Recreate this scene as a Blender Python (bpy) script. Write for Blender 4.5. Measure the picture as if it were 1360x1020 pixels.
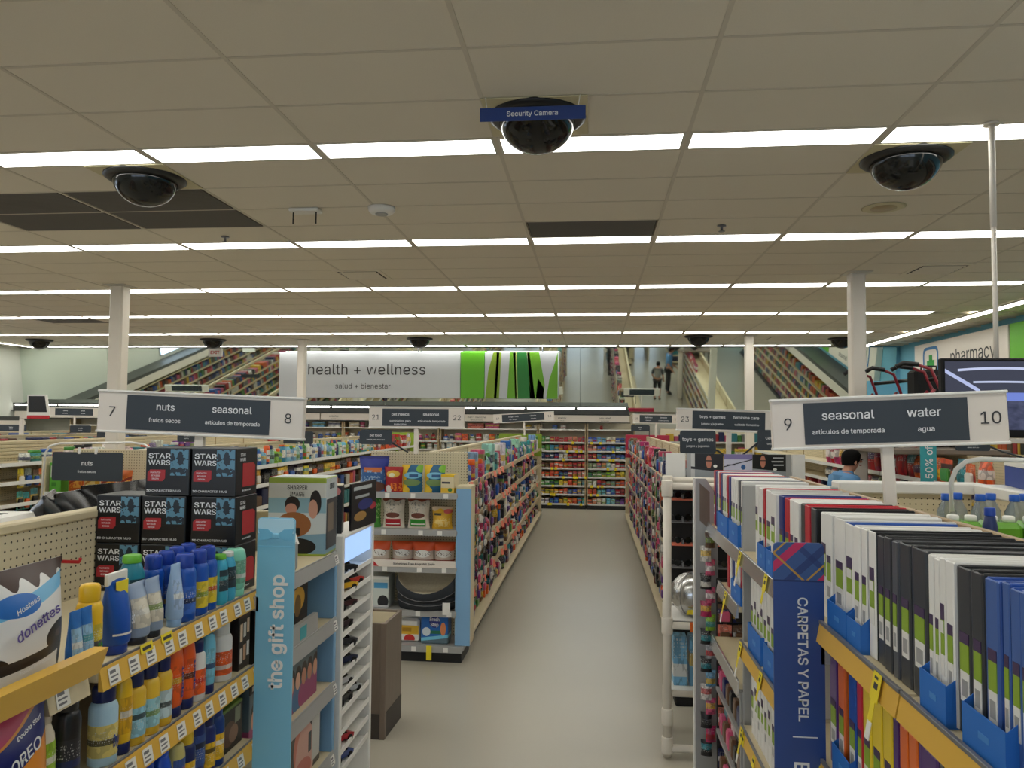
import bpy, math, random
from mathutils import Matrix, Vector
from math import radians as rad, pi, sin, cos
for _o in list(bpy.data.objects):
    bpy.data.objects.remove(_o)
S = bpy.context.scene
COL = S.collection
RNG = random.Random(11)

# ------------------------------------------------------------------ camera, world, exposure
CAM_H, CEIL = 2.05, 3.83
cd = bpy.data.cameras.new('camera')
cam = bpy.data.objects.new('camera', cd)
COL.objects.link(cam)
cd.sensor_width = 36.0
cd.lens = 36.0 * 1025 / 1360
cd.clip_start = 0.05
_y, _p, _r = rad(6.0), rad(2.75), rad(0.5)
_f = Vector((-sin(_y) * cos(_p), cos(_y) * cos(_p), sin(_p)))
_r0 = Vector((cos(_y), sin(_y), 0))
_u0 = _r0.cross(_f)
_R = _r0 * cos(_r) + _u0 * sin(_r)
_U = _u0 * cos(_r) - _r0 * sin(_r)
cam.matrix_world = Matrix(((_R.x, _U.x, -_f.x, 0), (_R.y, _U.y, -_f.y, 0), (_R.z, _U.z, -_f.z, CAM_H), (0, 0, 0, 1)))
S.camera = cam
w = bpy.data.worlds.new('world')
S.world = w
w.use_nodes = True
w.node_tree.nodes['Background'].inputs[0].default_value = (0.55, 0.68, 0.9, 1)
w.node_tree.nodes['Background'].inputs[1].default_value = 0.6
S.view_settings.view_transform = 'Standard'
S.view_settings.look = 'None'
S.view_settings.gamma = 1
S.view_settings.use_curve_mapping = False
S.view_settings.exposure = 0.0
LAMP = 8.7

# ------------------------------------------------------------------ materials
def lin(c):
    c /= 255.0
    return c / 12.92 if c <= 0.04045 else ((c + 0.055) / 1.055) ** 2.4
def RGB(t):
    return (lin(t[0]), lin(t[1]), lin(t[2]), 1)
MATS = {}
def mat(name, rgb, rough=0.5, metal=0.0, emit=0.0, spec=0.5):
    m = bpy.data.materials.new(name)
    m.use_nodes = True
    b = m.node_tree.nodes['Principled BSDF']
    b.inputs['Base Color'].default_value = RGB(rgb)
    b.inputs['Roughness'].default_value = rough
    b.inputs['Metallic'].default_value = metal
    b.inputs['Specular IOR Level'].default_value = spec
    if emit:
        b.inputs['Emission Color'].default_value = RGB(rgb)
        b.inputs['Emission Strength'].default_value = emit
    MATS[name] = m
    return m
def nd(m, t, **kw):
    n = m.node_tree.nodes.new(t)
    for k, v in kw.items():
        setattr(n, k, v)
    return n
def lk(m, a, b):
    m.node_tree.links.new(a, b)
def mth(m, op, a, b=None, c=None):
    n = nd(m, 'ShaderNodeMath', operation=op)
    for i, v in enumerate((a, b, c)):
        if v is None:
            continue
        if isinstance(v, (int, float)):
            n.inputs[i].default_value = v
        else:
            lk(m, v, n.inputs[i])
    return n.outputs[0]
def mixc(m, fac, a, b):
    n = nd(m, 'ShaderNodeMix', data_type='RGBA')
    for i, v in ((0, fac), (6, a), (7, b)):
        if isinstance(v, (int, float)):
            n.inputs[i].default_value = v
        elif isinstance(v, tuple):
            n.inputs[i].default_value = v
        else:
            lk(m, v, n.inputs[i])
    return n.outputs[2]
def tint(name, rough=0.45, metal=0.0):
    m = mat(name, (255, 255, 255), rough, metal)
    oi = nd(m, 'ShaderNodeObjectInfo')
    lk(m, oi.outputs['Color'], m.node_tree.nodes['Principled BSDF'].inputs['Base Color'])
    return m
def printed(name, rough=0.4, busy=1.0):
    """packaging: the object's own colour with a printed band, a picture patch and small type"""
    m = mat(name, (255, 255, 255), rough)
    oi = nd(m, 'ShaderNodeObjectInfo')
    tc = nd(m, 'ShaderNodeTexCoord')
    sp = nd(m, 'ShaderNodeSeparateXYZ')
    lk(m, tc.outputs['Generated'], sp.inputs[0])
    rnd = oi.outputs['Random']
    z = sp.outputs[2]
    ramp = nd(m, 'ShaderNodeValToRGB')
    ramp.color_ramp.interpolation = 'CONSTANT'
    cols = [(225, 222, 214), (214, 176, 40), (190, 40, 40), (30, 44, 96), (60, 150, 160), (236, 236, 232), (24, 24, 26), (120, 150, 60)]
    el = ramp.color_ramp.elements
    while len(el) < len(cols):
        el.new(0.5)
    for i, c in enumerate(cols):
        el[i].position = i / len(cols)
        el[i].color = RGB(c)
    lk(m, mth(m, 'FRACT', mth(m, 'MULTIPLY', rnd, 7.31)), ramp.inputs[0])
    cen = mth(m, 'ADD', mth(m, 'MULTIPLY', mth(m, 'FRACT', mth(m, 'MULTIPLY', rnd, 3.7)), 0.4), 0.3)
    band = mth(m, 'LESS_THAN', mth(m, 'ABSOLUTE', mth(m, 'SUBTRACT', z, cen)), 0.13 * busy)
    vm = nd(m, 'ShaderNodeVectorMath', operation='ADD')
    lk(m, tc.outputs['Generated'], vm.inputs[0])
    lk(m, rnd, vm.inputs[1])
    vo = nd(m, 'ShaderNodeTexVoronoi')
    vo.inputs['Scale'].default_value = 3.2
    lk(m, vm.outputs[0], vo.inputs['Vector'])
    sc = nd(m, 'ShaderNodeVectorMath', operation='MULTIPLY')
    lk(m, vm.outputs[0], sc.inputs[0])
    sc.inputs[1].default_value = (30, 30, 8)
    no = nd(m, 'ShaderNodeTexNoise')
    no.inputs['Scale'].default_value = 1.0
    no.inputs['Detail'].default_value = 1.0
    lk(m, sc.outputs[0], no.inputs['Vector'])
    type_ = mth(m, 'GREATER_THAN', no.outputs[0], 0.6)
    type_ = mth(m, 'MULTIPLY', type_, mth(m, 'LESS_THAN', mth(m, 'FRACT', mth(m, 'MULTIPLY', z, 13.0)), .55))
    zone = mth(m, 'LESS_THAN', mth(m, 'ABSOLUTE', mth(m, 'SUBTRACT', z, mth(m, 'SUBTRACT', 1.08, cen))), 0.2)
    c1 = mixc(m, mth(m, 'MULTIPLY', band, 0.85), oi.outputs['Color'], ramp.outputs[0])
    patch = mth(m, 'GREATER_THAN', vo.outputs['Distance'], 0.55)
    c2 = mixc(m, mth(m, 'MULTIPLY', patch, 0.35 * busy), c1, (0.02, 0.02, 0.03, 1))
    c3 = mixc(m, mth(m, 'MULTIPLY', mth(m, 'MULTIPLY', type_, zone), 0.8), c2, (0.7, 0.7, 0.66, 1))
    lk(m, c3, m.node_tree.nodes['Principled BSDF'].inputs['Base Color'])
    return m
def pegboard(name, rgb, axis):
    m = mat(name, rgb, 0.6)
    tc = nd(m, 'ShaderNodeTexCoord')
    sp = nd(m, 'ShaderNodeSeparateXYZ')
    lk(m, tc.outputs['Object'], sp.inputs[0])
    def d(o):
        return mth(m, 'POWER', mth(m, 'SUBTRACT', mth(m, 'FRACT', mth(m, 'MULTIPLY', o, 1 / 0.0254)), 0.5), 2.0)
    r2 = mth(m, 'ADD', d(sp.outputs[axis]), d(sp.outputs[2]))
    hole = mth(m, 'LESS_THAN', r2, 0.022)
    c = mixc(m, hole, RGB(rgb), RGB((60, 52, 40)))
    lk(m, c, m.node_tree.nodes['Principled BSDF'].inputs['Base Color'])
    return m
def noisy(name, a, b, scale, rough, rough2=None, bump=0.0, coord='Object', stretch=(1, 1, 1)):
    m = mat(name, a, rough)
    tc = nd(m, 'ShaderNodeTexCoord')
    mp = nd(m, 'ShaderNodeMapping')
    mp.inputs['Scale'].default_value = stretch
    lk(m, tc.outputs[coord], mp.inputs[0])
    no = nd(m, 'ShaderNodeTexNoise')
    no.inputs['Scale'].default_value = scale
    no.inputs['Detail'].default_value = 4
    lk(m, mp.outputs[0], no.inputs['Vector'])
    bs = m.node_tree.nodes['Principled BSDF']
    lk(m, mixc(m, no.outputs[0], RGB(a), RGB(b)), bs.inputs['Base Color'])
    if bump:
        bp = nd(m, 'ShaderNodeBump')
        bp.inputs['Strength'].default_value = bump
        lk(m, no.outputs[0], bp.inputs['Height'])
        lk(m, bp.outputs[0], bs.inputs['Normal'])
    return m

T = tint('paint_tint', 0.5)
TG = tint('plastic_tint', 0.28)
TM = tint('foil_tint', 0.3, 0.6)
TP = printed('carton_print', 0.45)
TB = printed('pouch_print', 0.35, 1.3)
TS = printed('sticker_print', 0.4, 0.7)
M = lambda n: MATS[n]
mat('white', (232, 230, 224), 0.5)
mat('sign_white', (226, 217, 206), 0.45)
mat('slate', (50, 58, 66), 0.5)
mat('ink', (52, 52, 54), 0.6)
mat('white_ink', (232, 234, 236), 0.6)
mat('black', (18, 18, 19), 0.5)
mat('matte_black', (12, 12, 13), 0.8)
mat('cream', (206, 192, 158), 0.55)
mat('cream_light', (222, 212, 186), 0.5)
mat('column_paint', (226, 218, 206), 0.5)
mat('shelf_grey', (168, 168, 166), 0.4, 0.2)
mat('shelf_lip', (120, 120, 124), 0.4, 0.3)
mat('strip_tan', (178, 158, 122), 0.5)
mat('strip_white', (214, 214, 210), 0.4)
mat('strip_yellow', (222, 176, 70), 0.35)
mat('strip_chrome', (225, 225, 225), 0.22, 0.85)
mat('tag_white', (232, 230, 224), 0.5)
mat('tag_yellow', (236, 214, 40), 0.5)
mat('tag_salmon', (228, 122, 96), 0.5)
mat('sky_blue', (132, 198, 226), 0.45)
mat('pale_blue', (186, 226, 242), 0.45)
mat('panel_blue', (128, 172, 210), 0.5)
mat('navy_blade', (48, 78, 144), 0.4)
mat('lamp', (255, 254, 246), 0.5, 0, LAMP)
mat('lamp_frame', (205, 202, 192), 0.5)
mat('tee', (206, 198, 182), 0.6)
mat('grille', (108, 104, 98), 0.7)
mat('dark_void', (14, 13, 12), 0.9)
mat('dome_glass', (10, 12, 12), 0.12)
mat('dome_rim', (26, 26, 26), 0.4)
mat('dome_panel', (205, 196, 160), 0.6)
mat('pvc', (226, 218, 204), 0.4)
mat('chrome', (200, 200, 200), 0.18, 1.0)
mat('wood_grey', (122, 108, 96), 0.5)
mat('wall_paint', (208, 210, 200), 0.7)
mat('wall_blue', (118, 182, 208), 0.7)
mat('green_panel', (96, 180, 26), 0.5)
mat('crimson', (176, 40, 70), 0.5)
mat('red', (190, 26, 34), 0.45)
mat('royal', (24, 60, 140), 0.5)
mat('hood_grey', (64, 66, 64), 0.5)
mat('skin', (196, 140, 112), 0.55)
mat('hair', (10, 8, 7), 0.8, spec=.15)
mat('lime', (140, 170, 46), 0.5)
mat('purple_ink', (70, 50, 84), 0.5)
mat('cardboard_blue', (36, 110, 196), 0.55)
mat('orange', (236, 110, 30), 0.45)
mat('teal', (60, 160, 170), 0.45)
mat('day_window', (206, 222, 246), 0.3, 0, 3.0)
noisy('tile_face', (230, 223, 207), (220, 212, 196), 160, 0.85, bump=0.15)
noisy('floor_vinyl', (166, 160, 145), (174, 168, 153), 0.9, 0.3)
noisy('laminate', (128, 113, 100), (104, 92, 80), 6, 0.45, stretch=(8, 8, 1))
noisy('fleece', (214, 204, 180), (180, 168, 142), 60, 0.95, bump=0.6)
pegboard('peg_y', (210, 198, 166), 1)
pegboard('peg_x', (210, 198, 166), 0)
mm = mat('mirror_glass', (230, 240, 232), 0.03, 1.0)
m = mat('sky_tone', (170, 190, 230), 0.4, 0, 1.3)
m = mat('lightbox', (168, 204, 255), 0.4, 0, 0.75)

# plaid print of the blue blade sign: stripes in two diagonal directions
def plaid():
    m = mat('plaid', (60, 92, 150), 0.4)
    tc = nd(m, 'ShaderNodeTexCoord')
    sp = nd(m, 'ShaderNodeSeparateXYZ')
    lk(m, tc.outputs['Generated'], sp.inputs[0])
    u = mth(m, 'ADD', mth(m, 'MULTIPLY', sp.outputs[0], 1.2), sp.outputs[2])
    v = mth(m, 'SUBTRACT', mth(m, 'MULTIPLY', sp.outputs[0], 1.2), sp.outputs[2])
    def stripe(src, c, wd):
        return mth(m, 'LESS_THAN', mth(m, 'ABSOLUTE', mth(m, 'SUBTRACT', src, c)), wd)
    c = RGB((60, 92, 150))
    c = mixc(m, mth(m, 'MULTIPLY', stripe(v, 0.35, 0.13), 0.7), c, RGB((36, 52, 110)))
    c = mixc(m, mth(m, 'MULTIPLY', stripe(u, 1.5, 0.1), 0.6), c, RGB((36, 52, 110)))
    c = mixc(m, mth(m, 'MULTIPLY', stripe(v, -0.35, 0.14), 0.9), c, RGB((214, 40, 92)))
    c = mixc(m, mth(m, 'MULTIPLY', stripe(v, 1.15, 0.14), 0.9), c, RGB((214, 40, 92)))
    c = mixc(m, stripe(u, 0.72, 0.035), c, RGB((196, 150, 60)))
    c = mixc(m, stripe(v, -0.72, 0.03), c, RGB((196, 150, 60)))
    c = mixc(m, stripe(v, 0.78, 0.03), c, RGB((196, 150, 60)))
    lk(m, c, m.node_tree.nodes['Principled BSDF'].inputs['Base Color'])
plaid()

# ------------------------------------------------------------------ mesh builder
class MB:
    def __init__(s):
        s.v, s.f, s.mi, s.sm = [], [], [], []
    def add(s, vs, fs, m=0, smooth=False):
        n = len(s.v)
        s.v += [tuple(p) for p in vs]
        for f in fs:
            s.f.append(tuple(i + n for i in f))
            s.mi.append(m)
            s.sm.append(smooth)
        return s
    def box(s, x0, x1, y0, y1, z0, z1, m=0):
        vs = [(x, y, z) for z in (z0, z1) for y in (y0, y1) for x in (x0, x1)]
        return s.add(vs, [(0, 2, 3, 1), (4, 5, 7, 6), (0, 1, 5, 4), (2, 6, 7, 3), (0, 4, 6, 2), (1, 3, 7, 5)], m)
    def cbox(s, x0, x1, y0, y1, z0, z1, c=0.004, m=0):
        """box with chamfered edges and corners"""
        vs, ix = [], {}
        X, Y, Z = (x0, x1), (y0, y1), (z0, z1)
        cx, cy, cz = (c, c, c) if isinstance(c, (int, float)) else c
        for i in (0, 1):
            for j in (0, 1):
                for k in (0, 1):
                    dx, dy, dz = cx * (1 - 2 * i), cy * (1 - 2 * j), cz * (1 - 2 * k)
                    for a, p in (('x', (X[i], Y[j] + dy, Z[k] + dz)), ('y', (X[i] + dx, Y[j], Z[k] + dz)), ('z', (X[i] + dx, Y[j] + dy, Z[k]))):
                        ix[(i, j, k, a)] = len(vs)
                        vs.append(p)
        F = []
        for i in (0, 1):
            F.append([ix[(i, j, k, 'x')] for j, k in ((0, 0), (1, 0), (1, 1), (0, 1))][::1 if i else -1])
            F.append([ix[(j, i, k, 'y')] for j, k in ((0, 0), (1, 0), (1, 1), (0, 1))][::-1 if i else 1])
            F.append([ix[(j, k, i, 'z')] for j, k in ((0, 0), (1, 0), (1, 1), (0, 1))][::1 if i else -1])
        for a in (0, 1):
            for b in (0, 1):
                q = [ix[(a, b, 0, 'x')], ix[(a, b, 1, 'x')], ix[(a, b, 1, 'y')], ix[(a, b, 0, 'y')]]
                F.append(q if a == b else q[::-1])
                q = [ix[(a, 0, b, 'x')], ix[(a, 1, b, 'x')], ix[(a, 1, b, 'z')], ix[(a, 0, b, 'z')]]
                F.append(q[::-1] if a == b else q)
                q = [ix[(0, a, b, 'y')], ix[(1, a, b, 'y')], ix[(1, a, b, 'z')], ix[(0, a, b, 'z')]]
                F.append(q if a == b else q[::-1])
                for k in (0, 1):
                    t = [ix[(a, b, k, 'x')], ix[(a, b, k, 'y')], ix[(a, b, k, 'z')]]
                    F.append(t if (a + b + k) % 2 else t[::-1])
        return s.add(vs, F, m)
    def lathe(s, prof, n=14, m=0, c=(0, 0), sx=1.0, sy=1.0, smooth=True, caps=True):
        vs, fs = [], []
        for r, z in prof:
            for i in range(n):
                a = 2 * pi * i / n
                vs.append((c[0] + r * cos(a) * sx, c[1] + r * sin(a) * sy, z))
        for k in range(len(prof) - 1):
            for i in range(n):
                j = (i + 1) % n
                fs.append((k * n + i, k * n + j, (k + 1) * n + j, (k + 1) * n + i))
        s.add(vs, fs, m, smooth)
        if caps:
            o = len(s.v) - len(vs)
            s.f.append(tuple(o + i for i in range(n))[::-1]); s.mi.append(m); s.sm.append(False)
            s.f.append(tuple(o + (len(prof) - 1) * n + i for i in range(n))); s.mi.append(m); s.sm.append(False)
        return s
    def tube(s, pts, r, n=8, m=0):
        pts = [Vector(p) for p in pts]
        vs, fs = [], []
        for k, p in enumerate(pts):
            d = (pts[min(k + 1, len(pts) - 1)] - pts[max(k - 1, 0)]).normalized()
            a = d.cross(Vector((0, 0, 1)))
            if a.length < 1e-3:
                a = Vector((1, 0, 0))
            a.normalize()
            b = d.cross(a)
            rr = r[k] if isinstance(r, (list, tuple)) else r
            for i in range(n):
                t = 2 * pi * i / n
                vs.append(p + a * rr * cos(t) + b * rr * sin(t))
        for k in range(len(pts) - 1):
            for i in range(n):
                j = (i + 1) % n
                fs.append((k * n + i, (k + 1) * n + i, (k + 1) * n + j, k * n + j))
        fs.append(tuple(range(n)))
        fs.append(tuple((len(pts) - 1) * n + i for i in range(n))[::-1])
        return s.add(vs, fs, m, True)
    def prism(s, poly, y0, y1, m=0):
        """polygon in x,z drawn counter-clockwise, thick from y0 to y1"""
        n = len(poly)
        vs = [(x, y0, z) for x, z in poly] + [(x, y1, z) for x, z in poly]
        fs = [tuple(range(n)), tuple(range(n, 2 * n))[::-1]]
        fs += [(i, i + n, (i + 1) % n + n, (i + 1) % n) for i in range(n)]
        return s.add(vs, fs, m)
    def mesh(s, name, *mats):
        me = bpy.data.meshes.new(name)
        me.from_pydata(s.v, [], s.f)
        me.polygons.foreach_set('material_index', s.mi)
        me.polygons.foreach_set('use_smooth', s.sm)
        for m in mats:
            me.materials.append(M(m) if isinstance(m, str) else m)
        me.update()
        return me

def ob(name, me, parent=None, loc=(0, 0, 0), rot=(0, 0, 0), color=None, scale=None, **props):
    o = bpy.data.objects.new(name, me)
    COL.objects.link(o)
    if parent is not None:
        o.parent = parent
    o.location = loc
    o.rotation_euler = rot
    if scale is not None:
        o.scale = scale
    if color is not None:
        o.color = RGB(color)
    for k, v in props.items():
        if v is not None:
            o[k] = v
    return o
def thing(name, label, cat, loc=(0, 0, 0), rotz=0.0, group=None, rot=None):
    o = bpy.data.objects.new(name, None)
    COL.objects.link(o)
    o.empty_display_size = 0.05
    o.location = loc
    o.rotation_euler = rot if rot else (0, 0, rotz)
    o['label'] = label
    o['category'] = cat
    if group:
        o['group'] = group
    return o
_txt = {}
FONT = None
try:      # Blender's own interface typeface
    FONT = bpy.data.fonts.load(bpy.utils.resource_path('LOCAL') + '/datafiles/fonts/Inter.woff2')
except Exception:
    pass
def textmesh(s, size, bold=0.0, m='white_ink', ext=0.0006, space=1.0, shear=0.0):
    key = (s, size, bold, m, ext, space, shear)
    if key not in _txt:
        cu = bpy.data.curves.new('text', 'FONT')
        cu.body = s
        cu.size = size
        if FONT:
            cu.font = FONT
        cu.align_x = 'CENTER'
        cu.align_y = 'CENTER'
        cu.extrude = ext
        cu.offset = bold * size
        cu.resolution_u = 2
        cu.space_character = space
        cu.shear = shear
        o = bpy.data.objects.new('text', cu)
        me = bpy.data.meshes.new_from_object(o)
        bpy.data.objects.remove(o)
        bpy.data.curves.remove(cu)
        me.materials.clear()
        me.materials.append(M(m) if isinstance(m, str) else m)
        _txt[key] = me
    return _txt[key]
ROT = {'S': (pi / 2, 0, 0), 'E': (pi / 2, 0, pi / 2), 'W': (pi / 2, 0, -pi / 2), 'N': (pi / 2, 0, pi)}
def text(parent, s, size, loc, face='S', m='white_ink', bold=0.0, name='lettering', space=1.0, shear=0.0, mtx=None, width=None):
    me = textmesh(s, size, bold, m, 0.0006, space, shear)
    o = ob(name, me, parent, loc, ROT[face] if mtx is None else (0, 0, 0))
    if mtx is not None:
        o.rotation_euler = mtx.to_euler()
    if width:
        xs = [v.co.x for v in me.vertices]
        k = width / (max(xs) - min(xs))
        o.scale = (k, 1, 1)
    return o
ORD = ['first', 'second', 'third', 'fourth', 'fifth', 'sixth', 'seventh', 'eighth', 'ninth', 'tenth', 'eleventh', 'twelfth', 'thirteenth', 'fourteenth',
       'fifteenth', 'sixteenth', 'seventeenth', 'eighteenth', 'nineteenth']
def ordinal(i):
    """0 -> first"""
    if i < 19:
        return ORD[i]
    t = {2: 'twent', 3: 'thirt', 4: 'fort', 5: 'fift', 6: 'sixt', 7: 'sevent', 8: 'eight', 9: 'ninet'}
    n = i + 1
    return t[n // 10] + 'ieth' if n % 10 == 0 else t[n // 10] + 'y-' + ORD[n % 10 - 1]

# ------------------------------------------------------------------ colours of goods
PAL = {'red': (176, 34, 40), 'orange': (222, 96, 36), 'yellow': (226, 186, 44), 'green': (70, 140, 60), 'lime': (140, 186, 50), 'teal': (52, 140, 150),
       'blue': (44, 92, 176), 'navy': (28, 40, 92), 'sky blue': (120, 178, 212), 'purple': (104, 62, 132), 'pink': (212, 92, 128), 'magenta': (184, 44, 96),
       'white': (224, 220, 212), 'grey': (132, 132, 130), 'black': (26, 26, 28), 'brown': (106, 76, 54), 'salmon': (222, 126, 104), 'cream': (214, 200, 166),
       'mint': (150, 206, 184), 'silver': (176, 178, 180)}

# unit goods: 1 wide (x), 1 deep (y), 1 high (z), front towards -y, standing on z = 0
G = {}
def U(name, mb, *mats):
    G[name] = mb.mesh(name, *mats)
U('carton', MB().cbox(-.5, .5, -.5, .5, 0, 1, .035), TP)
_body = [(.36, 0), (.47, .02), (.5, .08), (.5, .58), (.44, .7), (.26, .78), (.2, .8)]
U('bottle_body', MB().lathe(_body, 12), TP)
U('bottle_cap', MB().lathe([(.24, .8), (.25, .83), (.25, .97), (.2, 1.0)], 10), TG)
U('can_body', MB().lathe([(.42, 0), (.5, .015), (.5, .72), (.42, .78), (.38, .79)], 14), TP)
U('can_cap', MB().lathe([(.4, .79), (.4, .95), (.34, .99), (.2, 1.0)], 14), TG)
U('plain_can', MB().lathe([(.42, 0), (.5, .015), (.5, .70), (.46, .75), (.38, .79)], 18), TG)
U('can_wrap', MB().lathe([(.506, .12), (.506, .52)], 18, caps=False), TS)
U('jar_body', MB().lathe([(.44, 0), (.5, .04), (.5, .68), (.44, .74)], 12), TP)
U('jar_lid', MB().lathe([(.46, .74), (.48, .76), (.48, .97), (.44, 1.0)], 12), TG)
def pouch(nx=6, nz=8, flat=0.0, gus=0.5):
    mb = MB()
    for side in (-1, 1):
        vs, fs = [], []
        for k in range(nz + 1):
            z = k / nz
            for i in range(nx + 1):
                u = i / nx
                bul = (max(0.0, sin(pi * u)) ** 0.5) * (max(0.0, sin(pi * min(1, (0.12 + z) / 1.08))) ** 0.6 if z < 1 else 0)
                wv = 0.014 * sin(9 * z + 5 * u) * bul
                inset = 0.05 * sin(pi * min(1, z * 1.1)) * (1 - flat)
                x = (u - .5) * (1 - 2 * inset)
                if k == nz:
                    bul = 0.03
                vs.append((x, side * (.5 * bul + wv), z))
        for k in range(nz):
            for i in range(nx):
                a = k * (nx + 1) + i
                q = (a, a + 1, a + nx + 2, a + nx + 1)
                fs.append(q if side < 0 else q[::-1])
        mb.add(vs, fs, 0, True)
    mb.box(-.5, .5, -.02, .02, .955, 1.0)
    return mb
U('pouch', pouch(), TB)
U('plain_pouch', pouch(10, 12), TG)
def tubebody():
    mb, n, prof = MB(), 14, []
    vs, fs = [], []
    for z, rx, ry in ((.12, .36, .42), (.16, .42, .48), (.45, .46, .44), (.8, .49, .2), (.93, .5, .05), (1.0, .5, .04)):
        for i in range(n):
            a = 2 * pi * i / n
            vs.append((rx * cos(a), ry * sin(a), z))
    for k in range(5):
        for i in range(n):
            j = (i + 1) % n
            fs.append((k * n + i, k * n + j, (k + 1) * n + j, (k + 1) * n + i))
    fs.append(tuple(5 * n + i for i in range(n)))
    return mb.add(vs, fs, 0, True)
U('tube_body', tubebody(), TG)
U('tube_cap', MB().lathe([(.36, 0), (.38, .01), (.38, .12)], 14), TG)
def arc(prof, a0=205, a1=335, n=9):
    """a printed label lying on the curved front: (rx, ry, z) up the body"""
    mb, vs, fs = MB(), [], []
    for rx, ry, z in prof:
        for i in range(n):
            a = rad(a0 + (a1 - a0) * i / (n - 1))
            vs.append((rx * cos(a), ry * sin(a), z))
    for k in range(len(prof) - 1):
        for i in range(n - 1):
            fs.append((k * n + i, k * n + i + 1, (k + 1) * n + i + 1, (k + 1) * n + i))
    return mb.add(vs, fs, 0, True)
U('tube_label', arc([(.452, .475, .28), (.468, .452, .45), (.482, .335, .62), (.492, .235, .76)]), TS)
U('card', MB().cbox(-.5, .5, .1, .2, 0, .97, .02).box(-.12, .12, .1, .2, .97, 1.0), TP)
U('blister', MB().cbox(-.36, .36, -.5, .1, .08, .6, .1), TG)
U('pump_head', MB().lathe([(.12, .8), (.12, .86), (.07, .87), (.07, .93), (.1, .94), (.1, .98)], 10).box(-.3, .02, -.05, .05, .95, 1.0), TG)
U('trigger', MB().box(-.16, .16, -.14, .14, .8, .87).prism([(-.42, .93), (-.2, .87), (.2, .87), (.3, .95), (.16, 1.0), (-.4, 1.0)], -.13, .13).box(-.3, -.2, -.06, .06, .8, .92), TG)
U('flat_body', MB().lathe([(.4, 0), (.47, .02), (.5, .1), (.5, .55), (.46, .76), (.34, .88), (.3, .9)], 16), TG)
U('flat_cap', MB().lathe([(.34, .9), (.36, .91), (.34, .99), (.3, 1.0)], 14), TG)
U('foot_cap', MB().lathe([(.4, 0), (.45, .01), (.45, .14), (.42, .15)], 14), TG)
U('oval_body', MB().lathe([(.42, .15), (.46, .17), (.5, .35), (.5, .8), (.44, .95), (.3, 1.0)], 16), TG)
U('front_sticker', arc([(.508, .508, .28), (.508, .508, .55), (.48, .48, .70)]), TS)
U('oval_sticker', arc([(.498, .498, .28), (.508, .508, .4), (.508, .508, .76)]), TS)
KINDS = {'carton': (('carton', 0),), 'bottle': (('bottle_body', 0), ('bottle_cap', 1)), 'spray can': (('can_body', 0), ('can_cap', 1)),
         'jar': (('jar_body', 0), ('jar_lid', 1)), 'pouch': (('pouch', 0),), 'tube': (('tube_body', 0), ('tube_cap', 1), ('tube_label', 2)),
         'hang pack': (('card', 0), ('blister', 1)), 'pump bottle': (('bottle_body', 0), ('pump_head', 1)), 'spray bottle': (('bottle_body', 0), ('trigger', 1)),
         'flat bottle': (('flat_body', 0), ('flat_cap', 1), ('front_sticker', 2)), 'upended bottle': (('oval_body', 0), ('foot_cap', 1), ('oval_sticker', 2)),
         'aerosol': (('plain_can', 0), ('can_cap', 1), ('can_wrap', 2))}
PARTNAME = {'bottle_cap': 'cap', 'can_cap': 'cap', 'jar_lid': 'lid', 'tube_cap': 'cap', 'blister': 'blister', 'pump_head': 'pump', 'trigger': 'trigger', 'flat_cap': 'cap',
            'foot_cap': 'cap', 'tube_label': 'printed_label', 'front_sticker': 'printed_label', 'oval_sticker': 'printed_label', 'can_wrap': 'printed_label'}
CATS = {'carton': 'carton', 'bottle': 'bottle', 'spray can': 'can', 'jar': 'jar', 'pouch': 'bag', 'tube': 'tube', 'hang pack': 'package', 'pump bottle': 'bottle',
        'spray bottle': 'bottle', 'flat bottle': 'bottle', 'upended bottle': 'bottle', 'aerosol': 'can'}
def good(kind, name, loc, rotz, size, c0, c1=None, c2=None, label=None, group=None, parts=True):
    """one packaged product: the body is the thing, cap / label / blister are its parts"""
    k = KINDS[kind]
    o = ob(name, G[k[0][0]], None, loc, (0, 0, rotz), c0, size)
    for pn, ci in k[1:]:
        if not parts and pn in ('front_sticker', 'oval_sticker', 'tube_label', 'can_wrap'):
            continue
        ob(PARTNAME[pn], G[pn], o, color=(c0, c1, c2 or (232, 228, 220))[ci] or c0)
    o['label'] = label or ''
    o['category'] = CATS[kind]
    if group:
        o['group'] = group
    return o
class Row:
    """labels for one stretch of shelf: what is unlike needs no more than its look, look-alikes are counted off"""
    def __init__(s, where, end, group):
        s.where, s.end, s.group, s.items = where, end, group, []
    def add(s, o, look):
        s.items.append((o, look))
    def done(s):
        n = {}
        for _, l in s.items:
            n[l] = n.get(l, 0) + 1
        seen = {}
        for o, l in s.items:
            i = seen[l] = seen.get(l, -1) + 1
            o['label'] = f'{l} {s.where}' if n[l] == 1 else f'{ordinal(i)} {l} from {s.end} {s.where}'
            o['group'] = s.group
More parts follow.
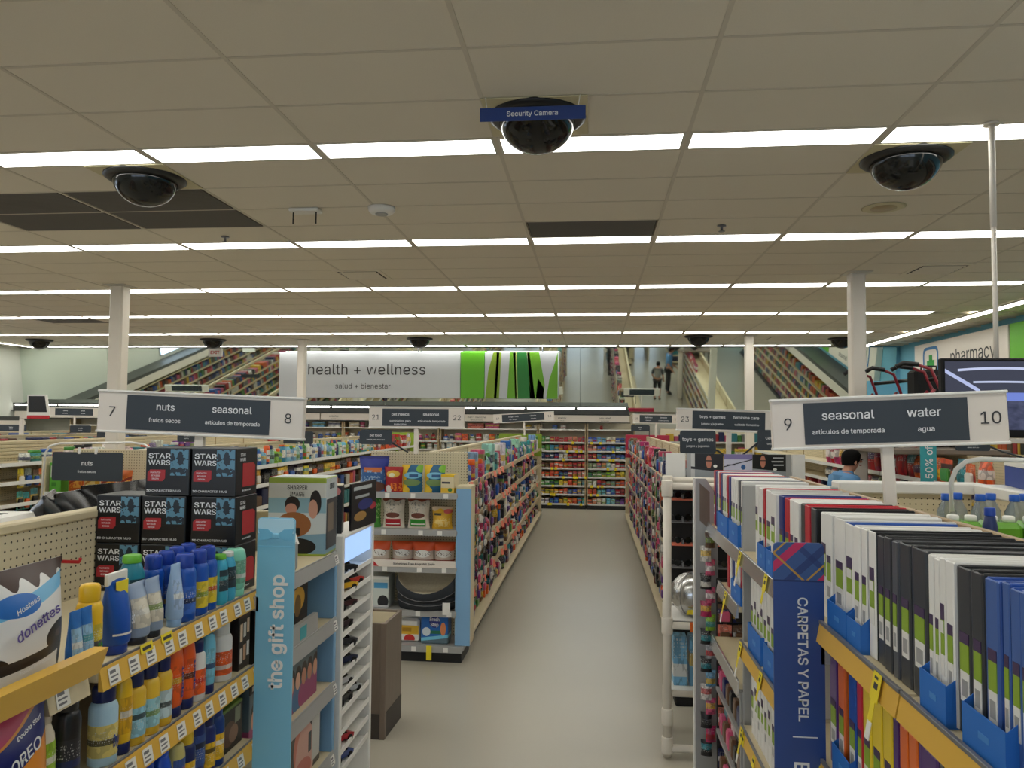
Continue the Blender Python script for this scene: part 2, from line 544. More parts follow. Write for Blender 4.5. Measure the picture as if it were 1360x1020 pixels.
# ------------------------------------------------------------------ the setting
XL, XR, YB, YF = -14.7, 7.0, 18.85, -7.0
def struct(name, me, label, parent=None, **kw):
    o = ob(name, me, parent, **kw)
    o['kind'] = 'structure'
    o['label'] = label
    return o
struct('floor', MB().box(XL - .2, XR + .2, YF - .2, YB + .2, -.1, 0).mesh('floor', 'floor_vinyl'), 'pale beige vinyl floor of the store aisles')
struct('wall_left', MB().box(XL - .15, XL, YF, YB, 0, 4.0).mesh('wall_left', 'wall_paint'), 'off-white side wall above the shelving')
struct('wall_right', MB().box(XR, XR + .15, YF, YB, 0, 4.0).mesh('wall_right', 'wall_blue'), 'light blue side wall behind the pharmacy board')
struct('wall_back', MB().box(XL - .15, 6.1, YB, YB + .15, 0, 4.0).mesh('wall_back', 'wall_paint'), 'rear wall hidden behind the tilted mirrors')
struct('wall_corner', MB().box(6.1, XR + .15, YB - .35, YB + .15, 0, 4.0).mesh('wall_corner', 'wall_blue'), 'light blue wall return beside the mirrors')
struct('wall_front', MB().box(XL - .15, XR + .15, YF - .15, YF, 0, 4.0).mesh('wall_front', 'wall_paint'), 'front wall of the store with its windows')
wme = MB().box(-1.6, 1.6, -.02, .02, 0, 1.9).mesh('window', 'day_window')
wfr = MB().box(-1.66, 1.66, -.04, .0, -.06, 0).box(-1.66, 1.66, -.04, 0, 1.9, 1.96).box(-1.66, -1.6, -.04, 0, 0, 1.9).box(1.6, 1.66, -.04, 0, 0, 1.9).box(-.03, .03, -.01, .03, 0, 1.9).mesh('window_frame', 'shelf_lip')
for i, (x, y, r) in enumerate([(-5.5, YF + .03, 0), (-1.8, YF + .03, 0), (1.9, YF + .03, 0), (XL + .03, 10.7, -pi / 2), (XL + .03, 6.6, -pi / 2)]):
    o = struct(f'window_{i + 1}', wme, ('first', 'second', 'third', 'near', 'far')[i] + (' tall front store window behind the camera' if i < 3 else ' high side window showing in the mirror'), loc=(x, y, .9 if i < 3 else 2.2), rot=(0, 0, r), scale=(.85 if i > 2 else 1, 1, 1 if i < 3 else .5))
    ob('window_frame', wfr, o)

# ceiling: slab over everything, laid-in tiles as parts, tees between them
GX0, GP = -0.62, 1.2
LY0, LP, TY, LD = 4.75, 2.65, 0.589, 0.294
ceil = struct('ceiling', MB().box(XL - .15, XR + .15, YF - .15, 1.5, CEIL, 4.0).box(XL - .15, XR + .15, 1.5, YB + .15, CEIL + .03, 4.0).mesh('ceiling', 'tile_face'), 'suspended ceiling of beige acoustic tiles')
tile_me = MB().cbox(-GP / 2 + .008, GP / 2 - .008, -TY / 2 + .008, TY / 2 - .008, 0, .02, .004).mesh('ceiling_tile', 'tile_face')
rows = []
for n in range(-1, 6):
    y0 = LY0 + LP * n
    rows.append((y0, 'L'))
    for k in range(4):
        rows.append((y0 + LD + TY * k, 'T'))
xs = [GX0 + GP * k for k in range(-12, 7)]
grilles = {}
for cx in (-4.82, -3.62):
    for r in (1, 2):
        grilles[(round(cx, 2), round(LY0 + LD + TY * r, 2))] = 1
slot = (round(-.02, 2), round(LY0 + LD + TY * 3, 2))
cells = []
for y0, t in rows:
    if t == 'T' and y0 + TY < 18.3:
        for x in xs[:-1]:
            key = (round(x + GP / 2, 2), round(y0, 2))
            if key in grilles or key == slot:
                continue
            if x + GP > XL:
                cells.append((y0 + TY / 2, x + GP / 2))
cells.sort(key=lambda c: (c[0], abs(c[1])))
vis = [c for c in cells if abs(c[1] + .1 * c[0]) < c[0] * .75 + .8]
first = vis[:290]
fs = set(first)
for y, x in first:
    ob('ceiling_tile', tile_me, ceil, (x, y, CEIL + .003))
mb = MB()
for y, x in cells:
    if (y, x) not in fs:
        mb.box(x - GP / 2 + .008, x + GP / 2 - .008, y - TY / 2 + .008, y + TY / 2 - .008, CEIL + .003, CEIL + .023)
o = ob('ceiling_tile', mb.mesh('far_ceiling_tiles', 'tile_face'), ceil)
o['kind'] = 'stuff'
for x in xs:
    if x > XL:
        ob('ceiling_runner', MB().box(-.012, .012, 1.5, 18.4, 0, .03).mesh('ceiling_runner', 'tee'), ceil, (x, 0, CEIL))
cross = MB().box(XL, XR, -.009, .009, 0, .03).mesh('cross_tee', 'tee')
for y0, t in rows:
    if y0 < 18.35:
        ob('cross_tee', cross, ceil, (0, y0, CEIL + .001))
# fluorescent rows
lens = MB().prism([(-GP / 2 + .03, 0), (GP / 2 - .03, 0), (GP / 2 - .05, .02), (-GP / 2 + .05, .02)], -LD / 2 + .02, LD / 2 - .02).mesh('lens', 'lamp')
frm = MB().box(-GP / 2 + .012, GP / 2 - .012, -LD / 2 + .008, -LD / 2 + .02, 0, .03).box(-GP / 2 + .012, GP / 2 - .012, LD / 2 - .02, LD / 2 - .008, 0, .03) \
    .box(-GP / 2 + .012, -GP / 2 + .03, -LD / 2 + .02, LD / 2 - .02, 0, .03).box(GP / 2 - .03, GP / 2 - .012, -LD / 2 + .02, LD / 2 - .02, 0, .03) \
    .box(-GP / 2 + .012, GP / 2 - .012, -LD / 2 + .008, LD / 2 - .008, .03, .034).mesh('lamp_frame', 'lamp_frame')
rowname = ['unseen row above the camera', 'nearest lit row', 'second lit row', 'third lit row', 'fourth lit row', 'fifth lit row', 'farthest lit row']
for n in range(-3, 6):
    y = LY0 + LP * n + LD / 2
    cs = [x + GP / 2 for x in xs[:-1] if x + GP < (5.4 if n > 1 else 6.6) and x > XL]
    for i, x in enumerate(cs):
        if n < 0 and n != -1 and i % 2:
            continue
        t = thing('ceiling_light', f'{ordinal(i)} fluorescent ceiling light from the off-white side wall in the ' + (rowname[n + 1] if n >= -1 else ('next row', 'last row')[n + 3] + ' behind the camera'), 'light', (x, y, CEIL if n > -2 else CEIL - .035), group='fluorescent lights')
        ob('frame', frm, t)
        ob('diffuser', lens, t)
# the rows along both side walls
long_l = MB().box(-.09, .09, -1.2, 1.2, 0, .012).mesh('lens', 'lamp')
long_f = MB().box(-.11, -.09, -1.22, 1.22, -.005, .02).box(.09, .11, -1.22, 1.22, -.005, .02).box(-.11, .11, -1.22, -1.2, -.005, .02).box(-.11, .11, 1.2, 1.22, -.005, .02).mesh('lamp_frame', 'lamp_frame')
for x, who, ys in ((6.1, 'light blue side wall', [17.0 - 2.44 * i for i in range(5)]), (-14.1, 'off-white side wall', [17.0 - 2.44 * i for i in range(5)])):
    for i, y in enumerate(ys):
        t = thing('strip_light', f'{ordinal(i)} ceiling strip light from the corner along the {who}', 'light', (x, y, CEIL - .02), group='strip lights along the side walls')
        ob('frame', long_f, t)
        ob('diffuser', long_l, t)

# air grilles in the ceiling
gm = MB()
for k in range(11):
    gm.box(-.57, .57, -.265 + k * .05, -.245 + k * .05, 0, .012)
gm = gm.mesh('slat_set', 'grille')
gb = MB().box(-.58, .58, -.285, .285, .012, .02).mesh('grille_back', 'dark_void')
gslat = MB().box(-.57, .57, -.008, .008, -.004, .01).mesh('grille_slat', 'grille')
def grille(x, y, label):
    t = thing('air_grille', label, 'vent', (x, y, CEIL + .004), group='dark return air grilles')
    ob('backing', gb, t)
    for k in range(22):
        ob('slat', gslat, t, (0, -.27 + k * .0257, 0))
nm = {(-4.82, 1): 'beside the white wall, near row', (-3.62, 1): 'nearest the dome camera', (-4.82, 2): 'in the far row away from the dome camera', (-3.62, 2): 'in the far row behind the dome camera'}
for (cx, r), l in nm.items():
    grille(cx, LY0 + LD + TY * r + TY / 2, 'dark grey return air grille ' + l)
grille(-.02, LY0 + LD + TY * 3 + TY / 2, 'lone dark air grille in front of the second lit row')
grille(-9.6, 13.3, 'far dark air grille over the cream shelf backs')
def diffuser(x, y, label):
    t = thing('air_diffuser', label, 'vent', (x, y, CEIL - .004), group='louvred supply diffusers')
    ob('frame', MB().box(-.3, .3, -.3, -.25, 0, .01).box(-.3, .3, .25, .3, 0, .01).box(-.3, -.25, -.25, .25, 0, .01).box(.25, .3, -.25, .25, 0, .01).mesh('diffuser_frame', 'tile_face'), t)
    ob('backing', MB().box(-.26, .26, -.26, .26, .006, .012).mesh('diffuser_back', 'dark_void'), t)
    bl = MB().add([(-.23, -.02, .004), (.23, -.02, .004), (.23, .016, -.008), (-.23, .016, -.008)], [(0, 1, 2, 3)]).mesh('louvre', 'tile_face')
    for k in range(5):
        ob('louvre', bl, t, (0, -.19 + k * .095, 0))
diffuser(-2.83, 9.2, 'square louvred air diffuser above the blue bottles')
diffuser(3.92, 9.25, 'square louvred air diffuser near the column by the pharmacy')
diffuser(-1.2, 17.2, 'far louvred air diffuser above the green leaf banner')
diffuser(3.9, 16.6, 'far louvred air diffuser between the two far columns')

# security domes
dome = MB().lathe([(.225, 0)] + [(.225 * cos(a), -.2 * sin(a)) for a in [rad(10 * i) for i in range(1, 9)]] + [(.01, -.2)], 24).mesh('dome', 'dome_glass')
ring = MB().lathe([(.2, 0), (.285, 0), (.285, -.012), (.26, -.03), (.225, -.04), (.215, -.03)], 24, caps=False).mesh('rim', 'dome_rim')
pan = MB().cbox(-.295, .295, -.282, .282, -.004, .004, .002).mesh('mount_panel', 'dome_panel')
for x, y, l, s in ((-.33, 4.42, 'black dome security camera behind the hanging blue sign', 1), (-3.3, 5.32, 'black dome security camera beside the dark air grilles', 1),
                   (2.07, 5.32, 'black dome security camera beside the thin white pole', 1), (-12.7, 16.5, 'far black dome camera near the off-white wall corner', .95),
                   (-8.5, 16.5, 'far black dome camera above the exit sign', .95), (-3.75, 16.4, 'far black dome camera above the health banner', .95),
                   (2.15, 16.1, 'far black dome camera right of the aisle mirror', .95), (5.15, 16.6, 'far black dome camera beside the pharmacy column', .95)):
    t = thing('dome_camera', l, 'camera', (x, y, CEIL - .004))
    if s == 1:
        ob('mount_panel', pan, t, (0, 0, 0))
    ob('rim', ring, t)
    ob('dome', dome, t, (0, 0, -.012))
t = thing('camera_sign', 'small blue sign hanging before the dome camera, white words', 'sign', (-.335, 4.13, 3.73))
ob('board', MB().cbox(-.29, .29, -.004, .004, -.038, .038, .002).mesh('camera_board', mat('camera_blue', (34, 62, 128), 0.4)), t)
text(t, 'Security Camera', .052, (0, -.006, 0), bold=.012)
for sx in (-1, 1):
    ob('hanger_wire', MB().tube([(0, 0, .03), (.01 * sx, 0, .1)], .0025, 5).mesh('hanger_wire', 'tag_white'), t, (sx * .25, 0, 0))

# small ceiling fittings
t = thing('smoke_detector', 'white smoke detector on the ceiling near the grilles', 'detector', (-1.77, 6.25, CEIL))
ob('body', MB().lathe([(.03, -.055), (.09, -.05), (.11, -.03), (.115, 0)], 20).mesh('detector_body', 'white'), t)
ob('sensor_ring', MB().lathe([(.05, -.062), (.055, -.05)], 16).mesh('sensor_ring', 'shelf_grey'), t)
t = thing('ceiling_bracket', 'white ceiling bracket with two hanging prongs', 'bracket', (-2.43, 6.25, CEIL))
ob('plate', MB().cbox(-.13, .13, -.06, .06, -.03, 0, .008).mesh('bracket_plate', 'white'), t)
for sx in (-1, 1):
    ob('prong', MB().tube([(0, 0, 0), (0, 0, -.13)], .006, 6).mesh('prong', 'black'), t, (sx * .1, -.02, 0))
spk = MB().lathe([(.1, -.006), (.15, -.008), (.17, 0)], 22).mesh('speaker_ring', 'dome_panel')
t = thing('ceiling_speaker', 'round cream ceiling speaker behind the dome camera', 'speaker', (2.37, 6.55, CEIL))
ob('rim', spk, t)
ob('speaker_mesh', MB().lathe([(.02, -.012), (.1, -.01), (.1, -.004)], 20).mesh('speaker_mesh', 'strip_tan'), t)
spr = MB().lathe([(.04, 0), (.04, -.008), (.012, -.01), (.012, -.05), (.03, -.052), (.03, -.056)], 10).mesh('sprinkler', 'shelf_lip')
for x, y, l in ((-3.59, 7.15, 'fire sprinkler head before the second lit row near the grilles'), (1.15, 7.05, 'fire sprinkler head before the second lit row above the aisle')):
    t = ob('sprinkler_head', spr, loc=(x, y, CEIL), label=l, category='sprinkler')

# columns
def column(x, y, label, wd=.17):
    t = struct('column', MB().cbox(-wd / 2, wd / 2, -wd / 2, wd / 2, 0, CEIL, .02).mesh('column', 'column_paint'), label, loc=(x, y, 0))
    ob('ceiling_trim', MB().box(-wd / 2 - .06, wd / 2 + .06, -wd / 2 - .06, wd / 2 + .06, CEIL - .008, CEIL - .001).mesh('column_trim', 'lamp_frame'), t)
    t['category'] = 'column'
column(-6.36, 9.75, 'square cream column behind the sign for aisles seven and eight', .19)
column(3.08, 9.4, 'square cream column behind the sign for aisles nine and ten')
column(3.16, 16.1, 'slim far column between the aisle mirror and the bath boxes')
column(-6.46, 16.6, 'slim far column before the health banner')

# tilted mirrors along the back wall
mp = MB().box(-1.196, 1.196, -.004, .004, 0, 1.53).mesh('mirror_panel', 'mirror_glass')
mt = thing('security_mirror', 'long tilted mirror above the back wall shelves', 'mirror', (0, 18.62, 2.3))
MA = math.atan2(.235, 1.51)
x = XL + 1.2
while x < 6.1:
    ob('mirror_panel', mp, mt, (x, 0, 0), (MA, 0, 0))
    x += 2.4
# ------------------------------------------------------------------ back wall shelving and its canopy
BY = 18.25
t = thing('wall_canopy', 'lit canopy and white word band over the back wall shelves', 'canopy', (0, BY, 0))
ob('hood', MB().prism([(XL, 2.2), (.84, 2.2), (.84, 2.33), (XL, 2.33)], 0, .3).box(XL, .84, -.02, .34, 2.385, 2.41).mesh('hood', 'hood_grey'), t)
ob('lower_trim', MB().box(XL, .87, -.075, -.03, 2.018, 2.036).mesh('lower_trim', 'black'), t)
ob('upper_trim', MB().box(XL, .87, -.075, -.03, 2.2, 2.216).mesh('upper_trim', 'black'), t)
fx = [(-14.6, -11.9), (-11.88, -9.3), (-9.28, -6.6), (-6.58, -3.9), (-3.88, -1.2), (-1.18, .84)]
words_ = {0: [], 1: [(-11.2, 'salt + spices', 'sal + especias')], 2: [], 3: [(-6.25, 'antacids', 'antiácidos'), (-5.15, 'laxatives', 'laxantes')], 4: [(-2.75, "men's medicine", 'medicina para hombres')],
          5: [(-.72, 'energy', 'energía'), (.28, 'pain relief', 'alivio del dolor')]}
for i, (a, b) in enumerate(fx):
    p = ob('word_panel', MB().cbox(a, b, -.07, -.045, 2.036, 2.2, .003).mesh('word_panel', 'sign_white'), t)
    for x, s1, s2 in words_[i]:
        text(p, s1, .085, (x, -.073, 2.135), m='ink')
        text(p, s2, .04, (x, -.073, 2.07), m='ink')
strip = MB().box(-.56, .56, .0, .012, 2.343, 2.377).mesh('canopy_lamp', 'lamp')
x = .2
while x > XL + .6:
    ob('canopy_lamp', strip, t, (x, -.01, 0))
    x -= 1.19
LEV = [.12, .345, .545, .75, .955, 1.165, 1.36, 1.56]
def wall_bay(x0, x1, label, lev, full=True):
    g = thing('wall_shelf_unit', label, 'shelving', ((x0 + x1) / 2, 18.5, 0))
    h = (x1 - x0) / 2
    ob('back_panel', MB().box(-h, h, .2, .24, .05, 2.3).mesh('bay_back', 'cream_light'), g)
    ob('kick_plate', MB().box(-h, h, -.24, .2, 0, .09).mesh('kick_plate', 'black'), g)
    for sx in (-1, 1):
        ob('upright', MB().box(-.015, .015, -.2, .24, .05, 2.0).mesh('upright', 'strip_tan'), g, (sx * (h - .015), 0, 0))
    me = MB().cbox(-h + .03, h - .03, -.23, .2, -.022, 0, .003).mesh('shelf_board', 'cream')
    sm = MB().box(-h + .03, h - .03, -.238, -.231, -.028, .012).mesh('strip', 'strip_white')
    for z in lev:
        s = ob('shelf', me, g, (0, 0, z))
        ob('price_strip', sm, s)
    s = ob('display_ledge', MB().cbox(-h + .02, h - .02, -.26, .2, 1.84, 1.868, .003).mesh('display_ledge', 'white'), g)
    return g
wall_bay(-1.28, -.16, 'far wall bay of cold remedies, half nearest the long gondola', LEV)
wall_bay(-.14, .98, 'far wall bay of cold remedies, half with the blue cartons', LEV)
for a, l in ((-3.66, 'below the green leaf banner'), (-6.04, 'under the words for laxatives'), (-8.42, 'left of the red header'), (-10.8, 'behind the paper plates tag'), (-13.18, 'by the white wall corner')):
    wall_bay(a, a + 2.36, 'far wall shelf unit ' + l, LEV[4:])
g = thing('wall_shelf_unit', 'low far wall shelf unit behind the man and the toy gondola', 'shelving', (3.8, 18.5, 0))
ob('back_panel', MB().box(-2.2, 2.2, .2, .24, .05, 1.9).mesh('bay_back', 'cream_light'), g)
ob('kick_plate', MB().box(-2.2, 2.2, -.24, .2, 0, .09).mesh('kick_plate', 'black'), g)
for z in (.2, .55, .9, 1.25, 1.6):
    s = ob('shelf', MB().cbox(-2.2, 2.2, -.23, .2, -.022, 0, .003).mesh('shelf_board', 'cream'), g, (0, 0, z))
    ob('price_strip', MB().box(-2.2, 2.2, -.238, -.231, -.028, .012).mesh('strip', 'strip_white'), s)
# goods of the cold remedy wall: runs of colour as they stand on each shelf
RUNS = [['white', 'blue', 'yellow', 'orange', 'teal', 'salmon', 'white', 'sky blue', 'purple', 'salmon'], ['yellow', 'yellow', 'orange', 'blue', 'grey', 'orange', 'sky blue', 'blue', 'red', 'salmon'],
        ['green', 'green', 'yellow', 'orange', 'grey', 'white', 'red', 'grey', 'orange', 'purple'], ['orange', 'orange', 'navy', 'red', 'salmon', 'green', 'green', 'lime', 'yellow', 'green'],
        ['brown', 'orange', 'orange', 'red', 'red', 'grey', 'salmon', 'white', 'red', 'salmon'], ['navy', 'navy', 'white', 'red', 'magenta', 'red', 'blue', 'blue', 'blue', 'navy'],
        ['green', 'teal', 'red', 'orange', 'red', 'salmon', 'blue', 'blue', 'sky blue', 'blue'], ['green', 'red', 'red', 'salmon', 'red', 'blue', 'sky blue', 'white', 'blue', 'blue']]
SN = ['bottom', 'second', 'third', 'fourth', 'fifth', 'sixth', 'seventh', 'top']
for li, z in enumerate(LEV):
    R_ = Row(f'on the {SN[li]} cold remedy shelf', 'the long gondola', f'cartons on the {SN[li]} shelf of the cold remedy wall')
    for k in range(20):
        cn = RUNS[li][k // 2]
        c = PAL[cn]
        c = tuple(max(0, min(255, v + RNG.randint(-16, 16))) for v in c)
        hh = RNG.uniform(.1, .145)
        x = -1.23 + k * .108 + .055
        if k >= 10:
            x += .03
        o = good('carton', 'medicine_carton', (x, 18.36, z), 0, (.092, .1, hh), c)
        R_.add(o, f'{cn} medicine carton')
    R_.done()
tagm = MB().box(-.03, .03, -.003, 0, -.04, .02).mesh('sale_tag', 'tag_yellow')
for li, z in enumerate(LEV):
    for k in range(4):
        x = RNG.uniform(-1.1, .85)
        ob('sale_tag', tagm, None, (x, 18.255, z), label=f'{ordinal(k)} small yellow sale tag on the {SN[li]} cold remedy shelf', category='tag', group=f'sale tags of the {SN[li]} cold remedy shelf')
# goods on the upper shelves further along the back wall, seen over the gondolas
R_ = Row('on the white ledge of the back wall', 'the aisle', 'goods on the lit ledge of the back wall')
for x, cn, kind, wd, h in [(-.9, 'blue', 'carton', .12, .1), (-.7, 'white', 'carton', .12, .09), (.2, 'red', 'jar', .07, .09), (-1.3, 'cream', 'carton', .2, .1), (-1.55, 'yellow', 'pouch', .2, .1), (-2.4, 'pink', 'carton', .34, .13), (-2.8, 'salmon', 'carton', .4, .12), (-3.3, 'orange', 'carton', .3, .12),
                           (-5.0, 'white', 'carton', .3, .11), (-5.6, 'pink', 'jar', .13, .12), (-5.8, 'cream', 'carton', .25, .12), (-6.3, 'white', 'carton', .3, .13), (-6.7, 'sky blue', 'carton', .3, .13), (-7.1, 'purple', 'carton', .25, .13), (-11.0, 'white', 'jar', .3, .16), (-11.3, 'salmon', 'jar', .14, .15), (-11.6, 'white', 'jar', .25, .15)]:
    R_.add(good(kind, 'ledge_package', (x, 18.42, 1.868), 0, (wd, .12, h), PAL[cn]), f'{cn} {kind}')
R_.done()
for z, nm_ in ((1.56, 'top'), (1.36, 'second highest')):
    R_ = Row(f'on the {nm_} back wall shelf', 'the aisle', f'goods on the {nm_} back wall shelf')
    x = -1.42
    while x > -8.3:
        kind = RNG.choice(['bottle', 'jar', 'carton', 'bottle', 'spray bottle', 'upended bottle'])
        wd = RNG.uniform(.1, .15)
        cn = RNG.choice(['white', 'blue', 'white', 'orange', 'black', 'red', 'sky blue', 'green', 'navy', 'lime', 'pink', 'purple'])
        if x < -4.7 and RNG.random() < .5:
            cn = RNG.choice(['green', 'blue', 'navy', 'white', 'green'])
        R_.add(good(kind, 'household_' + kind.split()[-1], (x, 18.4, z), 0, (wd, wd * .8, RNG.uniform(.15, .2)), PAL[cn], PAL[RNG.choice(['white', 'orange', 'black', 'blue', 'red'])]), f'{cn} {kind}')
        x -= wd + RNG.uniform(.015, .05)
    R_.done()
def stock(name, label, spec, group=None):
    """goods too small to pick apart (seen only in the mirrors or as specks): one mesh"""
    mb = MB()
    cl = ['red', 'orange', 'yellow', 'green', 'teal', 'blue', 'navy', 'white', 'black', 'pink', 'brown', 'grey']
    for x0, x1, y0, y1, z, hmax, axis in spec:
        a, b = (y0, y1) if axis == 'y' else (x0, x1)
        p = a
        while p < b - .05:
            wd = RNG.uniform(.07, .2)
            h = RNG.uniform(.5, 1) * hmax
            q = min(b, p + wd)
            c = RNG.randrange(len(cl))
            if axis == 'y':
                mb.cbox(x0, x1, p, q - .01, z, z + h, .012, c)
            else:
                mb.cbox(p, q - .01, y0, y1, z, z + h, .012, c)
            p = q
    ms = []
    for c in cl:
        k = 'stock_' + c.replace(' ', '_')
        if k not in MATS:
            mat(k, tuple(int(v * .8) for v in PAL[c]), 0.5)
        ms.append(k)
    o = ob(name, mb.mesh(name, *ms), label=label, category='goods', kind='stuff')
    return o
stock('shelf_stock', 'mixed small goods on the low far wall unit', [(1.7, 5.9, 18.3, 18.5, z, .26, 'x') for z in (.2, .55, .9, 1.25, 1.6)])
# perimeter shelving along the side walls with canopies
for x, sgn, who in ((XL, 1, 'off-white side wall'), (XR, -1, 'blue side wall')):
    a, b = (x, x + sgn * .5)
    lo, hi = min(a, b), max(a, b)
    hb = 1.72 if sgn > 0 else 2.08
    t = thing('wall_shelf_unit', f'tall perimeter shelving with a word band along the {who}', 'shelving', (0, 0, 0))
    ob('base', MB().box(lo, hi, 2, 17.9, 0, .1).mesh('perimeter_base', 'black'), t)
    ob('back_panel', MB().box(min(x, x + sgn * .03), max(x, x + sgn * .03), 2, 17.9, .1, hb + .22).mesh('perimeter_back', 'cream_light'), t)
    for z in (.4, .7, 1.0, 1.3, 1.6):
        ob('shelf', MB().box(lo, hi, 2, 17.9, z - .03, z).mesh('perimeter_shelf', 'cream'), t)
    ob('canopy', MB().box(min(x, x + sgn * .62), max(x, x + sgn * .62), 2, 17.9, hb + .22, hb + .34).mesh('perimeter_canopy', 'hood_grey'), t)
    ob('word_band', MB().box(min(x + sgn * .6, x + sgn * .63), max(x + sgn * .6, x + sgn * .63), 2, 17.9, hb, hb + .24).mesh('word_band', 'sign_white'), t)
    stock('shelf_stock', f'mixed goods filling the shelves along the {who}', [(min(x + sgn * .1, x + sgn * .44), max(x + sgn * .1, x + sgn * .44), 2.2, 17.8, z, .24, 'y') for z in ((.1, .4, .7, 1.0, 1.3) if sgn > 0 else (.1, .4, .7, 1.0, 1.3, 1.6))])

# ------------------------------------------------------------------ gondolas
def gondola(label, x, y0, y1, sides, seclen=1.22, hw=.47, top=1.75, strip='strip_tan', lev=(.14, .42, .72, 1.02, 1.28, 1.5), depth=.4, long_shelves=False, peg='peg_y', near_end=True, tags=0):
    g = thing('gondola_shelving', label, 'shelving', (x, y0, 0))
    L = y1 - y0
    n = max(1, round(L / seclen))
    sl = L / n
    ob('kick_plate', MB().box(-hw + .05, hw - .05, .02, L - .02, 0, .1).mesh('kick_plate', 'black'), g)
    ob('base_deck', MB().cbox(-hw, hw, 0, L, .1, .138, .006).mesh('base_deck', 'cream'), g)
    bp = MB().cbox(-.022, .022, -sl / 2 + .004, sl / 2 - .004, .138, top - .03, .002).mesh('back_panel', peg)
    tc = MB().cbox(-.03, .03, -sl / 2 + .002, sl / 2 - .002, top - .03, top, .004).mesh('top_rail', 'cream')
    up = MB().box(-.032, .032, -.012, .012, .138, top - .02).mesh('upright', 'strip_tan')
    for i in range(n):
        ob('back_panel', bp, g, (0, sl * (i + .5), 0))
        ob('top_rail', tc, g, (0, sl * (i + .5), 0))
    for i in range(n + 1):
        ob('upright', up, g, (0, min(max(sl * i, .012), L - .012), 0))
    s2 = L if long_shelves else sl
    me = MB().cbox(-depth / 2, depth / 2, -s2 / 2 + .006, s2 / 2 - .006, -.028, 0, .004).mesh('shelf', 'cream')
    st = MB().prism([(depth / 2 + .001, -.034), (depth / 2 + .012, -.034), (depth / 2 + .004, .01), (depth / 2 + .001, .01)], -s2 / 2 + .01, s2 / 2 - .01).mesh('price_strip', strip)
    sh = {}
    for sd in sides:
        for z in lev[1:]:
            for i in range(1 if long_shelves else n):
                s = ob('shelf', me, g, (sd * (.03 + depth / 2), s2 * (i + .5), z), (0, 0, 0 if sd > 0 else pi))
                ob('price_strip', st, s)
                sh[(sd, z, i)] = s
    return g, n, sl, sh
SHN = {.46: 'second', .80: 'third', 1.14: 'fourth', 1.47: 'top', .14: 'bottom', .42: 'second', .72: 'third', 1.02: 'fourth', 1.28: 'fifth', 1.5: 'top'}
gD, nD, slD, shD = gondola('long gondola of mixed goods along the aisle, cream backs, tan strips', -1.55, 7.0, 16.5, (1,), lev=(.14, .46, .80, 1.14, 1.47))
gE, nE, slE, shE = gondola('long toy gondola facing the main aisle, crammed with small packs', 1.15, 6.7, 16.5, (-1,), lev=(.14, .46, .80, 1.14, 1.47), strip='shelf_lip')
gF, nF, slF, shF = gondola('gondola of blue shampoo bottles beyond the gift shop sign', -4.3, 6.75, 16.5, (1,), strip='strip_white')
gH, nH, slH, shH = gondola('cream gondola with a slatted back beyond the nuts tag', -7.2, 7.0, 16.5, (1,), strip='strip_white')
gI, nI, slI, shI = gondola('gondola of red pouches behind the man in blue', 3.72, 6.9, 16.5, (-1,), strip='strip_white')
gJ, nJ, slJ, shJ = gondola('far cream gondola, fourth counting from the main aisle', -9.5, 8.0, 16.5, (1,), long_shelves=True)
gK, nK, slK, shK = gondola('far cream gondola nearest the off-white side wall', -11.9, 8.0, 16.5, (1,), long_shelves=True)
for x, who in ((-9.5, 'fourth gondola'), (-11.9, 'gondola nearest the white wall')):
    stock('shelf_stock', f'mixed goods on the shelves of the far cream {who}', [(x + .08, x + .4, 8.1, 16.4, z, .22, 'y') for z in (.14, .42, .72, 1.02, 1.28, 1.5)])
for x, who, z in ((-4.3, 'shampoo gondola', (.14, .42, .72, 1.02)), (-7.2, 'slatted back gondola', (.14, .42, .72))):
    stock('shelf_stock', f'mixed goods on the lower shelves of the {who}', [(x + .08, x + .4, 7.2, 16.4, zz, .22, 'y') for zz in z])
stock('shelf_stock', 'mixed goods on the lower shelves of the red pouch gondola', [(3.32, 3.64, 7.0, 16.4, zz, .22, 'y') for zz in (.14, .42, .72, 1.02)])

# a row of goods along one gondola face
def face_row(x, sd, y0, y1, z, depth, kinds, cols, where, group, gap=(.01, .04), wr=(.08, .14), hr=(.14, .24), caps=('white', 'black', 'blue', 'orange', 'green'), name='package', far_scale=True, end='near end'):
    R_ = Row(where, end, group)
    y = y0
    while y < y1:
        wd = RNG.uniform(*wr) * (1 + (max(0, y - 8.5) * .1 if far_scale else 0))
        kind = RNG.choice(kinds)
        cn = RNG.choice(cols)
        h = RNG.uniform(*hr)
        c = tuple(max(0, min(255, v + RNG.randint(-14, 14))) for v in PAL[cn])
        cc = RNG.choice(caps)
        dp = min(wd, .12) if kind not in ('carton',) else .14
        if kind == 'hang pack':
            dp = .05
        o = good(kind, name + '_' + kind.split()[-1], (x + sd * (depth - dp / 2 - RNG.uniform(0, .025)), y + wd / 2, z), sd * pi / 2, (wd, dp, h), c, PAL[cc])
        R_.add(o, f'{cn} {kind}')
        y += wd + RNG.uniform(*gap)
    R_.done()
tagfl = MB().box(-.045, .045, -.004, 0, -.045, .03).mesh('shelf_tag', 'tag_salmon')
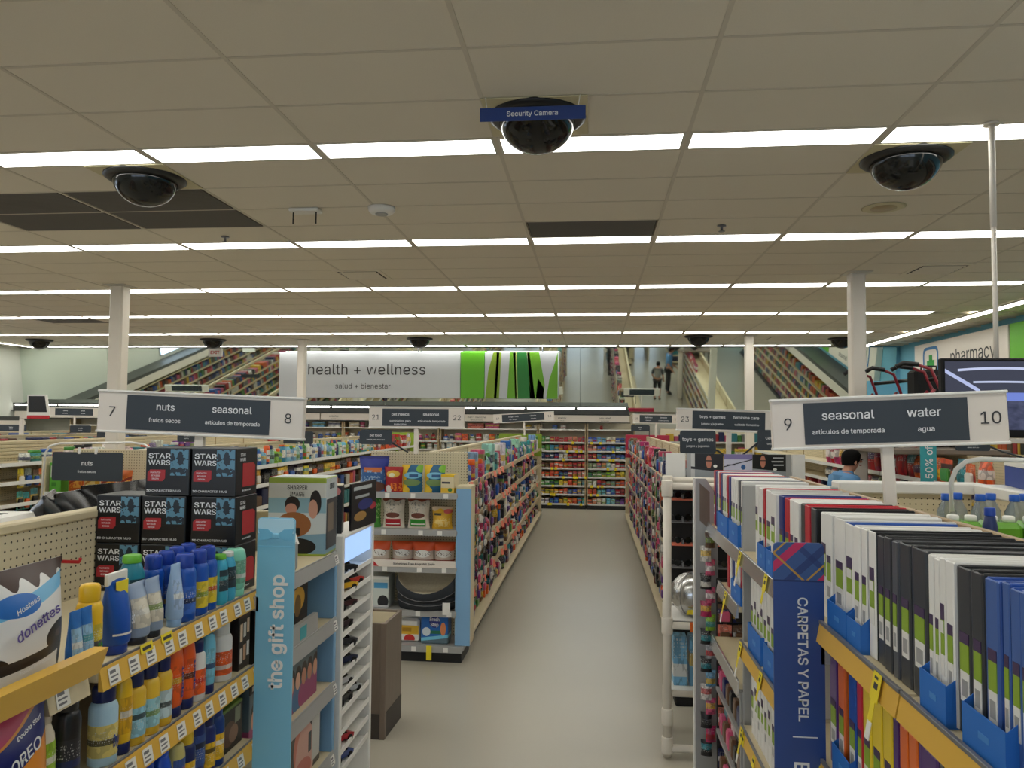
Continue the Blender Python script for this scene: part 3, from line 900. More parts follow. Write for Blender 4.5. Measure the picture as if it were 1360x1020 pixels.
# the long gondola D: cleaning and pet goods on top, pouches and hanging packs below
for z, hr in ((1.47, (.17, .32)), (1.14, (.13, .27)), (.80, (.13, .27)), (.46, (.13, .27)), (.14, (.12, .25))):
    kinds = ['bottle', 'spray bottle', 'pouch', 'carton', 'jar'] if z == 1.47 else ['pouch', 'carton', 'hang pack', 'hang pack', 'jar', 'pouch']
    cols = ['white', 'purple', 'lime', 'pink', 'blue', 'teal', 'navy', 'sky blue', 'magenta', 'mint'] if z == 1.47 else ['teal', 'black', 'black', 'navy', 'brown', 'black', 'teal', 'brown', 'pink', 'grey', 'purple', 'black', 'navy', 'magenta', 'white']
    face_row(-1.55, 1, 7.06, 16.2, z, .42, kinds, cols, f'on the {SHN[z]} long gondola shelf', f'goods on the {SHN[z]} shelf of the long gondola', hr=hr, gap=(.02, .16), name='aisle')
k = 0
for (sd, z, i), s in shD.items():
    for q in range(RNG.choice((1, 2, 2, 3)) if i < 4 else RNG.choice((0, 1, 1))):
        ob('shelf_tag', tagfl, s, (.212, -slD / 2 + .15 + q * slD / 3 + RNG.uniform(-.1, .1), -.012), (rad(-18), 0, rad(78)))
# gondola E: hanging toys
for z, hr in ((1.47, (.18, .27)), (1.14, (.14, .27)), (.80, (.16, .27)), (.46, (.18, .27)), (.14, (.14, .25))):
    face_row(1.15, -1, 6.78, 16.2, z, .42, ['hang pack', 'hang pack', 'pouch', 'carton'], ['pink', 'purple', 'black', 'brown', 'grey', 'magenta', 'navy', 'brown', 'cream', 'red', 'black', 'black', 'orange'], f'on the {SHN[z]} toy gondola shelf', f'toys on the {SHN[z]} shelf of the toy gondola', hr=hr, gap=(.02, .09), name='toy')
for (sd, z, i), s in shE.items():
    for q in range(RNG.choice((0, 1, 1, 2))):
        ob('shelf_tag', tagfl, s, (.212, -slE / 2 + .2 + q * .45 + RNG.uniform(-.1, .25), -.012), (rad(-18), 0, rad(100)))
# packs hung on clip strips in front of the toy shelves and of the first long gondola bays
cstrip = MB().box(-.004, .004, -.012, .012, 0, 1.15).mesh('clip_ribbon', 'tag_white')
for gx, sd, who, ys in ((1.15, -1, 'toy gondola', (7.1, 7.6, 8.1, 8.7, 9.3, 10.0, 10.8, 11.6, 12.6)), (-1.55, 1, 'long gondola', (7.35, 7.75, 8.25))):
    for si, y in enumerate(ys):
        fx_ = gx + sd * .462
        t = thing('clip_strip', f'{ordinal(si)} hanging clip strip from the near end of the {who}', 'strip', (fx_, y, .35), group=f'clip strips of the {who}')
        ob('ribbon', cstrip, t)
        R_ = Row(f'on the {ordinal(si)} {who} clip strip', 'its foot', f'packs on the clip strips of the {who}')
        for k_ in range(8):
            cn = RNG.choice(['pink', 'magenta', 'black', 'brown', 'white', 'purple', 'orange', 'sky blue', 'cream'] if sd < 0 else ['black', 'navy', 'brown', 'black', 'purple', 'grey', 'salmon'])
            R_.add(good('hang pack', 'strip_pack', (fx_ + sd * .012, y + RNG.uniform(-.02, .02), .36 + k_ * .145), sd * pi / 2, (RNG.uniform(.07, .11), .04, RNG.uniform(.11, .14)), PAL[cn], PAL[RNG.choice(['white', 'pink', 'black', 'purple'])]), f'{cn} hanging pack')
        R_.done()
# gondola F: shampoo bottles on the top shelf, small packs under them
face_row(-4.3, 1, 7.0, 13.6, 1.5, .43, ['flat bottle', 'bottle', 'upended bottle', 'pump bottle', 'bottle'], ['sky blue', 'blue', 'teal', 'sky blue', 'green', 'white', 'navy', 'lime', 'orange', 'mint'], 'on the top shampoo shelf', 'bottles on the top shampoo shelf', hr=(.18, .25), wr=(.08, .11), gap=(.012, .03), caps=('white', 'green', 'yellow', 'navy', 'teal', 'orange'), name='shampoo', far_scale=False)
face_row(-4.3, 1, 13.7, 16.3, 1.5, .43, ['pouch', 'bottle', 'carton'], ['red', 'white', 'orange', 'pink'], 'on the last shampoo shelf stretch', 'red and white goods at the far end of the shampoo shelf', hr=(.2, .28), wr=(.14, .2), name='bulk', far_scale=False)
face_row(-4.3, 1, 7.0, 16.2, 1.28, .43, ['hang pack', 'carton'], ['yellow', 'black', 'brown', 'black', 'yellow', 'cream'], 'on the shelf below the shampoo', 'packs on the shelf below the shampoo', hr=(.12, .18), wr=(.12, .2), name='hair')
# gondola H: packs laid on its top shelf, pegged packs below
face_row(-7.2, 1, 8.6, 12.5, 1.5, .43, ['pouch', 'carton', 'jar'], ['white', 'pink', 'sky blue', 'teal', 'purple', 'white'], 'on the slatted back top shelf', 'goods on the top shelf before the slatted back', hr=(.1, .2), wr=(.12, .2), name='bath', far_scale=False)
for z, nm_ in ((1.2, 'upper'), (.93, 'lower')):
    face_row(-7.2, 1, 8.6, 11.0, z, .40, ['hang pack'], ['brown', 'white', 'orange', 'yellow', 'teal', 'grey', 'black'], f'in the {nm_} row under the slatted back', f'pegged packs in the {nm_} row', hr=(.2, .25), wr=(.09, .12), gap=(.02, .04), name='pegged', far_scale=False)
# slats of the back panel of gondola H (rib by rib)
slat = MB().cbox(-.008, .008, -1.8, 1.8, 0, .036, .004).mesh('back_slat', 'cream')
for k_ in range(5):
    ob('back_slat', slat, gH, (.03, 3.0, 1.54 + k_ * .042))
# gondola I: red pouches, teal and orange bags
for z, a, b, cols, hr in ((1.5, 6.95, 8.4, ['orange', 'orange', 'orange', 'teal'], (.2, .24)), (1.5, 8.5, 11.5, ['red', 'red', 'magenta'], (.27, .32)), (1.28, 6.95, 8.4, ['orange', 'teal', 'navy'], (.15, .19)), (1.28, 8.5, 11.5, ['red', 'navy', 'black', 'red'], (.15, .19))):
    face_row(3.72, -1, a, b, z, .43, ['pouch', 'pouch', 'hang pack'] if 'teal' in cols else ['pouch'], cols, f'on the {SHN[z]} pouch gondola shelf' + (', front half' if a < 8 else ', rear half'), f'bags on the {SHN[z]} shelf of the red pouch gondola', hr=hr, wr=(.16, .24), gap=(.01, .03), name='snack', far_scale=False)
# ------------------------------------------------------------------ flat printed art for single packages
def art(name, base, shapes, rough=0.42):
    """printed artwork: shapes in u (0..1 across) and v (0..1 up) of the object's own bounding box"""
    m = mat(name, base, rough)
    tc = nd(m, 'ShaderNodeTexCoord')
    sp = nd(m, 'ShaderNodeSeparateXYZ')
    lk(m, tc.outputs['Generated'], sp.inputs[0])
    u, v = sp.outputs[0], sp.outputs[2]
    c = RGB(base)
    for s in shapes:
        k = s[0]
        if k == 'rect':
            _, u0, u1, v0, v1, col = s
            a = mth(m, 'LESS_THAN', mth(m, 'ABSOLUTE', mth(m, 'SUBTRACT', u, (u0 + u1) / 2)), (u1 - u0) / 2)
            b = mth(m, 'LESS_THAN', mth(m, 'ABSOLUTE', mth(m, 'SUBTRACT', v, (v0 + v1) / 2)), (v1 - v0) / 2)
            f = mth(m, 'MULTIPLY', a, b)
        elif k == 'ell':
            _, cu, cv, ru, rv, col = s
            a = mth(m, 'POWER', mth(m, 'DIVIDE', mth(m, 'SUBTRACT', u, cu), ru), 2.0)
            b = mth(m, 'POWER', mth(m, 'DIVIDE', mth(m, 'SUBTRACT', v, cv), rv), 2.0)
            f = mth(m, 'LESS_THAN', mth(m, 'ADD', a, b), 1.0)
        elif k == 'wave':          # everything above a wavy line
            _, v0, amp, fr, col = s
            f = mth(m, 'GREATER_THAN', mth(m, 'ADD', v, mth(m, 'MULTIPLY', mth(m, 'SINE', mth(m, 'MULTIPLY', u, fr)), amp)), v0)
        elif k == 'under':         # everything below v = a + b*u
            _, a_, b_, col = s
            f = mth(m, 'LESS_THAN', v, mth(m, 'ADD', mth(m, 'MULTIPLY', u, b_), a_))
        elif k == 'diag':          # band around v = a + b*u
            _, a_, b_, h, col = s
            f = mth(m, 'LESS_THAN', mth(m, 'ABSOLUTE', mth(m, 'SUBTRACT', v, mth(m, 'ADD', mth(m, 'MULTIPLY', u, b_), a_))), h)
        elif k == 'mottle':        # blotches inside a rectangle
            _, u0, u1, v0, v1, col, sc, th = s
            a = mth(m, 'LESS_THAN', mth(m, 'ABSOLUTE', mth(m, 'SUBTRACT', u, (u0 + u1) / 2)), (u1 - u0) / 2)
            b = mth(m, 'LESS_THAN', mth(m, 'ABSOLUTE', mth(m, 'SUBTRACT', v, (v0 + v1) / 2)), (v1 - v0) / 2)
            no = nd(m, 'ShaderNodeTexNoise')
            no.inputs['Scale'].default_value = sc
            lk(m, tc.outputs['Generated'], no.inputs['Vector'])
            f = mth(m, 'MULTIPLY', mth(m, 'MULTIPLY', a, b), mth(m, 'GREATER_THAN', no.outputs[0], th))
        c = mixc(m, f, c, RGB(col))
    if not isinstance(c, tuple):
        lk(m, c, m.node_tree.nodes['Principled BSDF'].inputs['Base Color'])
    return m
def abox(artname, ch=.02):
    return MB().cbox(-.5, .5, -.5, .5, 0, 1, ch).mesh(artname, artname)
def abag(artname):
    return pouch(10, 12).mesh(artname, artname)
def placed(name, me, label, cat, loc, rotz, size, group=None, color=None, rot=None):
    o = ob(name, me, None, loc, rot or (0, 0, rotz), color, size)
    o['label'], o['category'] = label, cat
    if group:
        o['group'] = group
    return o
W = (232, 230, 224)

# ------------------------------------------------------------------ hanging aisle signs
def aisle_sign(x, y, z, n1, t1, t2, n2, label, yaw=0, roll=0, wd=.94, post=1.75, small=False):
    t = thing('aisle_sign', label, 'sign', (x, y, z), rot=(0, rad(roll), rad(yaw)), group='numbered aisle signs')
    h = .19
    ob('sign_box', MB().cbox(-wd / 2, wd / 2, -.02, .02, -h / 2, h / 2, .004).mesh('sign_box', 'sign_white'), t)
    a = wd / 2 * .70
    ob('slate_panel', MB().box(-a - .005, a - .01, -.023, -.0195, -h * .41, h * .40).mesh('slate_panel', 'slate'), t)
    ob('slate_panel', MB().box(-a + .01, a + .005, .0195, .023, -h * .41, h * .40).mesh('slate_panel', 'slate'), t)
    for zz in (-h / 2 + .004, h / 2 - .004):
        ob('edge_rail', MB().cbox(-wd / 2 - .002, wd / 2 + .002, -.026, .026, zz - .005, zz + .005, .002).mesh('edge_rail', 'white'), t)
    if n1:
        text(t, n1, .085, (-wd / 2 * .855, -.0215, 0), m='ink')
    if n2:
        text(t, n2, .085, (wd / 2 * .855, -.0215, 0), m='ink')
    for sx, tt in ((-1, t1), (1, t2)):
        if tt:
            b = text(t, tt[0], .062 if not small else .05, (sx * a * .46 - .004, -.0245, .028), bold=.008)
            for k, ln in enumerate(tt[1:]):
                text(t, ln, (.036 if len(ln) < 17 else .033), (sx * a * .47 - .002, -.0245, -.032 - .03 * k), bold=.006)
    if post:
        pl = z - h / 2 - post
        ob('post', MB().cbox(-.02, .02, -.015, .015, -h / 2 - pl, -h / 2 + .005, .003).mesh('post', 'column_paint'), t)
    return t
aisle_sign(-1.745, 3.3, 2.066, '7', ('nuts', 'frutos secos'), ('seasonal', 'artículos de temporada'), '8', 'hanging aisle sign reading seven and eight, nuts and seasonal', 3, 1.9, post=1.72)
aisle_sign(1.066, 2.96, 2.062, '9', ('seasonal', 'artículos de temporada'), ('water', 'agua'), '10', 'hanging aisle sign reading nine and ten, seasonal and water', -6, -2.6, wd=.8, post=1.74)
aisle_sign(-1.56, 6.75, 2.075, '21', ('pet needs', 'suministros para', 'mascotas'), ('seasonal', 'artículos de temporada'), '22', 'aisle sign reading pet needs above the pet food endcap', 0, 0, wd=.86, small=True)
aisle_sign(1.155, 6.75, 2.07, '23', ('toys + games', 'juegos y juguetes'), ('feminine care', 'cuidado femenino'), '24', 'aisle sign reading toys and games above the glasses display', 8, 1.2, wd=.9, small=True)
aisle_sign(-1.46, 16.3, 2.13, '17', ('cough + cold', 'tos + resfriado'), ('vitamins', 'vitaminas'), '18', 'tilted far aisle sign at the back end of the long gondola', -4, -3.5, wd=1.3, small=True)
aisle_sign(1.3, 16.2, 2.12, '15', ('stationery', 'papelería'), ('feminine', 'cuidado femenino'), '16', 'far aisle sign at the back end of the toy gondola', 0, .5, wd=.95, small=True)
aisle_sign(-11.55, 16.2, 2.17, '', ('bakery', 'panadería'), ('cereal', 'cereales'), '', 'small far aisle sign near the off-white side wall', 0, .5, wd=1.3, small=True)
def flag(x, y, z, wd, h, lines, label, arm=None, yaw=0):
    t = thing('category_tag', label, 'sign', (x, y, z), rad(yaw), group='slate category tags')
    r = .02
    pts = []
    for cx, cz, a0 in ((wd / 2 - r, h / 2 - r, 0), (-wd / 2 + r, h / 2 - r, 90), (-wd / 2 + r, -h / 2 + r, 180), (wd / 2 - r, -h / 2 + r, 270)):
        for k in range(4):
            a = rad(a0 + 30 * k)
            pts.append((cx + r * cos(a), cz + r * sin(a)))
    ob('plate', MB().prism(pts, -.004, .004).mesh('tag_plate', 'slate'), t)
    text(t, lines[0], h * .30, (0, -.0055, h * .12), bold=.008)
    text(t, lines[1], h * .17, (0, -.0055, -h * .17), bold=.006)
    if arm:
        ob('arm', MB().tube(arm, .008, 6).mesh('tag_arm', 'slate'), t)
    else:
        for sx in (-1, 1):
            ob('clip', MB().cbox(-.012, .012, -.008, .008, h / 2 - .015, h / 2 + .04, .003).mesh('tag_clip', 'tag_white'), t, (sx * wd * .12, 0, 0))
flag(-4.29, 6.2, 1.63, .64, .245, ('nuts', 'frutos secos'), 'large slate tag reading nuts over the orange snack bags')
flag(-7.9, 12.0, 1.73, .5, .18, ('paper plates', 'platos de papel'), 'slate tag reading paper plates over the far gondolas', [(.2, 0, .05), (.55, 0, .02), (.7, 0, -.01)])
flag(-6.15, 11.2, 1.77, .3, .16, ('drinks', 'bebidas'), 'slate tag half hidden under the nuts and seasonal sign', [(.1, 0, .05), (.7, 0, 0), (1.84, 0, 0)])
flag(-4.0, 10.2, 1.8, .42, .17, ('shampoo', 'champú'), 'slate tag beside the number eight over the shampoo bottles', [(-.15, 0, 0), (-.3, 0, -.06)])
flag(-1.83, 6.4, 1.905, .28, .125, ('pet food', 'comida para mascotas'), 'slate tag reading pet food above the blue kibble bag', [(-.1, 0, .04), (-.1, .25, .04), (.2, .34, -.14)])
flag(.86, 6.5, 1.89, .29, .19, ('toys + games', 'juegos y juguetes'), 'slate tag reading toys and games beside the hanging toys', [(.1, 0, -.04), (.2, .2, -.08), (.28, .25, -.14)])
flag(1.47, 6.6, 1.91, .22, .17, ('cards', 'tarjetas'), 'slate tag with its end hidden behind the number nine', [(-.08, 0, 0), (-.25, .1, -.16)])
flag(3.12, 6.75, 1.88, .27, .085, ('foot care', 'cuidado de los pies'), 'slate tag reading foot care by the orange snack bags', [(.12, 0, 0), (.3, .15, -.05), (.58, .17, -.13)])
flag(.95, 15.8, 1.93, .36, .13, ('games', 'juegos'), 'far slate tag beside the toy gondola end', [(.1, 0, .04), (.2, .2, .04), (.2, .3, -.2)])
flag(-10.9, 13.5, 1.84, .62, .12, ('baking', 'repostería'), 'far slate tag near the small far aisle sign', [(-.2, 0, 0), (-.9, 0, -.06)])
flag(-9.15, 13.0, 1.84, .4, .13, ('snacks', 'bocadillos'), 'far slate tag right of the far cream shelf backs', [(-.1, 0, 0), (-.3, .1, -.09)])

# banner on the mirrors
t = thing('wellness_banner', 'long white banner with green leaf picture before the mirrors', 'banner', (0, 18.24, 0))
ob('word_board', MB().cbox(-7.66, -3.16, -.04, .04, 2.58, 3.69, .01).mesh('word_board', mat('banner_grey', (206, 210, 214), .4)), t)
ob('green_board', MB().cbox(-3.15, -2.58, -.04, .04, 2.58, 3.69, .01).mesh('green_board', 'green_panel'), t)
leaf = art('leaf_print', (196, 200, 206), [])
nt = MATS['leaf_print']
b0, b1 = -2.57, -.82
ob('leaf_board', MB().cbox(b0, b1, -.04, .04, 2.58, 3.69, .01).mesh('leaf_board', 'leaf_print'), t)
mat('leaf_dark', (36, 124, 50), .5); mat('leaf_mid', (108, 172, 36), .5); mat('leaf_pale', (186, 204, 110), .5); mat('leaf_olive', (132, 164, 40), .5)
def bl(poly, m):
    w_ = b1 - b0
    ob('leaf_shape', MB().prism([(b0 + u * w_, 2.585 + v * 1.1) for u, v in poly], -.045, -.0405).mesh('leaf_shape', m), t)
for poly, m in ([(0.01, 0), (.2, 0), (.225, 1), (.12, 1), (.05, .6)], 'leaf_olive'), ([(.13, 0), (.165, 0), (.2, 1), (.165, 1)], 'leaf_pale'), ([(.31, 0), (.44, 0), (.42, 1), (.345, 1)], 'leaf_mid'), \
        ([(.42, 0), (.455, 0), (.435, 1), (.385, 1), (.405, .6)], 'leaf_pale'), ([(.455, 0), (.64, 0), (.57, 1), (.435, 1)], 'leaf_dark'), ([(.62, 0), (.8, 0), (.82, .3), (.74, 1), (.58, 1)], 'leaf_mid'), \
        ([(.64, 0), (.69, 0), (.61, 1), (.575, 1)], 'leaf_pale'), ([(.70, 0), (.8, 0), (.81, .22), (.73, .44)], 'leaf_dark'), ([(.84, 0), (.995, 0), (.995, 1), (.96, .8), (.88, .4)], 'leaf_mid'):
    bl(poly, m)
text(t, 'health + wellness', .50, (-5.47, -.043, 3.27), m='ink', space=1.02)
text(t, 'salud + bienestar', .245, (-5.55, -.043, 2.87), m='ink')
for x in (-7.2, -4.2, -1.2):
    ob('hanger_rod', MB().tube([(x, 0, 3.68), (x, 0, CEIL)], .01, 6).mesh('hanger_rod', 'shelf_lip'), t)
t = thing('exit_sign', 'small white exit sign with red letters under a far dome', 'sign', (-8.95, 17.5, 3.62))
ob('housing', MB().cbox(-.17, .17, -.03, .03, -.1, .1, .01).mesh('exit_housing', 'white'), t)
text(t, 'EXIT', .14, (0, -.033, 0), m='red', bold=.02)
ob('stem', MB().box(-.02, .02, -.02, .02, .1, CEIL - 3.62).mesh('exit_stem', 'white'), t)

# pharmacy board on the blue wall
t = thing('pharmacy_board', 'long white pharmacy board with green panel on the blue wall', 'sign', (XR - .101, 0, 0))
ob('word_board', MB().cbox(-.05, .1, 13.55, 17.3, 2.6, 3.73, .01).mesh('pharmacy_white', 'sign_white'), t)
ob('green_board', MB().cbox(-.05, .1, 11.2, 13.5, 2.6, 3.73, .01).mesh('green_board', 'green_panel'), t)
text(t, 'pharmacy', .52, (-.053, 14.8, 3.36), 'W', m='ink')
text(t, 'farmacia', .26, (-.053, 14.85, 2.8), 'W', m='ink')
MWv = Matrix(((0, 0, -1), (-1, 0, 0), (0, 1, 0)))
pts = [(16.1 + .34 * cos(a) * (1 if abs(cos(a)) < .7 else .95), 3.12 + .34 * sin(a)) for a in [2 * pi * k / 28 for k in range(28)]]
def squircle(cy, cz, r, e=.35):
    out = []
    for k in range(32):
        a = 2 * pi * k / 32
        c_, s_ = cos(a), sin(a)
        out.append((cy + r * math.copysign(abs(c_) ** e, c_), cz + r * math.copysign(abs(s_) ** e, s_)))
    return out
mb = MB()
o_, i_ = squircle(16.5, 3.28, .36), squircle(16.5, 3.28, .30)
mb.add([(-.055, y, z) for y, z in o_] + [(-.055, y, z) for y, z in i_], [(k, (k + 1) % 32, 32 + (k + 1) % 32, 32 + k) for k in range(32)])
ob('badge_ring', mb.mesh('badge_ring', mat('badge_blue', (30, 110, 170), .5)), t)
ob('cross', MB().box(-.057, -.052, 16.43, 16.57, 3.1, 3.47).box(-.0575, -.0515, 16.33, 16.67, 3.22, 3.36).mesh('cross', mat('cross_green', (40, 150, 60), .5)), t)

# television on its ceiling pole
t = thing('monitor', 'black flat screen monitor on a thin white ceiling pole showing the store', 'television', (2.36, 4.69, 2.21), rad(0))
ob('housing', MB().cbox(-.365, .365, -.02, .03, -.23, .225, .008).mesh('monitor_housing', 'matte_black'), t)
scr = mat('screen_glow', (60, 70, 120), .3)
def screen_mat():
    m = MATS['screen_glow']
    nt = m.node_tree
    tc = nd(m, 'ShaderNodeTexCoord')
    sp = nd(m, 'ShaderNodeSeparateXYZ')
    lk(m, tc.outputs['Generated'], sp.inputs[0])
    u, v = sp.outputs[0], sp.outputs[2]
    c = RGB((88, 96, 140))
    no = nd(m, 'ShaderNodeTexNoise'); no.inputs['Scale'].default_value = 14
    lk(m, tc.outputs['Generated'], no.inputs['Vector'])
    low = mth(m, 'LESS_THAN', v, .42)
    c = mixc(m, mth(m, 'GREATER_THAN', v, .55), c, RGB((66, 68, 84)))
    c = mixc(m, low, c, mixc(m, no.outputs[0], RGB((20, 24, 50)), RGB((96, 100, 130))))
    c = mixc(m, mth(m, 'MULTIPLY', mth(m, 'LESS_THAN', mth(m, 'ABSOLUTE', mth(m, 'SUBTRACT', v, .48)), .06), mth(m, 'GREATER_THAN', u, .35)), c, RGB((120, 140, 220)))
    for v0, k, u0, h in ((.90, .25, .1, .018), (.70, .12, .22, .014)):
        cur = mth(m, 'SUBTRACT', v0, mth(m, 'MULTIPLY', mth(m, 'POWER', mth(m, 'SUBTRACT', u, .45), 2.0), k))
        b = mth(m, 'MULTIPLY', mth(m, 'LESS_THAN', mth(m, 'ABSOLUTE', mth(m, 'SUBTRACT', v, cur)), h), mth(m, 'GREATER_THAN', u, u0))
        c = mixc(m, b, c, RGB((205, 214, 245)))
    d = mth(m, 'MULTIPLY', mth(m, 'LESS_THAN', mth(m, 'ABSOLUTE', mth(m, 'ADD', mth(m, 'SUBTRACT', v, .86), mth(m, 'MULTIPLY', u, 1.1))), .03), mth(m, 'LESS_THAN', u, .27))
    c = mixc(m, d, c, RGB((190, 200, 240)))
    bs = nt.nodes['Principled BSDF']
    bs.inputs['Base Color'].default_value = (0, 0, 0, 1)
    lk(m, c, bs.inputs['Emission Color'])
    bs.inputs['Emission Strength'].default_value = .9
screen_mat()
ob('screen', MB().box(-.345, .345, -.0225, -.0205, -.185, .205).mesh('screen', 'screen_glow'), t)
ob('pole', MB().tube([(-.03, .05, .1), (-.03, .05, 1.0)], .014, 10).tube([(-.03, .05, 1.0), (-.03, .05, CEIL - 2.21)], .018, 10).lathe([(.045, CEIL - 2.225), (.04, CEIL - 2.21)], 14, c=(-.03, .05)).mesh('pole', 'column_paint'), t)
ob('lower_shelf', MB().cbox(-.35, .35, -.05, .1, -.262, -.235, .004).mesh('lower_shelf', 'sign_white'), t)
t = thing('kiosk_screen', 'small tilted kiosk screen in a white frame above the far shelves', 'screen', (-9.2, 12.0, 0))
ob('frame', MB().prism([(-.2, 2.06), (.2, 2.06), (.13, 2.42), (-.2, 2.42)], -.02, .02).mesh('kiosk_frame', 'white'), t)
ob('screen', MB().prism([(-.17, 2.13), (.16, 2.13), (.11, 2.4), (-.18, 2.4)], -.023, -.0205).mesh('kiosk_screen', 'black'), t)
ob('red_foot', MB().cbox(-.19, .2, -.03, .0, 2.02, 2.075, .004).mesh('kiosk_foot', 'red'), t)
ob('post', MB().box(-.33, -.27, -.02, .02, 1.75, 2.03).box(-.33, .03, -.02, .02, 2.02, 2.06).mesh('kiosk_post', 'sign_white'), t)

# ------------------------------------------------------------------ endcap of the long gondola: pet goods
EX = -1.55
t = thing('endcap_shelf', 'pet food endcap with grey shelves and a blue side board', 'shelving', (EX, 6.98, 0))
ob('back_panel', MB().cbox(-.47, .42, -.06, -.01, .1, 1.765, .004).mesh('endcap_back', 'peg_x'), t)
ob('kick_plate', MB().box(-.46, .45, -.42, -.02, 0, .085).mesh('kick_plate', 'black'), t)
for z in (.135, .42, .79, 1.105, 1.42):
    dp = .45 if z < .2 else .41
    s = ob('shelf', MB().cbox(-.465, .40 if z > .2 else .47, -dp, -.02, -.03, 0, .004).mesh('endcap_shelf_board', 'shelf_grey'), t, (0, 0, z))
    ob('price_strip', MB().box(-.46, .395 if z > .2 else .46, -dp - .008, -dp, -.045, .008).mesh('grey_strip', 'shelf_grey'), s)
    for x in (-.2, .05, .3):
        ob('price_tag', MB().box(-.02, .02, -dp - .011, -dp - .0085, -.04, .0).mesh('small_tag', 'tag_white'), s, (x + RNG.uniform(-.05, .05), 0, 0))
ob('sale_tag', MB().box(-.022, .022, -.475, -.468, -.1, .02).mesh('sale_tag', 'tag_yellow'), t, (.18, 0, .13))
ob('side_frame', MB().cbox(.385, .52, -.40, -.2, .14, 1.49, .006).mesh('side_frame', 'cream'), t)
ob('blue_board', MB().box(.388, .517, -.406, -.4, .14, 1.465).mesh('blue_board', 'panel_blue'), t)
BAG = {}
def artbag(n, base, shapes):
    art(n, base, shapes)
    BAG[n] = abag(n)
artbag('kibble_blue', (28, 44, 140), [('under', .62, 0, (52, 100, 160)), ('rect', .2, .8, .55, .68, (216, 120, 60)), ('mottle', .05, .95, .25, .6, (150, 180, 210), 9, .56), ('ell', .5, .14, .42, .16, (106, 70, 58)), ('wave', .93, .01, 20, (20, 30, 110))])
artbag('kibble_red', (168, 26, 36), [('ell', .5, .72, .36, .14, (226, 180, 60)), ('ell', .45, .68, .16, .08, (240, 236, 200)), ('ell', .28, .12, .16, .16, (220, 214, 206)), ('mottle', .4, 1, .05, .35, (232, 130, 50), 10, .5)])
artbag('kibble_yellow', (226, 184, 30), [('ell', .68, .5, .42, .62, (24, 92, 132)), ('ell', .55, .62, .4, .12, (120, 190, 220)), ('ell', .5, .36, .4, .13, (120, 146, 90)), ('ell', .9, .86, .2, .14, (120, 180, 50)), ('ell', .22, .1, .2, .1, (236, 200, 60)), ('rect', .4, .8, .56, .66, (30, 80, 130))])
artbag('kibble_cream_red', (216, 206, 190), [('wave', .88, .03, 12, (150, 74, 50)), ('mottle', .1, .9, .5, .85, (150, 150, 140), 12, .6), ('ell', .5, .42, .3, .09, (110, 60, 44)), ('rect', .16, .84, .06, .3, (176, 30, 44)), ('rect', .2, .8, .12, .16, W)])
artbag('kibble_cream_green', (216, 206, 190), [('wave', .88, .03, 12, (150, 74, 50)), ('mottle', .1, .9, .5, .85, (150, 150, 140), 12, .6), ('ell', .5, .42, .3, .09, (110, 60, 44)), ('rect', .16, .84, .06, .3, (50, 140, 46)), ('rect', .2, .8, .12, .16, W)])
artbag('kibble_green', (66, 140, 50), [('mottle', 0, 1, .3, .9, (150, 190, 110), 8, .56)])
artbag('treat_orange', (220, 84, 34), [('under', .62, 0, (206, 190, 176)), ('ell', .5, .5, .34, .16, W), ('under', .24, 0, (140, 60, 44)), ('mottle', .15, .85, .4, .6, (90, 70, 60), 14, .58), ('wave', .97, .0, 1, (190, 70, 30))])
artbag('yellow_sack', (226, 176, 50), [('wave', .86, .06, 11, (214, 190, 160)), ('rect', .15, .5, .62, .72, (60, 60, 40)), ('mottle', .1, .9, .1, .5, (236, 206, 130), 9, .5), ('ell', .8, .8, .2, .1, (210, 90, 90))])
def pet(me, lab, x, z, size, cat='bag', y=6.72, rotz=0.0, name='pet_food_bag', grp=None):
    return placed(name, BAG[me] if isinstance(me, str) else me, lab, cat, (x, y, z), rotz, size, grp)
pet('kibble_blue', 'big blue kibble bag at the end of the pet food top shelf', -1.93, 1.42, (.27, .14, .31))
pet('kibble_red', 'red kibble bag beside the big blue one', -1.74, 1.42, (.165, .11, .22), y=6.68)
pet('kibble_yellow', 'yellow and teal kibble bag next to the red one', -1.575, 1.42, (.19, .11, .24), y=6.69)
pet('kibble_yellow', 'yellow and teal kibble bag behind the yellow lidded box', -1.375, 1.42, (.19, .11, .24), y=6.69)
art('yellow_box', (220, 206, 170), [('rect', 0, 1, .86, 1, (226, 186, 40)), ('rect', .08, .7, .52, .62, (40, 40, 60)), ('under', .3, 0, (226, 186, 60)), ('ell', .7, .2, .16, .1, (60, 120, 60))])
pet(abox('yellow_box'), 'small yellow lidded cat treat box on the pet food top shelf', -1.235, 1.42, (.12, .13, .165), 'box', 6.65, rad(-8), 'pet_treat_box')
pet('kibble_green', 'green sack at the hidden end of the second pet shelf', -1.92, 1.105, (.12, .1, .27))
pet('kibble_cream_red', 'cream pet food bag with a red band', -1.745, 1.105, (.2, .12, .27))
pet('kibble_cream_green', 'cream pet food bag with a green band', -1.52, 1.105, (.2, .12, .27))
pet('yellow_sack', 'yellow pet food sack at the blue board end', -1.31, 1.105, (.185, .12, .19))
for i, x in enumerate((-1.86, -1.66, -1.47, -1.29)):
    pet('treat_orange', f'{ordinal(i)} orange dog treat bag from the wooden bin side', x, .79, (.195, .1, .2), grp='orange dog treat bags', y=6.70 + .02 * (i % 2), rotz=rad((-4, 3, -2, 4)[i]), name='dog_treat_bag')
t2 = thing('shelf_header', 'white cardboard shelf header under the orange dog treats', 'sign', (EX - .03, 6.56, .79))
ob('board', MB().cbox(-.43, .42, -.004, .004, 0, .06, .002).mesh('header_board', 'sign_white'), t2)
text(t2, 'Sometimes Even Dogs Will Smile', .034, (.06, -.006, .03), m='ink', bold=.004)
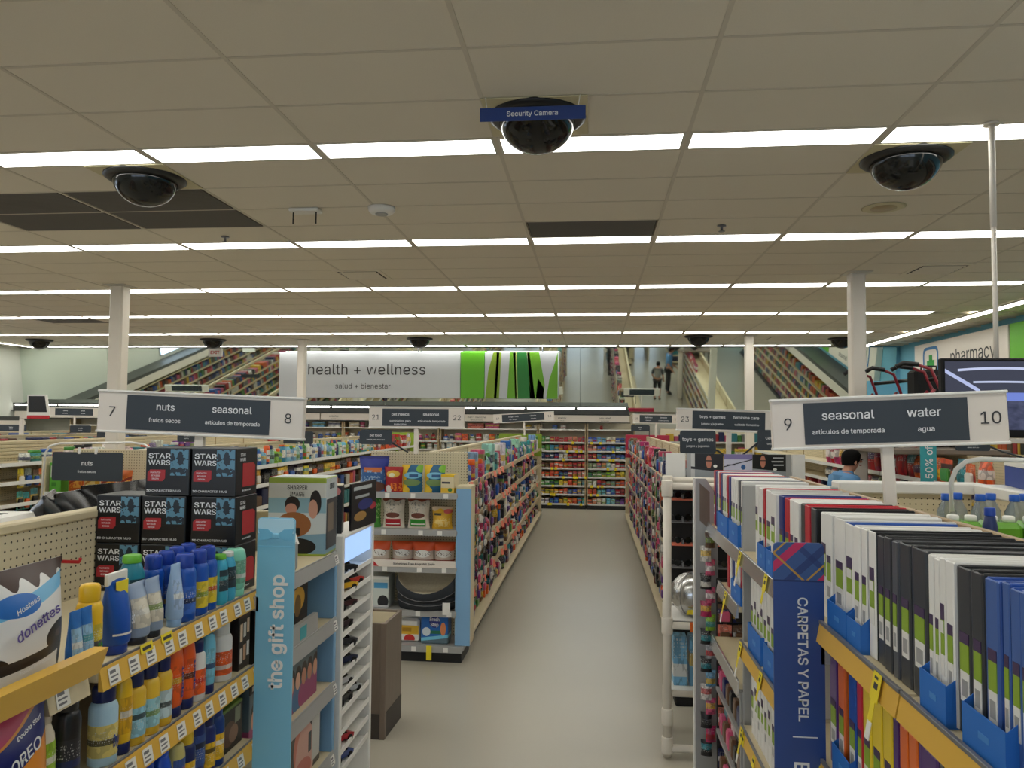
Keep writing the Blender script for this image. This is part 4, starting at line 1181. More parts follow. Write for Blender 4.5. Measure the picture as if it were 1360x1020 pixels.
ob('red_swoosh', MB().prism([(-.42, .005), (-.25, .005), (-.3, .05), (-.42, .055)], -.006, -.0045).mesh('red_swoosh', 'red'), t2)
art('pet_carton', (206, 214, 208), [('rect', .0, 1, .9, 1, W), ('rect', .12, .2, .2, .8, (80, 160, 90)), ('rect', .35, .95, .62, .8, (80, 160, 210)), ('ell', .75, .2, .24, .2, (30, 30, 32)), ('under', .08, 0, (200, 200, 200))])
pet(abox('pet_carton'), 'white carton with a black dog silhouette beside the dog beds', -1.86, .42, (.2, .2, .27), 'carton', 6.74, 0, 'pet_carton')
def dogbed(z, tilt, label, lining, y=6.74):
    t = thing('dog_bed', label, 'pet bed', (-1.425, y, z), rot=(tilt, 0, 0), group='dog beds')
    n, mbw, mbl = 28, MB(), MB()
    vs, fs = [], []
    prof = [(1.0, .02), (1.08, .1), (1.06, .17), (.98, .2), (.9, .17), (.8, .05)]
    for k, (rr, zz) in enumerate(prof):
        for i in range(n):
            a = 2 * pi * i / n
            dip = 1 - .35 * max(0, sin(-a)) ** 2
            vs.append((.26 * rr * cos(a), .19 * rr * sin(a), zz * (dip if zz > .05 else 1)))
    for k in range(len(prof) - 1):
        for i in range(n):
            j = (i + 1) % n
            fs.append((k * n + i, k * n + j, (k + 1) * n + j, (k + 1) * n + i))
    mbw.add(vs, fs[:3 * n], 0, True)
    mbl.add(vs, fs[3 * n:] + [tuple(5 * n + i for i in range(n))], 0, True)
    mbw.v.append((0, 0, .02)); c_ = len(mbw.v) - 1
    for i in range(n):
        mbw.f.append((i, c_, (i + 1) % n)); mbw.mi.append(0); mbw.sm.append(False)
    ob('bolster', mbw.mesh('bolster', mat('bed_grey', (44, 48, 54), .85) if 'bed_grey' not in MATS else 'bed_grey'), t)
    ob('fleece_lining', mbl.mesh('fleece_lining', 'fleece'), t)
    ob('piping', MB().tube([(.26 * 1.075 * cos(a), .19 * 1.075 * sin(a), .1 * (1 - .35 * max(0, sin(-a)) ** 2)) for a in [2 * pi * i / 24 for i in range(25)]], .004, 5).mesh('piping', 'shelf_lip'), t)
    return t
dogbed(.405, 0, 'black dog bed squashed under the fleece lined one', False)
tb = dogbed(.535, rad(24), 'dark grey dog bed with cream fleece lining tipped towards the aisle', True, 6.73)
ob('paper_tag', MB().box(-.032, .032, -.003, .0, -.1, .0).mesh('paper_tag', 'tag_white'), tb, (.2, -.215, .07), (rad(-24), 0, 0))
t3 = thing('litter_jug', 'white handled jug with a yellow label on the pet endcap base', 'jug', (-1.57, 6.7, .137))
ob('body', MB().cbox(-.085, .085, -.06, .06, 0, .2, .02).mesh('jug_body', 'white'), t3)
ob('neck', MB().lathe([(.05, .2), (.03, .235), (.022, .24), (.022, .25)], 12, c=(-.045, 0)).mesh('jug_neck', 'white'), t3)
ob('cap', MB().lathe([(.028, .25), (.028, .275), (.024, .28)], 12, c=(-.045, 0)).mesh('jug_cap', 'red'), t3)
ob('handle', MB().tube([(-.02, 0, .2), (.0, 0, .255), (.05, 0, .26), (.075, 0, .22), (.078, 0, .17)], .014, 8).mesh('jug_handle', 'white'), t3)
art('jug_label', (226, 180, 50), [('under', .4, 0, (226, 222, 214)), ('ell', .5, .1, .3, .3, (196, 44, 40)), ('rect', .1, .6, .6, .85, (190, 140, 30))])
ob('printed_label', MB().box(-.08, .08, -.0615, -.06, .015, .14).mesh('jug_label', 'jug_label'), t3)
art('litter_box', (32, 100, 178), [('diag', .12, .12, .05, (120, 200, 226)), ('under', .08, .1, (90, 110, 120)), ('rect', .05, .8, .3, .4, (40, 110, 80)), ('ell', .2, .36, .15, .13, (206, 216, 220)), ('ell', .5, .68, .2, .2, (40, 50, 130)), ('ell', .82, .45, .1, .2, (226, 140, 90)), ('rect', 0, .35, .82, .94, (170, 60, 110))])
o = placed('litter_carton', abox('litter_box', .03), 'blue cat litter carton at the foot of the blue board', 'carton', (-1.345, 6.69, .137), 0, (.235, .16, .28))
o2 = text(o, 'Fresh', .2, (0, -.505, .74), bold=.02)
o3 = text(o, 'Step', .2, (0, -.505, .58), bold=.02)

# far endcaps, their headers show in the mirrors
for x, y, m_, l in ((-1.55, 16.55, 'lime', 'green header'), (-4.3, 16.55, 'lime', 'green arched header'), (-7.2, 16.55, 'red', 'red header'), (1.15, 16.55, 'crimson', 'crimson header')):
    t = thing('endcap_shelf', f'back end display of the {dict(((-1.55, "long"), (-4.3, "shampoo"), (-7.2, "slatted back"), (1.15, "toy")))[x]} gondola with a {l}', 'shelving', (x, y, 0))
    ob('back_panel', MB().cbox(-.46, .46, 0, .04, .05, 1.3, .004).mesh('endcap_back', 'cream'), t)
    ob('header', MB().cbox(-.46, .46, 0, .05, 1.3, 1.78, .004).mesh('endcap_header', m_), t)
    if m_ == 'lime':
        ob('header_arc', MB().prism([(.3 * cos(rad(15 * k)), 1.3 + .4 * sin(rad(15 * k))) for k in range(13)], .051, .056).mesh('header_arc', 'shelf_grey'), t)
    for z in (.14, .5, .86):
        ob('shelf', MB().cbox(-.46, .46, .04, .42, -.03, 0, .004).mesh('endcap_shelf_board', 'shelf_grey'), t, (0, 0, z))
    stock('shelf_stock', f'goods on the back end display with a {l} at x {ordinal(int(abs(x)))} bay', [(x - .4, x + .4, y + .1, y + .3, z, .2, 'x') for z in (.14, .5, .86)])['label'] = f'goods on the back end display of the {dict(((-1.55, "long"), (-4.3, "shampoo"), (-7.2, "slatted back"), (1.15, "toy")))[x]} gondola'

# snack endcap of the shampoo gondola
t = thing('endcap_shelf', 'snack endcap with orange bags under the nuts tag', 'shelving', (-4.3, 6.72, 0))
ob('back_panel', MB().cbox(-.46, .46, -.05, 0, .05, 1.76, .004).mesh('endcap_back', 'peg_x'), t)
ob('kick_plate', MB().box(-.45, .45, -.4, -.02, 0, .09).mesh('kick_plate', 'black'), t)
for z in (.14, .5, .8, 1.1, 1.39):
    s = ob('shelf', MB().cbox(-.46, .46, -.4, -.05, -.03, 0, .004).mesh('endcap_shelf_board', 'shelf_grey'), t, (0, 0, z))
    ob('price_strip', MB().box(-.46, .46, -.408, -.4, -.04, .01).mesh('grey_strip', 'strip_white'), s)
ob('side_board', MB().cbox(-.5, -.46, -.4, 0, .1, 1.7, .004).mesh('side_board', 'cream'), t)
artbag('chip_orange', (214, 104, 34), [('mottle', .2, .9, .2, .7, (240, 170, 60), 6, .5), ('diag', .3, .4, .06, (150, 50, 24))])
artbag('chip_yellow', (224, 170, 40), [('rect', .2, .8, .3, .5, (236, 206, 120)), ('diag', .3, .4, .05, (190, 120, 30))])
for i, x in enumerate((-4.54, -4.39, -4.24, -4.09)):
    pet('chip_yellow' if i == 1 else 'chip_orange', 'yellow snack bag between the orange ones under the nuts tag' if i == 1 else f'{("first", "", "second", "third")[i]} orange snack bag from the green carton under the nuts tag', x, 1.39, (.15, .09, .2), y=6.42, name='snack_bag', grp='snack bags under the nuts tag')
art('green_carton', (90, 170, 50), [('rect', .1, .75, .5, .9, (214, 216, 206)), ('rect', .2, .6, .2, .34, (60, 130, 40))])
pet(abox('green_carton'), 'tall green and white carton beside the orange snack bags', -4.69, 1.39, (.11, .1, .26), 'carton', 6.4, 0, 'snack_carton')
R_ = Row('on the shelf under the snack bags', 'the green carton', 'blue packs under the snack bags')
for i in range(5):
    R_.add(good('carton', 'snack_carton', (-4.55 + i * .16, 6.42, 1.1), 0, (.15, .12, .21), PAL[('blue', 'sky blue', 'blue', 'purple', 'blue')[i]]), ('blue', 'sky blue', 'blue', 'purple', 'blue')[i] + ' snack carton')
R_.done()
for k, (z, hh) in enumerate(((1.39, .1), (1.49, .1), (1.59, .1))):
    good('carton', 'tea_carton', (-3.80, 6.66, z), 0, (.1, .1, .1), PAL['mint' if k == 1 else 'cream'], label=f'{("lowest", "middle", "topmost")[k]} pale carton in the stack at the nuts tag edge', group='stack of pale cartons')
o = thing('carton_stand', 'narrow post carrying pale cartons beside the snack endcap', 'stand', (-3.80, 6.66, 0))
ob('post', MB().box(-.05, .05, -.04, .05, .02, 1.36).mesh('stand_post', 'cream'), o)
ob('plate', MB().cbox(-.06, .06, -.06, .06, 1.36, 1.39, .004).mesh('stand_plate', 'cream'), o)
ob('foot', MB().cbox(-.06, .06, -.06, .06, 0, .02, .004).mesh('stand_foot', 'cream'), o)
def hoop(pts, label):
    t = ob('sign_hoop', MB().tube(pts, .009, 8).mesh('sign_hoop', 'white'), label=label, category='sign holder')
hoop([(-4.775, 6.36, 1.30), (-4.74, 6.25, 1.32), (-4.68, 6.2, 1.74), (-4.64, 6.2, 1.8), (-4.55, 6.2, 1.825), (-3.9, 6.2, 1.84), (-3.78, 6.2, 1.825), (-3.72, 6.22, 1.78), (-3.70, 6.25, 1.72)], 'white tube hoop that carries the nuts tag')
# ------------------------------------------------------------------ near gondola A: sunscreen and gift shop
AX, AE = -1.8, -1.2
gA = thing('gondola_shelving', 'near gondola holding sunscreen and gifts, cream pegboard spine', 'shelving', (AX, 0, 0))
AS = [(.88, 1.80), (1.80, 2.72), (2.72, 3.62)]
ob('kick_plate', MB().box(-.55, .55, .9, 3.6, 0, .09).mesh('kick_plate', 'black'), gA)
ob('base_deck', MB().cbox(-.6, .6, .88, 3.62, .09, .14, .006).mesh('base_deck', 'cream'), gA)
tagw = MB().box(-.022, .022, 0, .0012, -.021, .021).box(-.017, .006, -.0004, 0, .006, .014, 1).box(-.017, .014, -.0004, 0, -.004, .0, 1).box(-.017, .01, -.0004, 0, -.015, -.01, 1).mesh('price_tag', 'tag_white', 'shelf_lip')
tagy = MB().box(-.022, .022, 0, .0012, -.021, .021).box(-.017, .012, -.0004, 0, .0, .01, 1).mesh('price_tag', 'tag_yellow', 'ink')
for a, b in AS:
    m_ = (a + b) / 2
    ob('back_panel', MB().cbox(-.022, .022, -(b - a) / 2 + .002, (b - a) / 2 - .002, .14, 1.69, .002).mesh('back_panel', 'peg_y'), gA, (0, m_, 0))
    ob('top_rail', MB().cbox(-.03, .03, -(b - a) / 2 + .001, (b - a) / 2 - .001, 1.69, 1.722, .006).mesh('top_rail', 'cream'), gA, (0, m_, 0))
for y in (.89, 1.80, 2.72, 3.61):
    ob('upright', MB().box(-.034, .034, -.013, .013, .14, 1.7).mesh('upright', 'strip_tan'), gA, (0, y, 0))
def shelfA(a, b, z, strip, tags, name='shelf', edge=AE, stripmat=None, lip='shelf_lip'):
    w_ = edge - AX - .03
    s = ob(name, MB().cbox(-w_ / 2, w_ / 2, -(b - a) / 2 + .003, (b - a) / 2 - .003, -.03, 0, .004).mesh('shelf_board', 'cream'), gA, (.03 + w_ / 2, (a + b) / 2, z))
    lean = .012
    ob('price_strip', MB().prism([(w_ / 2, -.05), (w_ / 2 + .014, -.05), (w_ / 2 + .014 - lean, .004), (w_ / 2, .004)], -(b - a) / 2 + .004, (b - a) / 2 - .004).mesh('price_strip', strip), s)
    ob('strip_lip', MB().cbox(w_ / 2 - .004, w_ / 2 + .012 - lean, -(b - a) / 2 + .004, (b - a) / 2 - .004, .004, .011, .001).mesh('strip_lip', lip), s)
    ang = math.atan2(lean, .054)
    for i in range(tags):
        y = -(b - a) / 2 + .05 + i * ((b - a) - .08) / max(1, tags - 1) + RNG.uniform(-.008, .008)
        ob('price_tag', tagw, s, (w_ / 2 + .0105, y, -.024), (-ang, 0, pi / 2))
    return s, w_
sT, wT = shelfA(1.80, 2.72, 1.43, 'strip_yellow', 11)
for q in (2, 3):
    ob('sale_sticker', MB().box(-.028, .028, 0, .0012, -.012, .012).box(-.02, .02, -.0005, 0, -.005, .004, 1).mesh('sale_sticker', 'tag_yellow', 'ink'), sT, (wT / 2 + .006, -.46 + .1 * q, .002), (-.2, 0, pi / 2))
shelfA(1.80, 2.72, 1.165, 'strip_yellow', 11)
shelfA(1.80, 2.72, .905, 'strip_yellow', 9)
shelfA(1.80, 2.72, .62, 'strip_yellow', 8)
shelfA(1.64, 1.79, 1.43, 'cream', 1, edge=-1.22)
shelfA(.88, 1.79, 1.165, 'strip_yellow', 6, edge=-1.22)
shelfA(.88, 1.79, .905, 'strip_yellow', 6, edge=-1.22)
GZ = (1.42, 1.115, .82, .50)
for z in GZ:
    shelfA(2.73, 3.58, z, 'shelf_grey', 2, lip='shelf_grey')
for z in (1.43, 1.1, .75, .4):     # aisle seven side
    ob('shelf', MB().cbox(-.6, -.03, .885, 3.6, z - .03, z, .004).mesh('shelf_board', 'cream'), gA)
ob('blue_side_board', MB().cbox(.06, .59, 3.585, 3.615, .14, 1.385, .004).mesh('blue_side_board', 'panel_blue'), gA)
# clip-on cookie tray at the near end
t = thing('cookie_tray', 'clip-on tray with a yellow front rail under the donut bag', 'tray', (-1.33, 1.25, 1.50))
ob('tray_floor', MB().cbox(-.2, .2, -.37, .42, -.02, 0, .004).mesh('tray_floor', 'cream'), t)
ob('front_rail', MB().prism([(.2, -.03), (.215, -.03), (.235, .028), (.2, .028)], -.37, .43).mesh('tray_rail', 'strip_yellow'), t)
ob('bracket', MB().prism([(-.19, -.07), (.17, -.05), (.19, -.02), (-.19, -.02)], .40, .415).mesh('tray_bracket', 'cream'), t)
# donut and cookie bags
art('donut_bag', (226, 224, 222), [('wave', .86, .05, 26, (62, 40, 34)), ('diag', .62, .22, .06, (110, 180, 222)), ('ell', .3, .70, .22, .1, (44, 110, 190)), ('ell', .78, .35, .22, .13, (34, 24, 22)), ('ell', .76, .36, .07, .04, (86, 66, 60)), ('ell', 1.0, .24, .2, .26, (40, 28, 26)),
                                   ('ell', .05, .2, .17, .1, (34, 24, 22)), ('diag', .16, .1, .05, (40, 36, 40))], .3)
me = pouch(12, 14).mesh('donut_pouch', 'donut_bag')
o = placed('donut_bag', me, 'white chocolate donut bag with brown top on the yellow railed tray', 'bag', (-1.20, 1.53, 1.50), pi / 2, (.25, .11, .235))
mat('donut_ink', (96, 78, 156), .5)
mtx = Matrix.Rotation(rad(90), 3, 'X') @ Matrix.Rotation(rad(18), 3, 'Z')
x_ = text(o, 'donettes', .18, (-.07, -.53, .53), m='white_ink', bold=.03, mtx=mtx)
x_ = text(o, 'donettes', .18, (-.07, -.545, .53), m='donut_ink', bold=.01, mtx=mtx)
text(o, 'Hostess', .1, (-.2, -.54, .71), m='white_ink', bold=.01, mtx=mtx)
text(o, 'frosted mini donuts', .06, (-.08, -.54, .165), m='white_ink', mtx=Matrix.Rotation(rad(90), 3, 'X') @ Matrix.Rotation(rad(6), 3, 'Z'))
art('cookie_bag', (222, 140, 44), [('wave', .9, .03, 9, (200, 118, 36)), ('diag', .56, .32, .11, (30, 40, 110)), ('diag', .75, .32, .06, (190, 60, 100)), ('ell', .62, .18, .3, .2, (206, 168, 110)), ('ell', .2, .06, .2, .12, (196, 150, 90))], .3)
me = pouch(12, 14).mesh('cookie_pouch', 'cookie_bag')
for i, (y, dx, s) in enumerate(((1.525, .07, 1), (1.37, 0, 1.04))):
    o = placed('cookie_bag', me, ('golden orange sandwich cookie bag on the shelf under the donut tray', 'second orange cookie bag tucked behind the first')[i], 'bag', (-1.29 + dx - .05 * i, y, 1.165), pi / 2, (.24 * s, .12, .275))
    mtx = Matrix.Rotation(rad(90), 3, 'X') @ Matrix.Rotation(rad(19), 3, 'Z')
    text(o, 'OREO', .19, (-.06, -.535, .69), m='white_ink', bold=.012, mtx=mtx)
    text(o, 'Double Stuf', .075, (-.04, -.53, .885), m='white_ink', bold=.01, mtx=mtx)
def sun(kind, name, y, wd, h, z, c0, c1, lab, c2=None, x=-1.245, dp=None, grp=None, parts=True):
    d = dp or wd
    o = good(kind, name, (x - d / 2 + .03, y, z), pi / 2, (wd, d, h), c0, c1, c2, lab, grp, parts)
    return o
YEL, BLU, NAV, ORA, WHT, SKY, TEA = (236, 190, 40), (26, 84, 180), (24, 38, 92), (234, 96, 36), (226, 226, 222), (150, 196, 226), (60, 168, 196)
# beside the donut bag
sun('aerosol', 'sunscreen_spray', 1.765, .052, .2, 1.43, YEL, YEL, 'yellow sunscreen spray behind the blue tubes beside the donut bag', x=-1.32)
o = sun('aerosol', 'sunscreen_spray', 1.70, .052, .2, 1.43, YEL, YEL, 'yellow sunscreen spray half hidden by the donut bag', x=-1.32)
o = sun('aerosol', 'sunscreen_spray', 1.835, .062, .205, 1.43, YEL, YEL, 'tall yellow spray can at the shelf upright, red cross band', (226, 200, 60), x=-1.25)
text(o, '50', .34, (0, -.53, .2), m='cross_green', bold=.02)
for i, y in enumerate((1.725, 1.765)):
    sun('tube', 'sunscreen_tube', y, .042, .165, 1.43, (40, 110, 190), NAV, ('white topped blue tube touching the donut bag', 'white topped blue tube before the yellow spray')[i], (150, 190, 220), x=-1.22)
o = sun('tube', 'sunscreen_tube', 1.952, .085, .21, 1.43, BLU, (26, 60, 150), 'large blue squeeze tube with white crimp and yellow top on top shelf', (26, 84, 180), parts=False)
text(o, '50', .2, (.2, -.485, .40), m='white_ink', bold=.01)
ob('white_band', arc([(.45, .485, .24), (.45, .482, .265)]).mesh('tube_band', 'white'), o)
ob('white_crimp', MB().cbox(-.505, .505, -.06, .06, .86, 1.005, .01).mesh('tube_crimp', 'white'), o)
ob('yellow_patch', MB().prism([(-.3, .8), (.3, .72), (.3, .9), (-.3, .9)], -.215, -.19).mesh('yellow_patch', 'tag_yellow'), o)
for i, (y, w_) in enumerate(((2.043, .085), (2.11, .072))):
    sun('tube', 'lotion_tube', y, w_, .165, 1.43, (150, 168, 196), (40, 42, 50), ('pale blue lotion tube with cream label next to the large blue tube', 'pale blue lotion tube with cream label before the teal bottle')[i], (214, 206, 188))
sun('flat bottle', 'sunscreen_bottle', 2.15, .075, .22, 1.43, (30, 130, 150), (110, 190, 60), 'teal bottle with lime green cap behind the pale tubes', (26, 60, 70), x=-1.33)
sun('tube', 'lotion_tube', 2.22, .055, .185, 1.43, (160, 190, 228), (140, 176, 220), 'slim light blue tube leaning beside the blue sprays', (170, 196, 232))
for i, (y, x, w_, band) in enumerate(((2.285, -1.245, .068, None), (2.25, -1.33, .062, None), (2.32, -1.33, .062, None), (2.362, -1.245, .062, (226, 200, 50)), (2.43, -1.25, .062, (226, 200, 50)), (2.40, -1.34, .062, None), (2.47, -1.34, .062, None))):
    sun('aerosol', 'sunscreen_spray', y, w_, .205, 1.43, BLU, (36, 70, 170), ('front blue spray can with white type, first past the slim tube', 'blue spray can hiding behind the front blue one', 'blue spray can behind the gap of the two front ones', 'front blue spray can with yellow collar in the middle',
        'front blue spray can with yellow collar nearest the teal bottles', 'blue spray can behind the yellow collared pair', 'rearmost blue spray can by the mug boxes')[i], band or (60, 110, 200), x=x)
sun('flat bottle', 'sunscreen_bottle', 2.50, .055, .165, 1.43, (60, 170, 200), (110, 190, 60), 'turquoise bottle with lime cap right after the blue sprays', (40, 60, 70))
sun('flat bottle', 'sunscreen_bottle', 2.556, .055, .165, 1.43, (70, 170, 205), (226, 226, 222), 'turquoise bottle with white cap before the mint bottle', (40, 60, 70))
sun('upended bottle', 'lotion_bottle', 2.63, .075, .165, 1.43, (130, 206, 180), (130, 206, 180), 'mint green lotion bottle at the end of the sunscreen shelf', (120, 180, 150))
# second sunscreen shelf
Z2 = 1.165
o = sun('aerosol', 'sunscreen_spray', 1.905, .07, .2, Z2, (176, 210, 230), NAV, 'pale sparkling dry spray with navy cap at the upright', (226, 206, 120))
text(o, 'Dry', .3, (0, -.53, .3), m='royal', bold=.02)
sun('upended bottle', 'sunscreen_bottle', 1.968, .05, .195, Z2, YEL, NAV, 'slim yellow bottle standing on its navy cap', (222, 170, 30))
for i, (y, w_) in enumerate(((2.03, .072), (2.10, .066), (2.165, .062))):
    sun('aerosol', 'sunscreen_spray', y, w_, .195, Z2, (232, 190, 60), NAV, f'{ORD[i]} yellow and aqua spray with navy cap from the slim yellow bottle', ((150, 206, 226), (160, 210, 220), (200, 220, 226))[i], grp='yellow and aqua sprays')
for i, (y, w_) in enumerate(((2.225, .075), (2.295, .06))):
    o = sun('upended bottle', 'sunscreen_bottle', y, w_, .2, Z2, ORA, NAV, ('flat orange sport bottle next to the yellow sprays', 'narrower orange sport bottle next to the white spray')[i], ORA)
    text(o, 'Sport', .26, (0, -.53, .5), m='royal', bold=.03, mtx=Matrix(((0, -1, 0), (0, 0, -1), (1, 0, 0))))
sun('aerosol', 'sunscreen_spray', 2.36, .066, .19, Z2, (226, 226, 222), NAV, 'white and orange spray with navy cap beside the orange bottles', ORA)
sun('upended bottle', 'sunscreen_bottle', 2.425, .056, .19, Z2, (110, 186, 214), NAV, 'light blue bottle on a navy cap in the middle of the shelf', (120, 190, 214))
sun('bottle', 'sunscreen_bottle', 2.475, .042, .17, Z2, (150, 50, 36), (40, 30, 30), 'small dark red bottle behind the light blue one', x=-1.3)
sun('aerosol', 'sunscreen_spray', 2.55, .08, .195, Z2, (222, 222, 220), (226, 226, 222), 'big white and orange spray standing apart near the jar box', ORA, x=-1.25)
sun('aerosol', 'sunscreen_spray', 2.61, .045, .17, Z2, ORA, (226, 120, 90), 'small orange spray squeezed behind the big white one', (60, 90, 130), x=-1.31)
art('jar_box', (24, 22, 22), [('rect', .08, .3, .5, .8, (214, 190, 160)), ('rect', .38, .62, .55, .8, (206, 206, 200)), ('rect', .7, .92, .6, .85, (206, 180, 150)), ('rect', .08, .3, .12, .38, (190, 186, 180)), ('rect', .38, .62, .15, .42, (190, 150, 120)), ('rect', .7, .92, .2, .45, (200, 200, 196)), ('rect', 0, 1, .9, 1, (60, 40, 36))])
placed('gift_carton', abox('jar_box'), 'black gift carton with pictured jars at the end of the second shelf', 'carton', (-1.30, 2.675, Z2), pi / 2, (.085, .14, .2))
# third shelf: navy bottles with yellow caps
Z3 = .905
for i, (y, kind, c, cc, h) in enumerate(((2.10, 'flat bottle', (30, 80, 190), (30, 80, 190), .18), (2.175, 'flat bottle', (30, 84, 200), (30, 84, 200), .185), (2.25, 'upended bottle', (200, 190, 120), NAV, .17), (2.31, 'aerosol', NAV, (226, 190, 50), .185), (2.37, 'upended bottle', (26, 44, 110), NAV, .2),
                                              (2.44, 'aerosol', (26, 44, 110), NAV, .195), (2.50, 'aerosol', (24, 60, 130), (30, 60, 140), .205), (1.95, 'bottle', NAV, YEL, .18), (2.03, 'bottle', (30, 60, 140), NAV, .18))):
    sun(kind, 'sunscreen_' + kind.split()[-1], y, .062, h, Z3, c, cc, f'{ordinal(i)} blue after-sun {kind} on the third shelf down', YEL if i in (3, 5, 6) else (60, 90, 160), grp='after-sun goods on the third shelf')
art('dark_gift', (16, 15, 15), [('ell', .4, .4, .3, .28, (90, 60, 44)), ('ell', .6, .35, .2, .2, (130, 100, 80)), ('rect', .65, .9, .55, .9, (120, 130, 110)), ('rect', 0, 1, .94, 1, (90, 120, 40))])
placed('gift_carton', abox('dark_gift'), 'black gift carton with pictured food below the jar carton', 'carton', (-1.32, 2.61, Z3), pi / 2, (.17, .16, .15))
# goods on the near section under the cookies
o = sun('flat bottle', 'lotion_bottle', 1.69, .07, .2, Z2, (222, 214, 196), (214, 206, 190), 'cream bottle with lime label beside the orange cookie bag', (150, 190, 50), x=-1.26)
sun('aerosol', 'hair_spray', 1.765, .062, .235, Z2, (30, 30, 34), (40, 40, 44), 'black spray can beside the upright below the yellow sprays', (46, 46, 52), x=-1.25)

# mug gift boxes: two on top, three in each row below
art('mug_front', (14, 14, 15), [('rect', .56, 1.0, .42, 1.0, (92, 142, 168)), ('mottle', .56, 1.0, .42, 1.0, (30, 44, 56), 7, .52), ('rect', .965, 1, 0, 1, (20, 24, 28)), ('rect', 0, 1, .97, 1, (30, 34, 38))], .35)
MUG = abox('mug_front', .012)
badge = MB().prism([(-.2, -.12), (.14, -.12), (.2, -.06), (.2, .12), (-.14, .12), (-.2, .06)], -.004, 0).mesh('red_badge', mat('badge_red', (176, 40, 48), .4))
sidep = MB().prism([(-.3, -.24), (.3, -.24), (.3, .2), (.2, .26), (-.3, .26)], -.003, 0).mesh('side_panel', 'badge_red')
HB = .172
k = 0
for r, cols in ((0, (0, 1, 2)), (1, (0, 1, 2)), (2, (1, 2))):
    for c in cols:
        x = -1.692 + .172 * c + (.014 if c == 2 else 0)
        if r == 2:
            x = (-1.51, -1.337)[c - 1]
        lab = f'black mug gift box, {("bottom", "middle", "top")[r]} row, ' + ('against the pegboard' if c == 0 else 'at the open aisle end' if c == 2 else 'middle column' if r < 2 else 'above the middle column')
        o = placed('mug_gift_box', MUG, lab, 'box', (x, 2.71, 1.43 + HB * r), 0, (.166, .17, HB - .002), 'black mug gift boxes')
        text(o, 'STAR', .2, (-.19, -.504, .83), bold=.012, width=.5)
        text(o, 'WARS', .2, (-.19, -.504, .69), bold=.012, width=.5)
        ob('red_badge', badge, o, (-.25, -.502, .42))
        for q, s in enumerate(('FANTASTIC', 'DETAILED', 'DESIGN')):
            text(o, s, .058, (-.27, -.509, .48 - .065 * q), bold=.008)
        text(o, '3D CHARACTER MUG', .085, (-.08, -.504, .1), bold=.008, width=.78)
        if c == 2:
            ob('side_panel', sidep, o, (.502, .1, .42), (0, 0, pi / 2))
            text(o, 'STAR', .13, (.506, -.2, .86), 'E', bold=.012)
            text(o, 'WARS', .13, (.506, -.2, .76), 'E', bold=.012)
            text(o, '3D CHARACTER MUG', .055, (.506, 0, .1), 'E', bold=.02)

# the gift shop blade sign
def blade(name, label, x, y, z0, z1, wd, m_, rotz=0.0, th=.003):
    t = thing(name, label, 'sign', (x, y, 0), rotz)
    r = .012
    pts = [(-wd / 2, z0), (wd / 2, z0), (wd / 2, z1 - r), (wd / 2 - .3 * r, z1 - .3 * r), (wd / 2 - r, z1), (-wd / 2 + r, z1), (-wd / 2 + .3 * r, z1 - .3 * r), (-wd / 2, z1 - r)]
    ob('board', MB().prism(pts, -th, th).mesh('blade_board', m_), t)
    return t
UPT = Matrix(((0, -1, 0), (0, 0, -1), (1, 0, 0)))     # facing -y, reading upwards
DNT = Matrix(((0, 1, 0), (0, 0, -1), (-1, 0, 0)))     # facing -y, reading downwards
t = blade('blade_sign', 'tall light blue blade sign for the gift shop', -1.115, 2.66, .70, 1.70, .138, 'sky_blue')
mat('gift_white', (246, 242, 236), .5)
text(t, 'the gift shop', .097, (.008, -.0045, 1.302), m='gift_white', bold=.02, mtx=UPT, space=1.0)
ob('bow_field', MB().prism([(-.067, 1.645), (.067, 1.645), (.067, 1.688), (.06, 1.697), (-.06, 1.697), (-.067, 1.688)], -.005, -.0031).mesh('bow_field', 'pale_blue'), t)
mat('bow_blue', (118, 190, 222), .45)
for sx in (-1, 1):
    p = [(0, 1.637), (sx * .03, 1.66), (sx * .066, 1.662), (sx * .058, 1.64), (sx * .066, 1.622), (sx * .03, 1.622)]
    ob('bow_loop', MB().prism(p if sx > 0 else p[::-1], -.007, -.005).mesh('bow_loop', 'bow_blue'), t)
ob('bow_knot', MB().cbox(-.014, .014, -.011, -.005, 1.628, 1.646, .003).mesh('bow_knot', 'sky_blue'), t)
ob('ribbon', MB().box(-.068, .068, -.0045, -.003, 1.596, 1.60).mesh('ribbon', 'bow_blue'), t)
ob('clip', MB().box(-.09, -.06, -.003, .003, 1.37, 1.42).mesh('blade_clip', 'shelf_grey'), t)

# gift shop shelf goods
art('massager', (196, 204, 206), [('rect', 0, 1, .93, 1, (150, 170, 60)), ('rect', 0, 1, .74, .93, (206, 206, 200)), ('rect', 0, 1, .55, .74, (140, 176, 190)), ('ell', .42, .66, .13, .1, (44, 36, 34)), ('ell', .40, .60, .1, .07, (196, 140, 120)), ('ell', .82, .68, .1, .16, (40, 34, 34)),
                                 ('ell', .78, .6, .08, .12, (200, 150, 130)), ('under', .24, .05, (120, 156, 178)), ('ell', .45, .40, .3, .16, (150, 96, 56)), ('rect', .36, .56, .26, .36, (26, 26, 28)), ('ell', .5, .12, .34, .11, (24, 24, 26)), ('under', .03, 0, (150, 170, 60))], .4)
o = placed('massager_carton', abox('massager', .015), 'large massager carton with a couple pictured, on the gift shop top shelf', 'carton', (-1.365, 3.565, 1.42), rad(4), (.27, .2, .36))
text(o, 'SHARPER', .11, (0, -.503, .875), m='ink', bold=.012)
text(o, 'IMAGE', .11, (0, -.503, .79), m='ink', bold=.012)
text(o, 'SHIATSU', .13, (.503, 0, .88), 'E', m='ink', bold=.02)
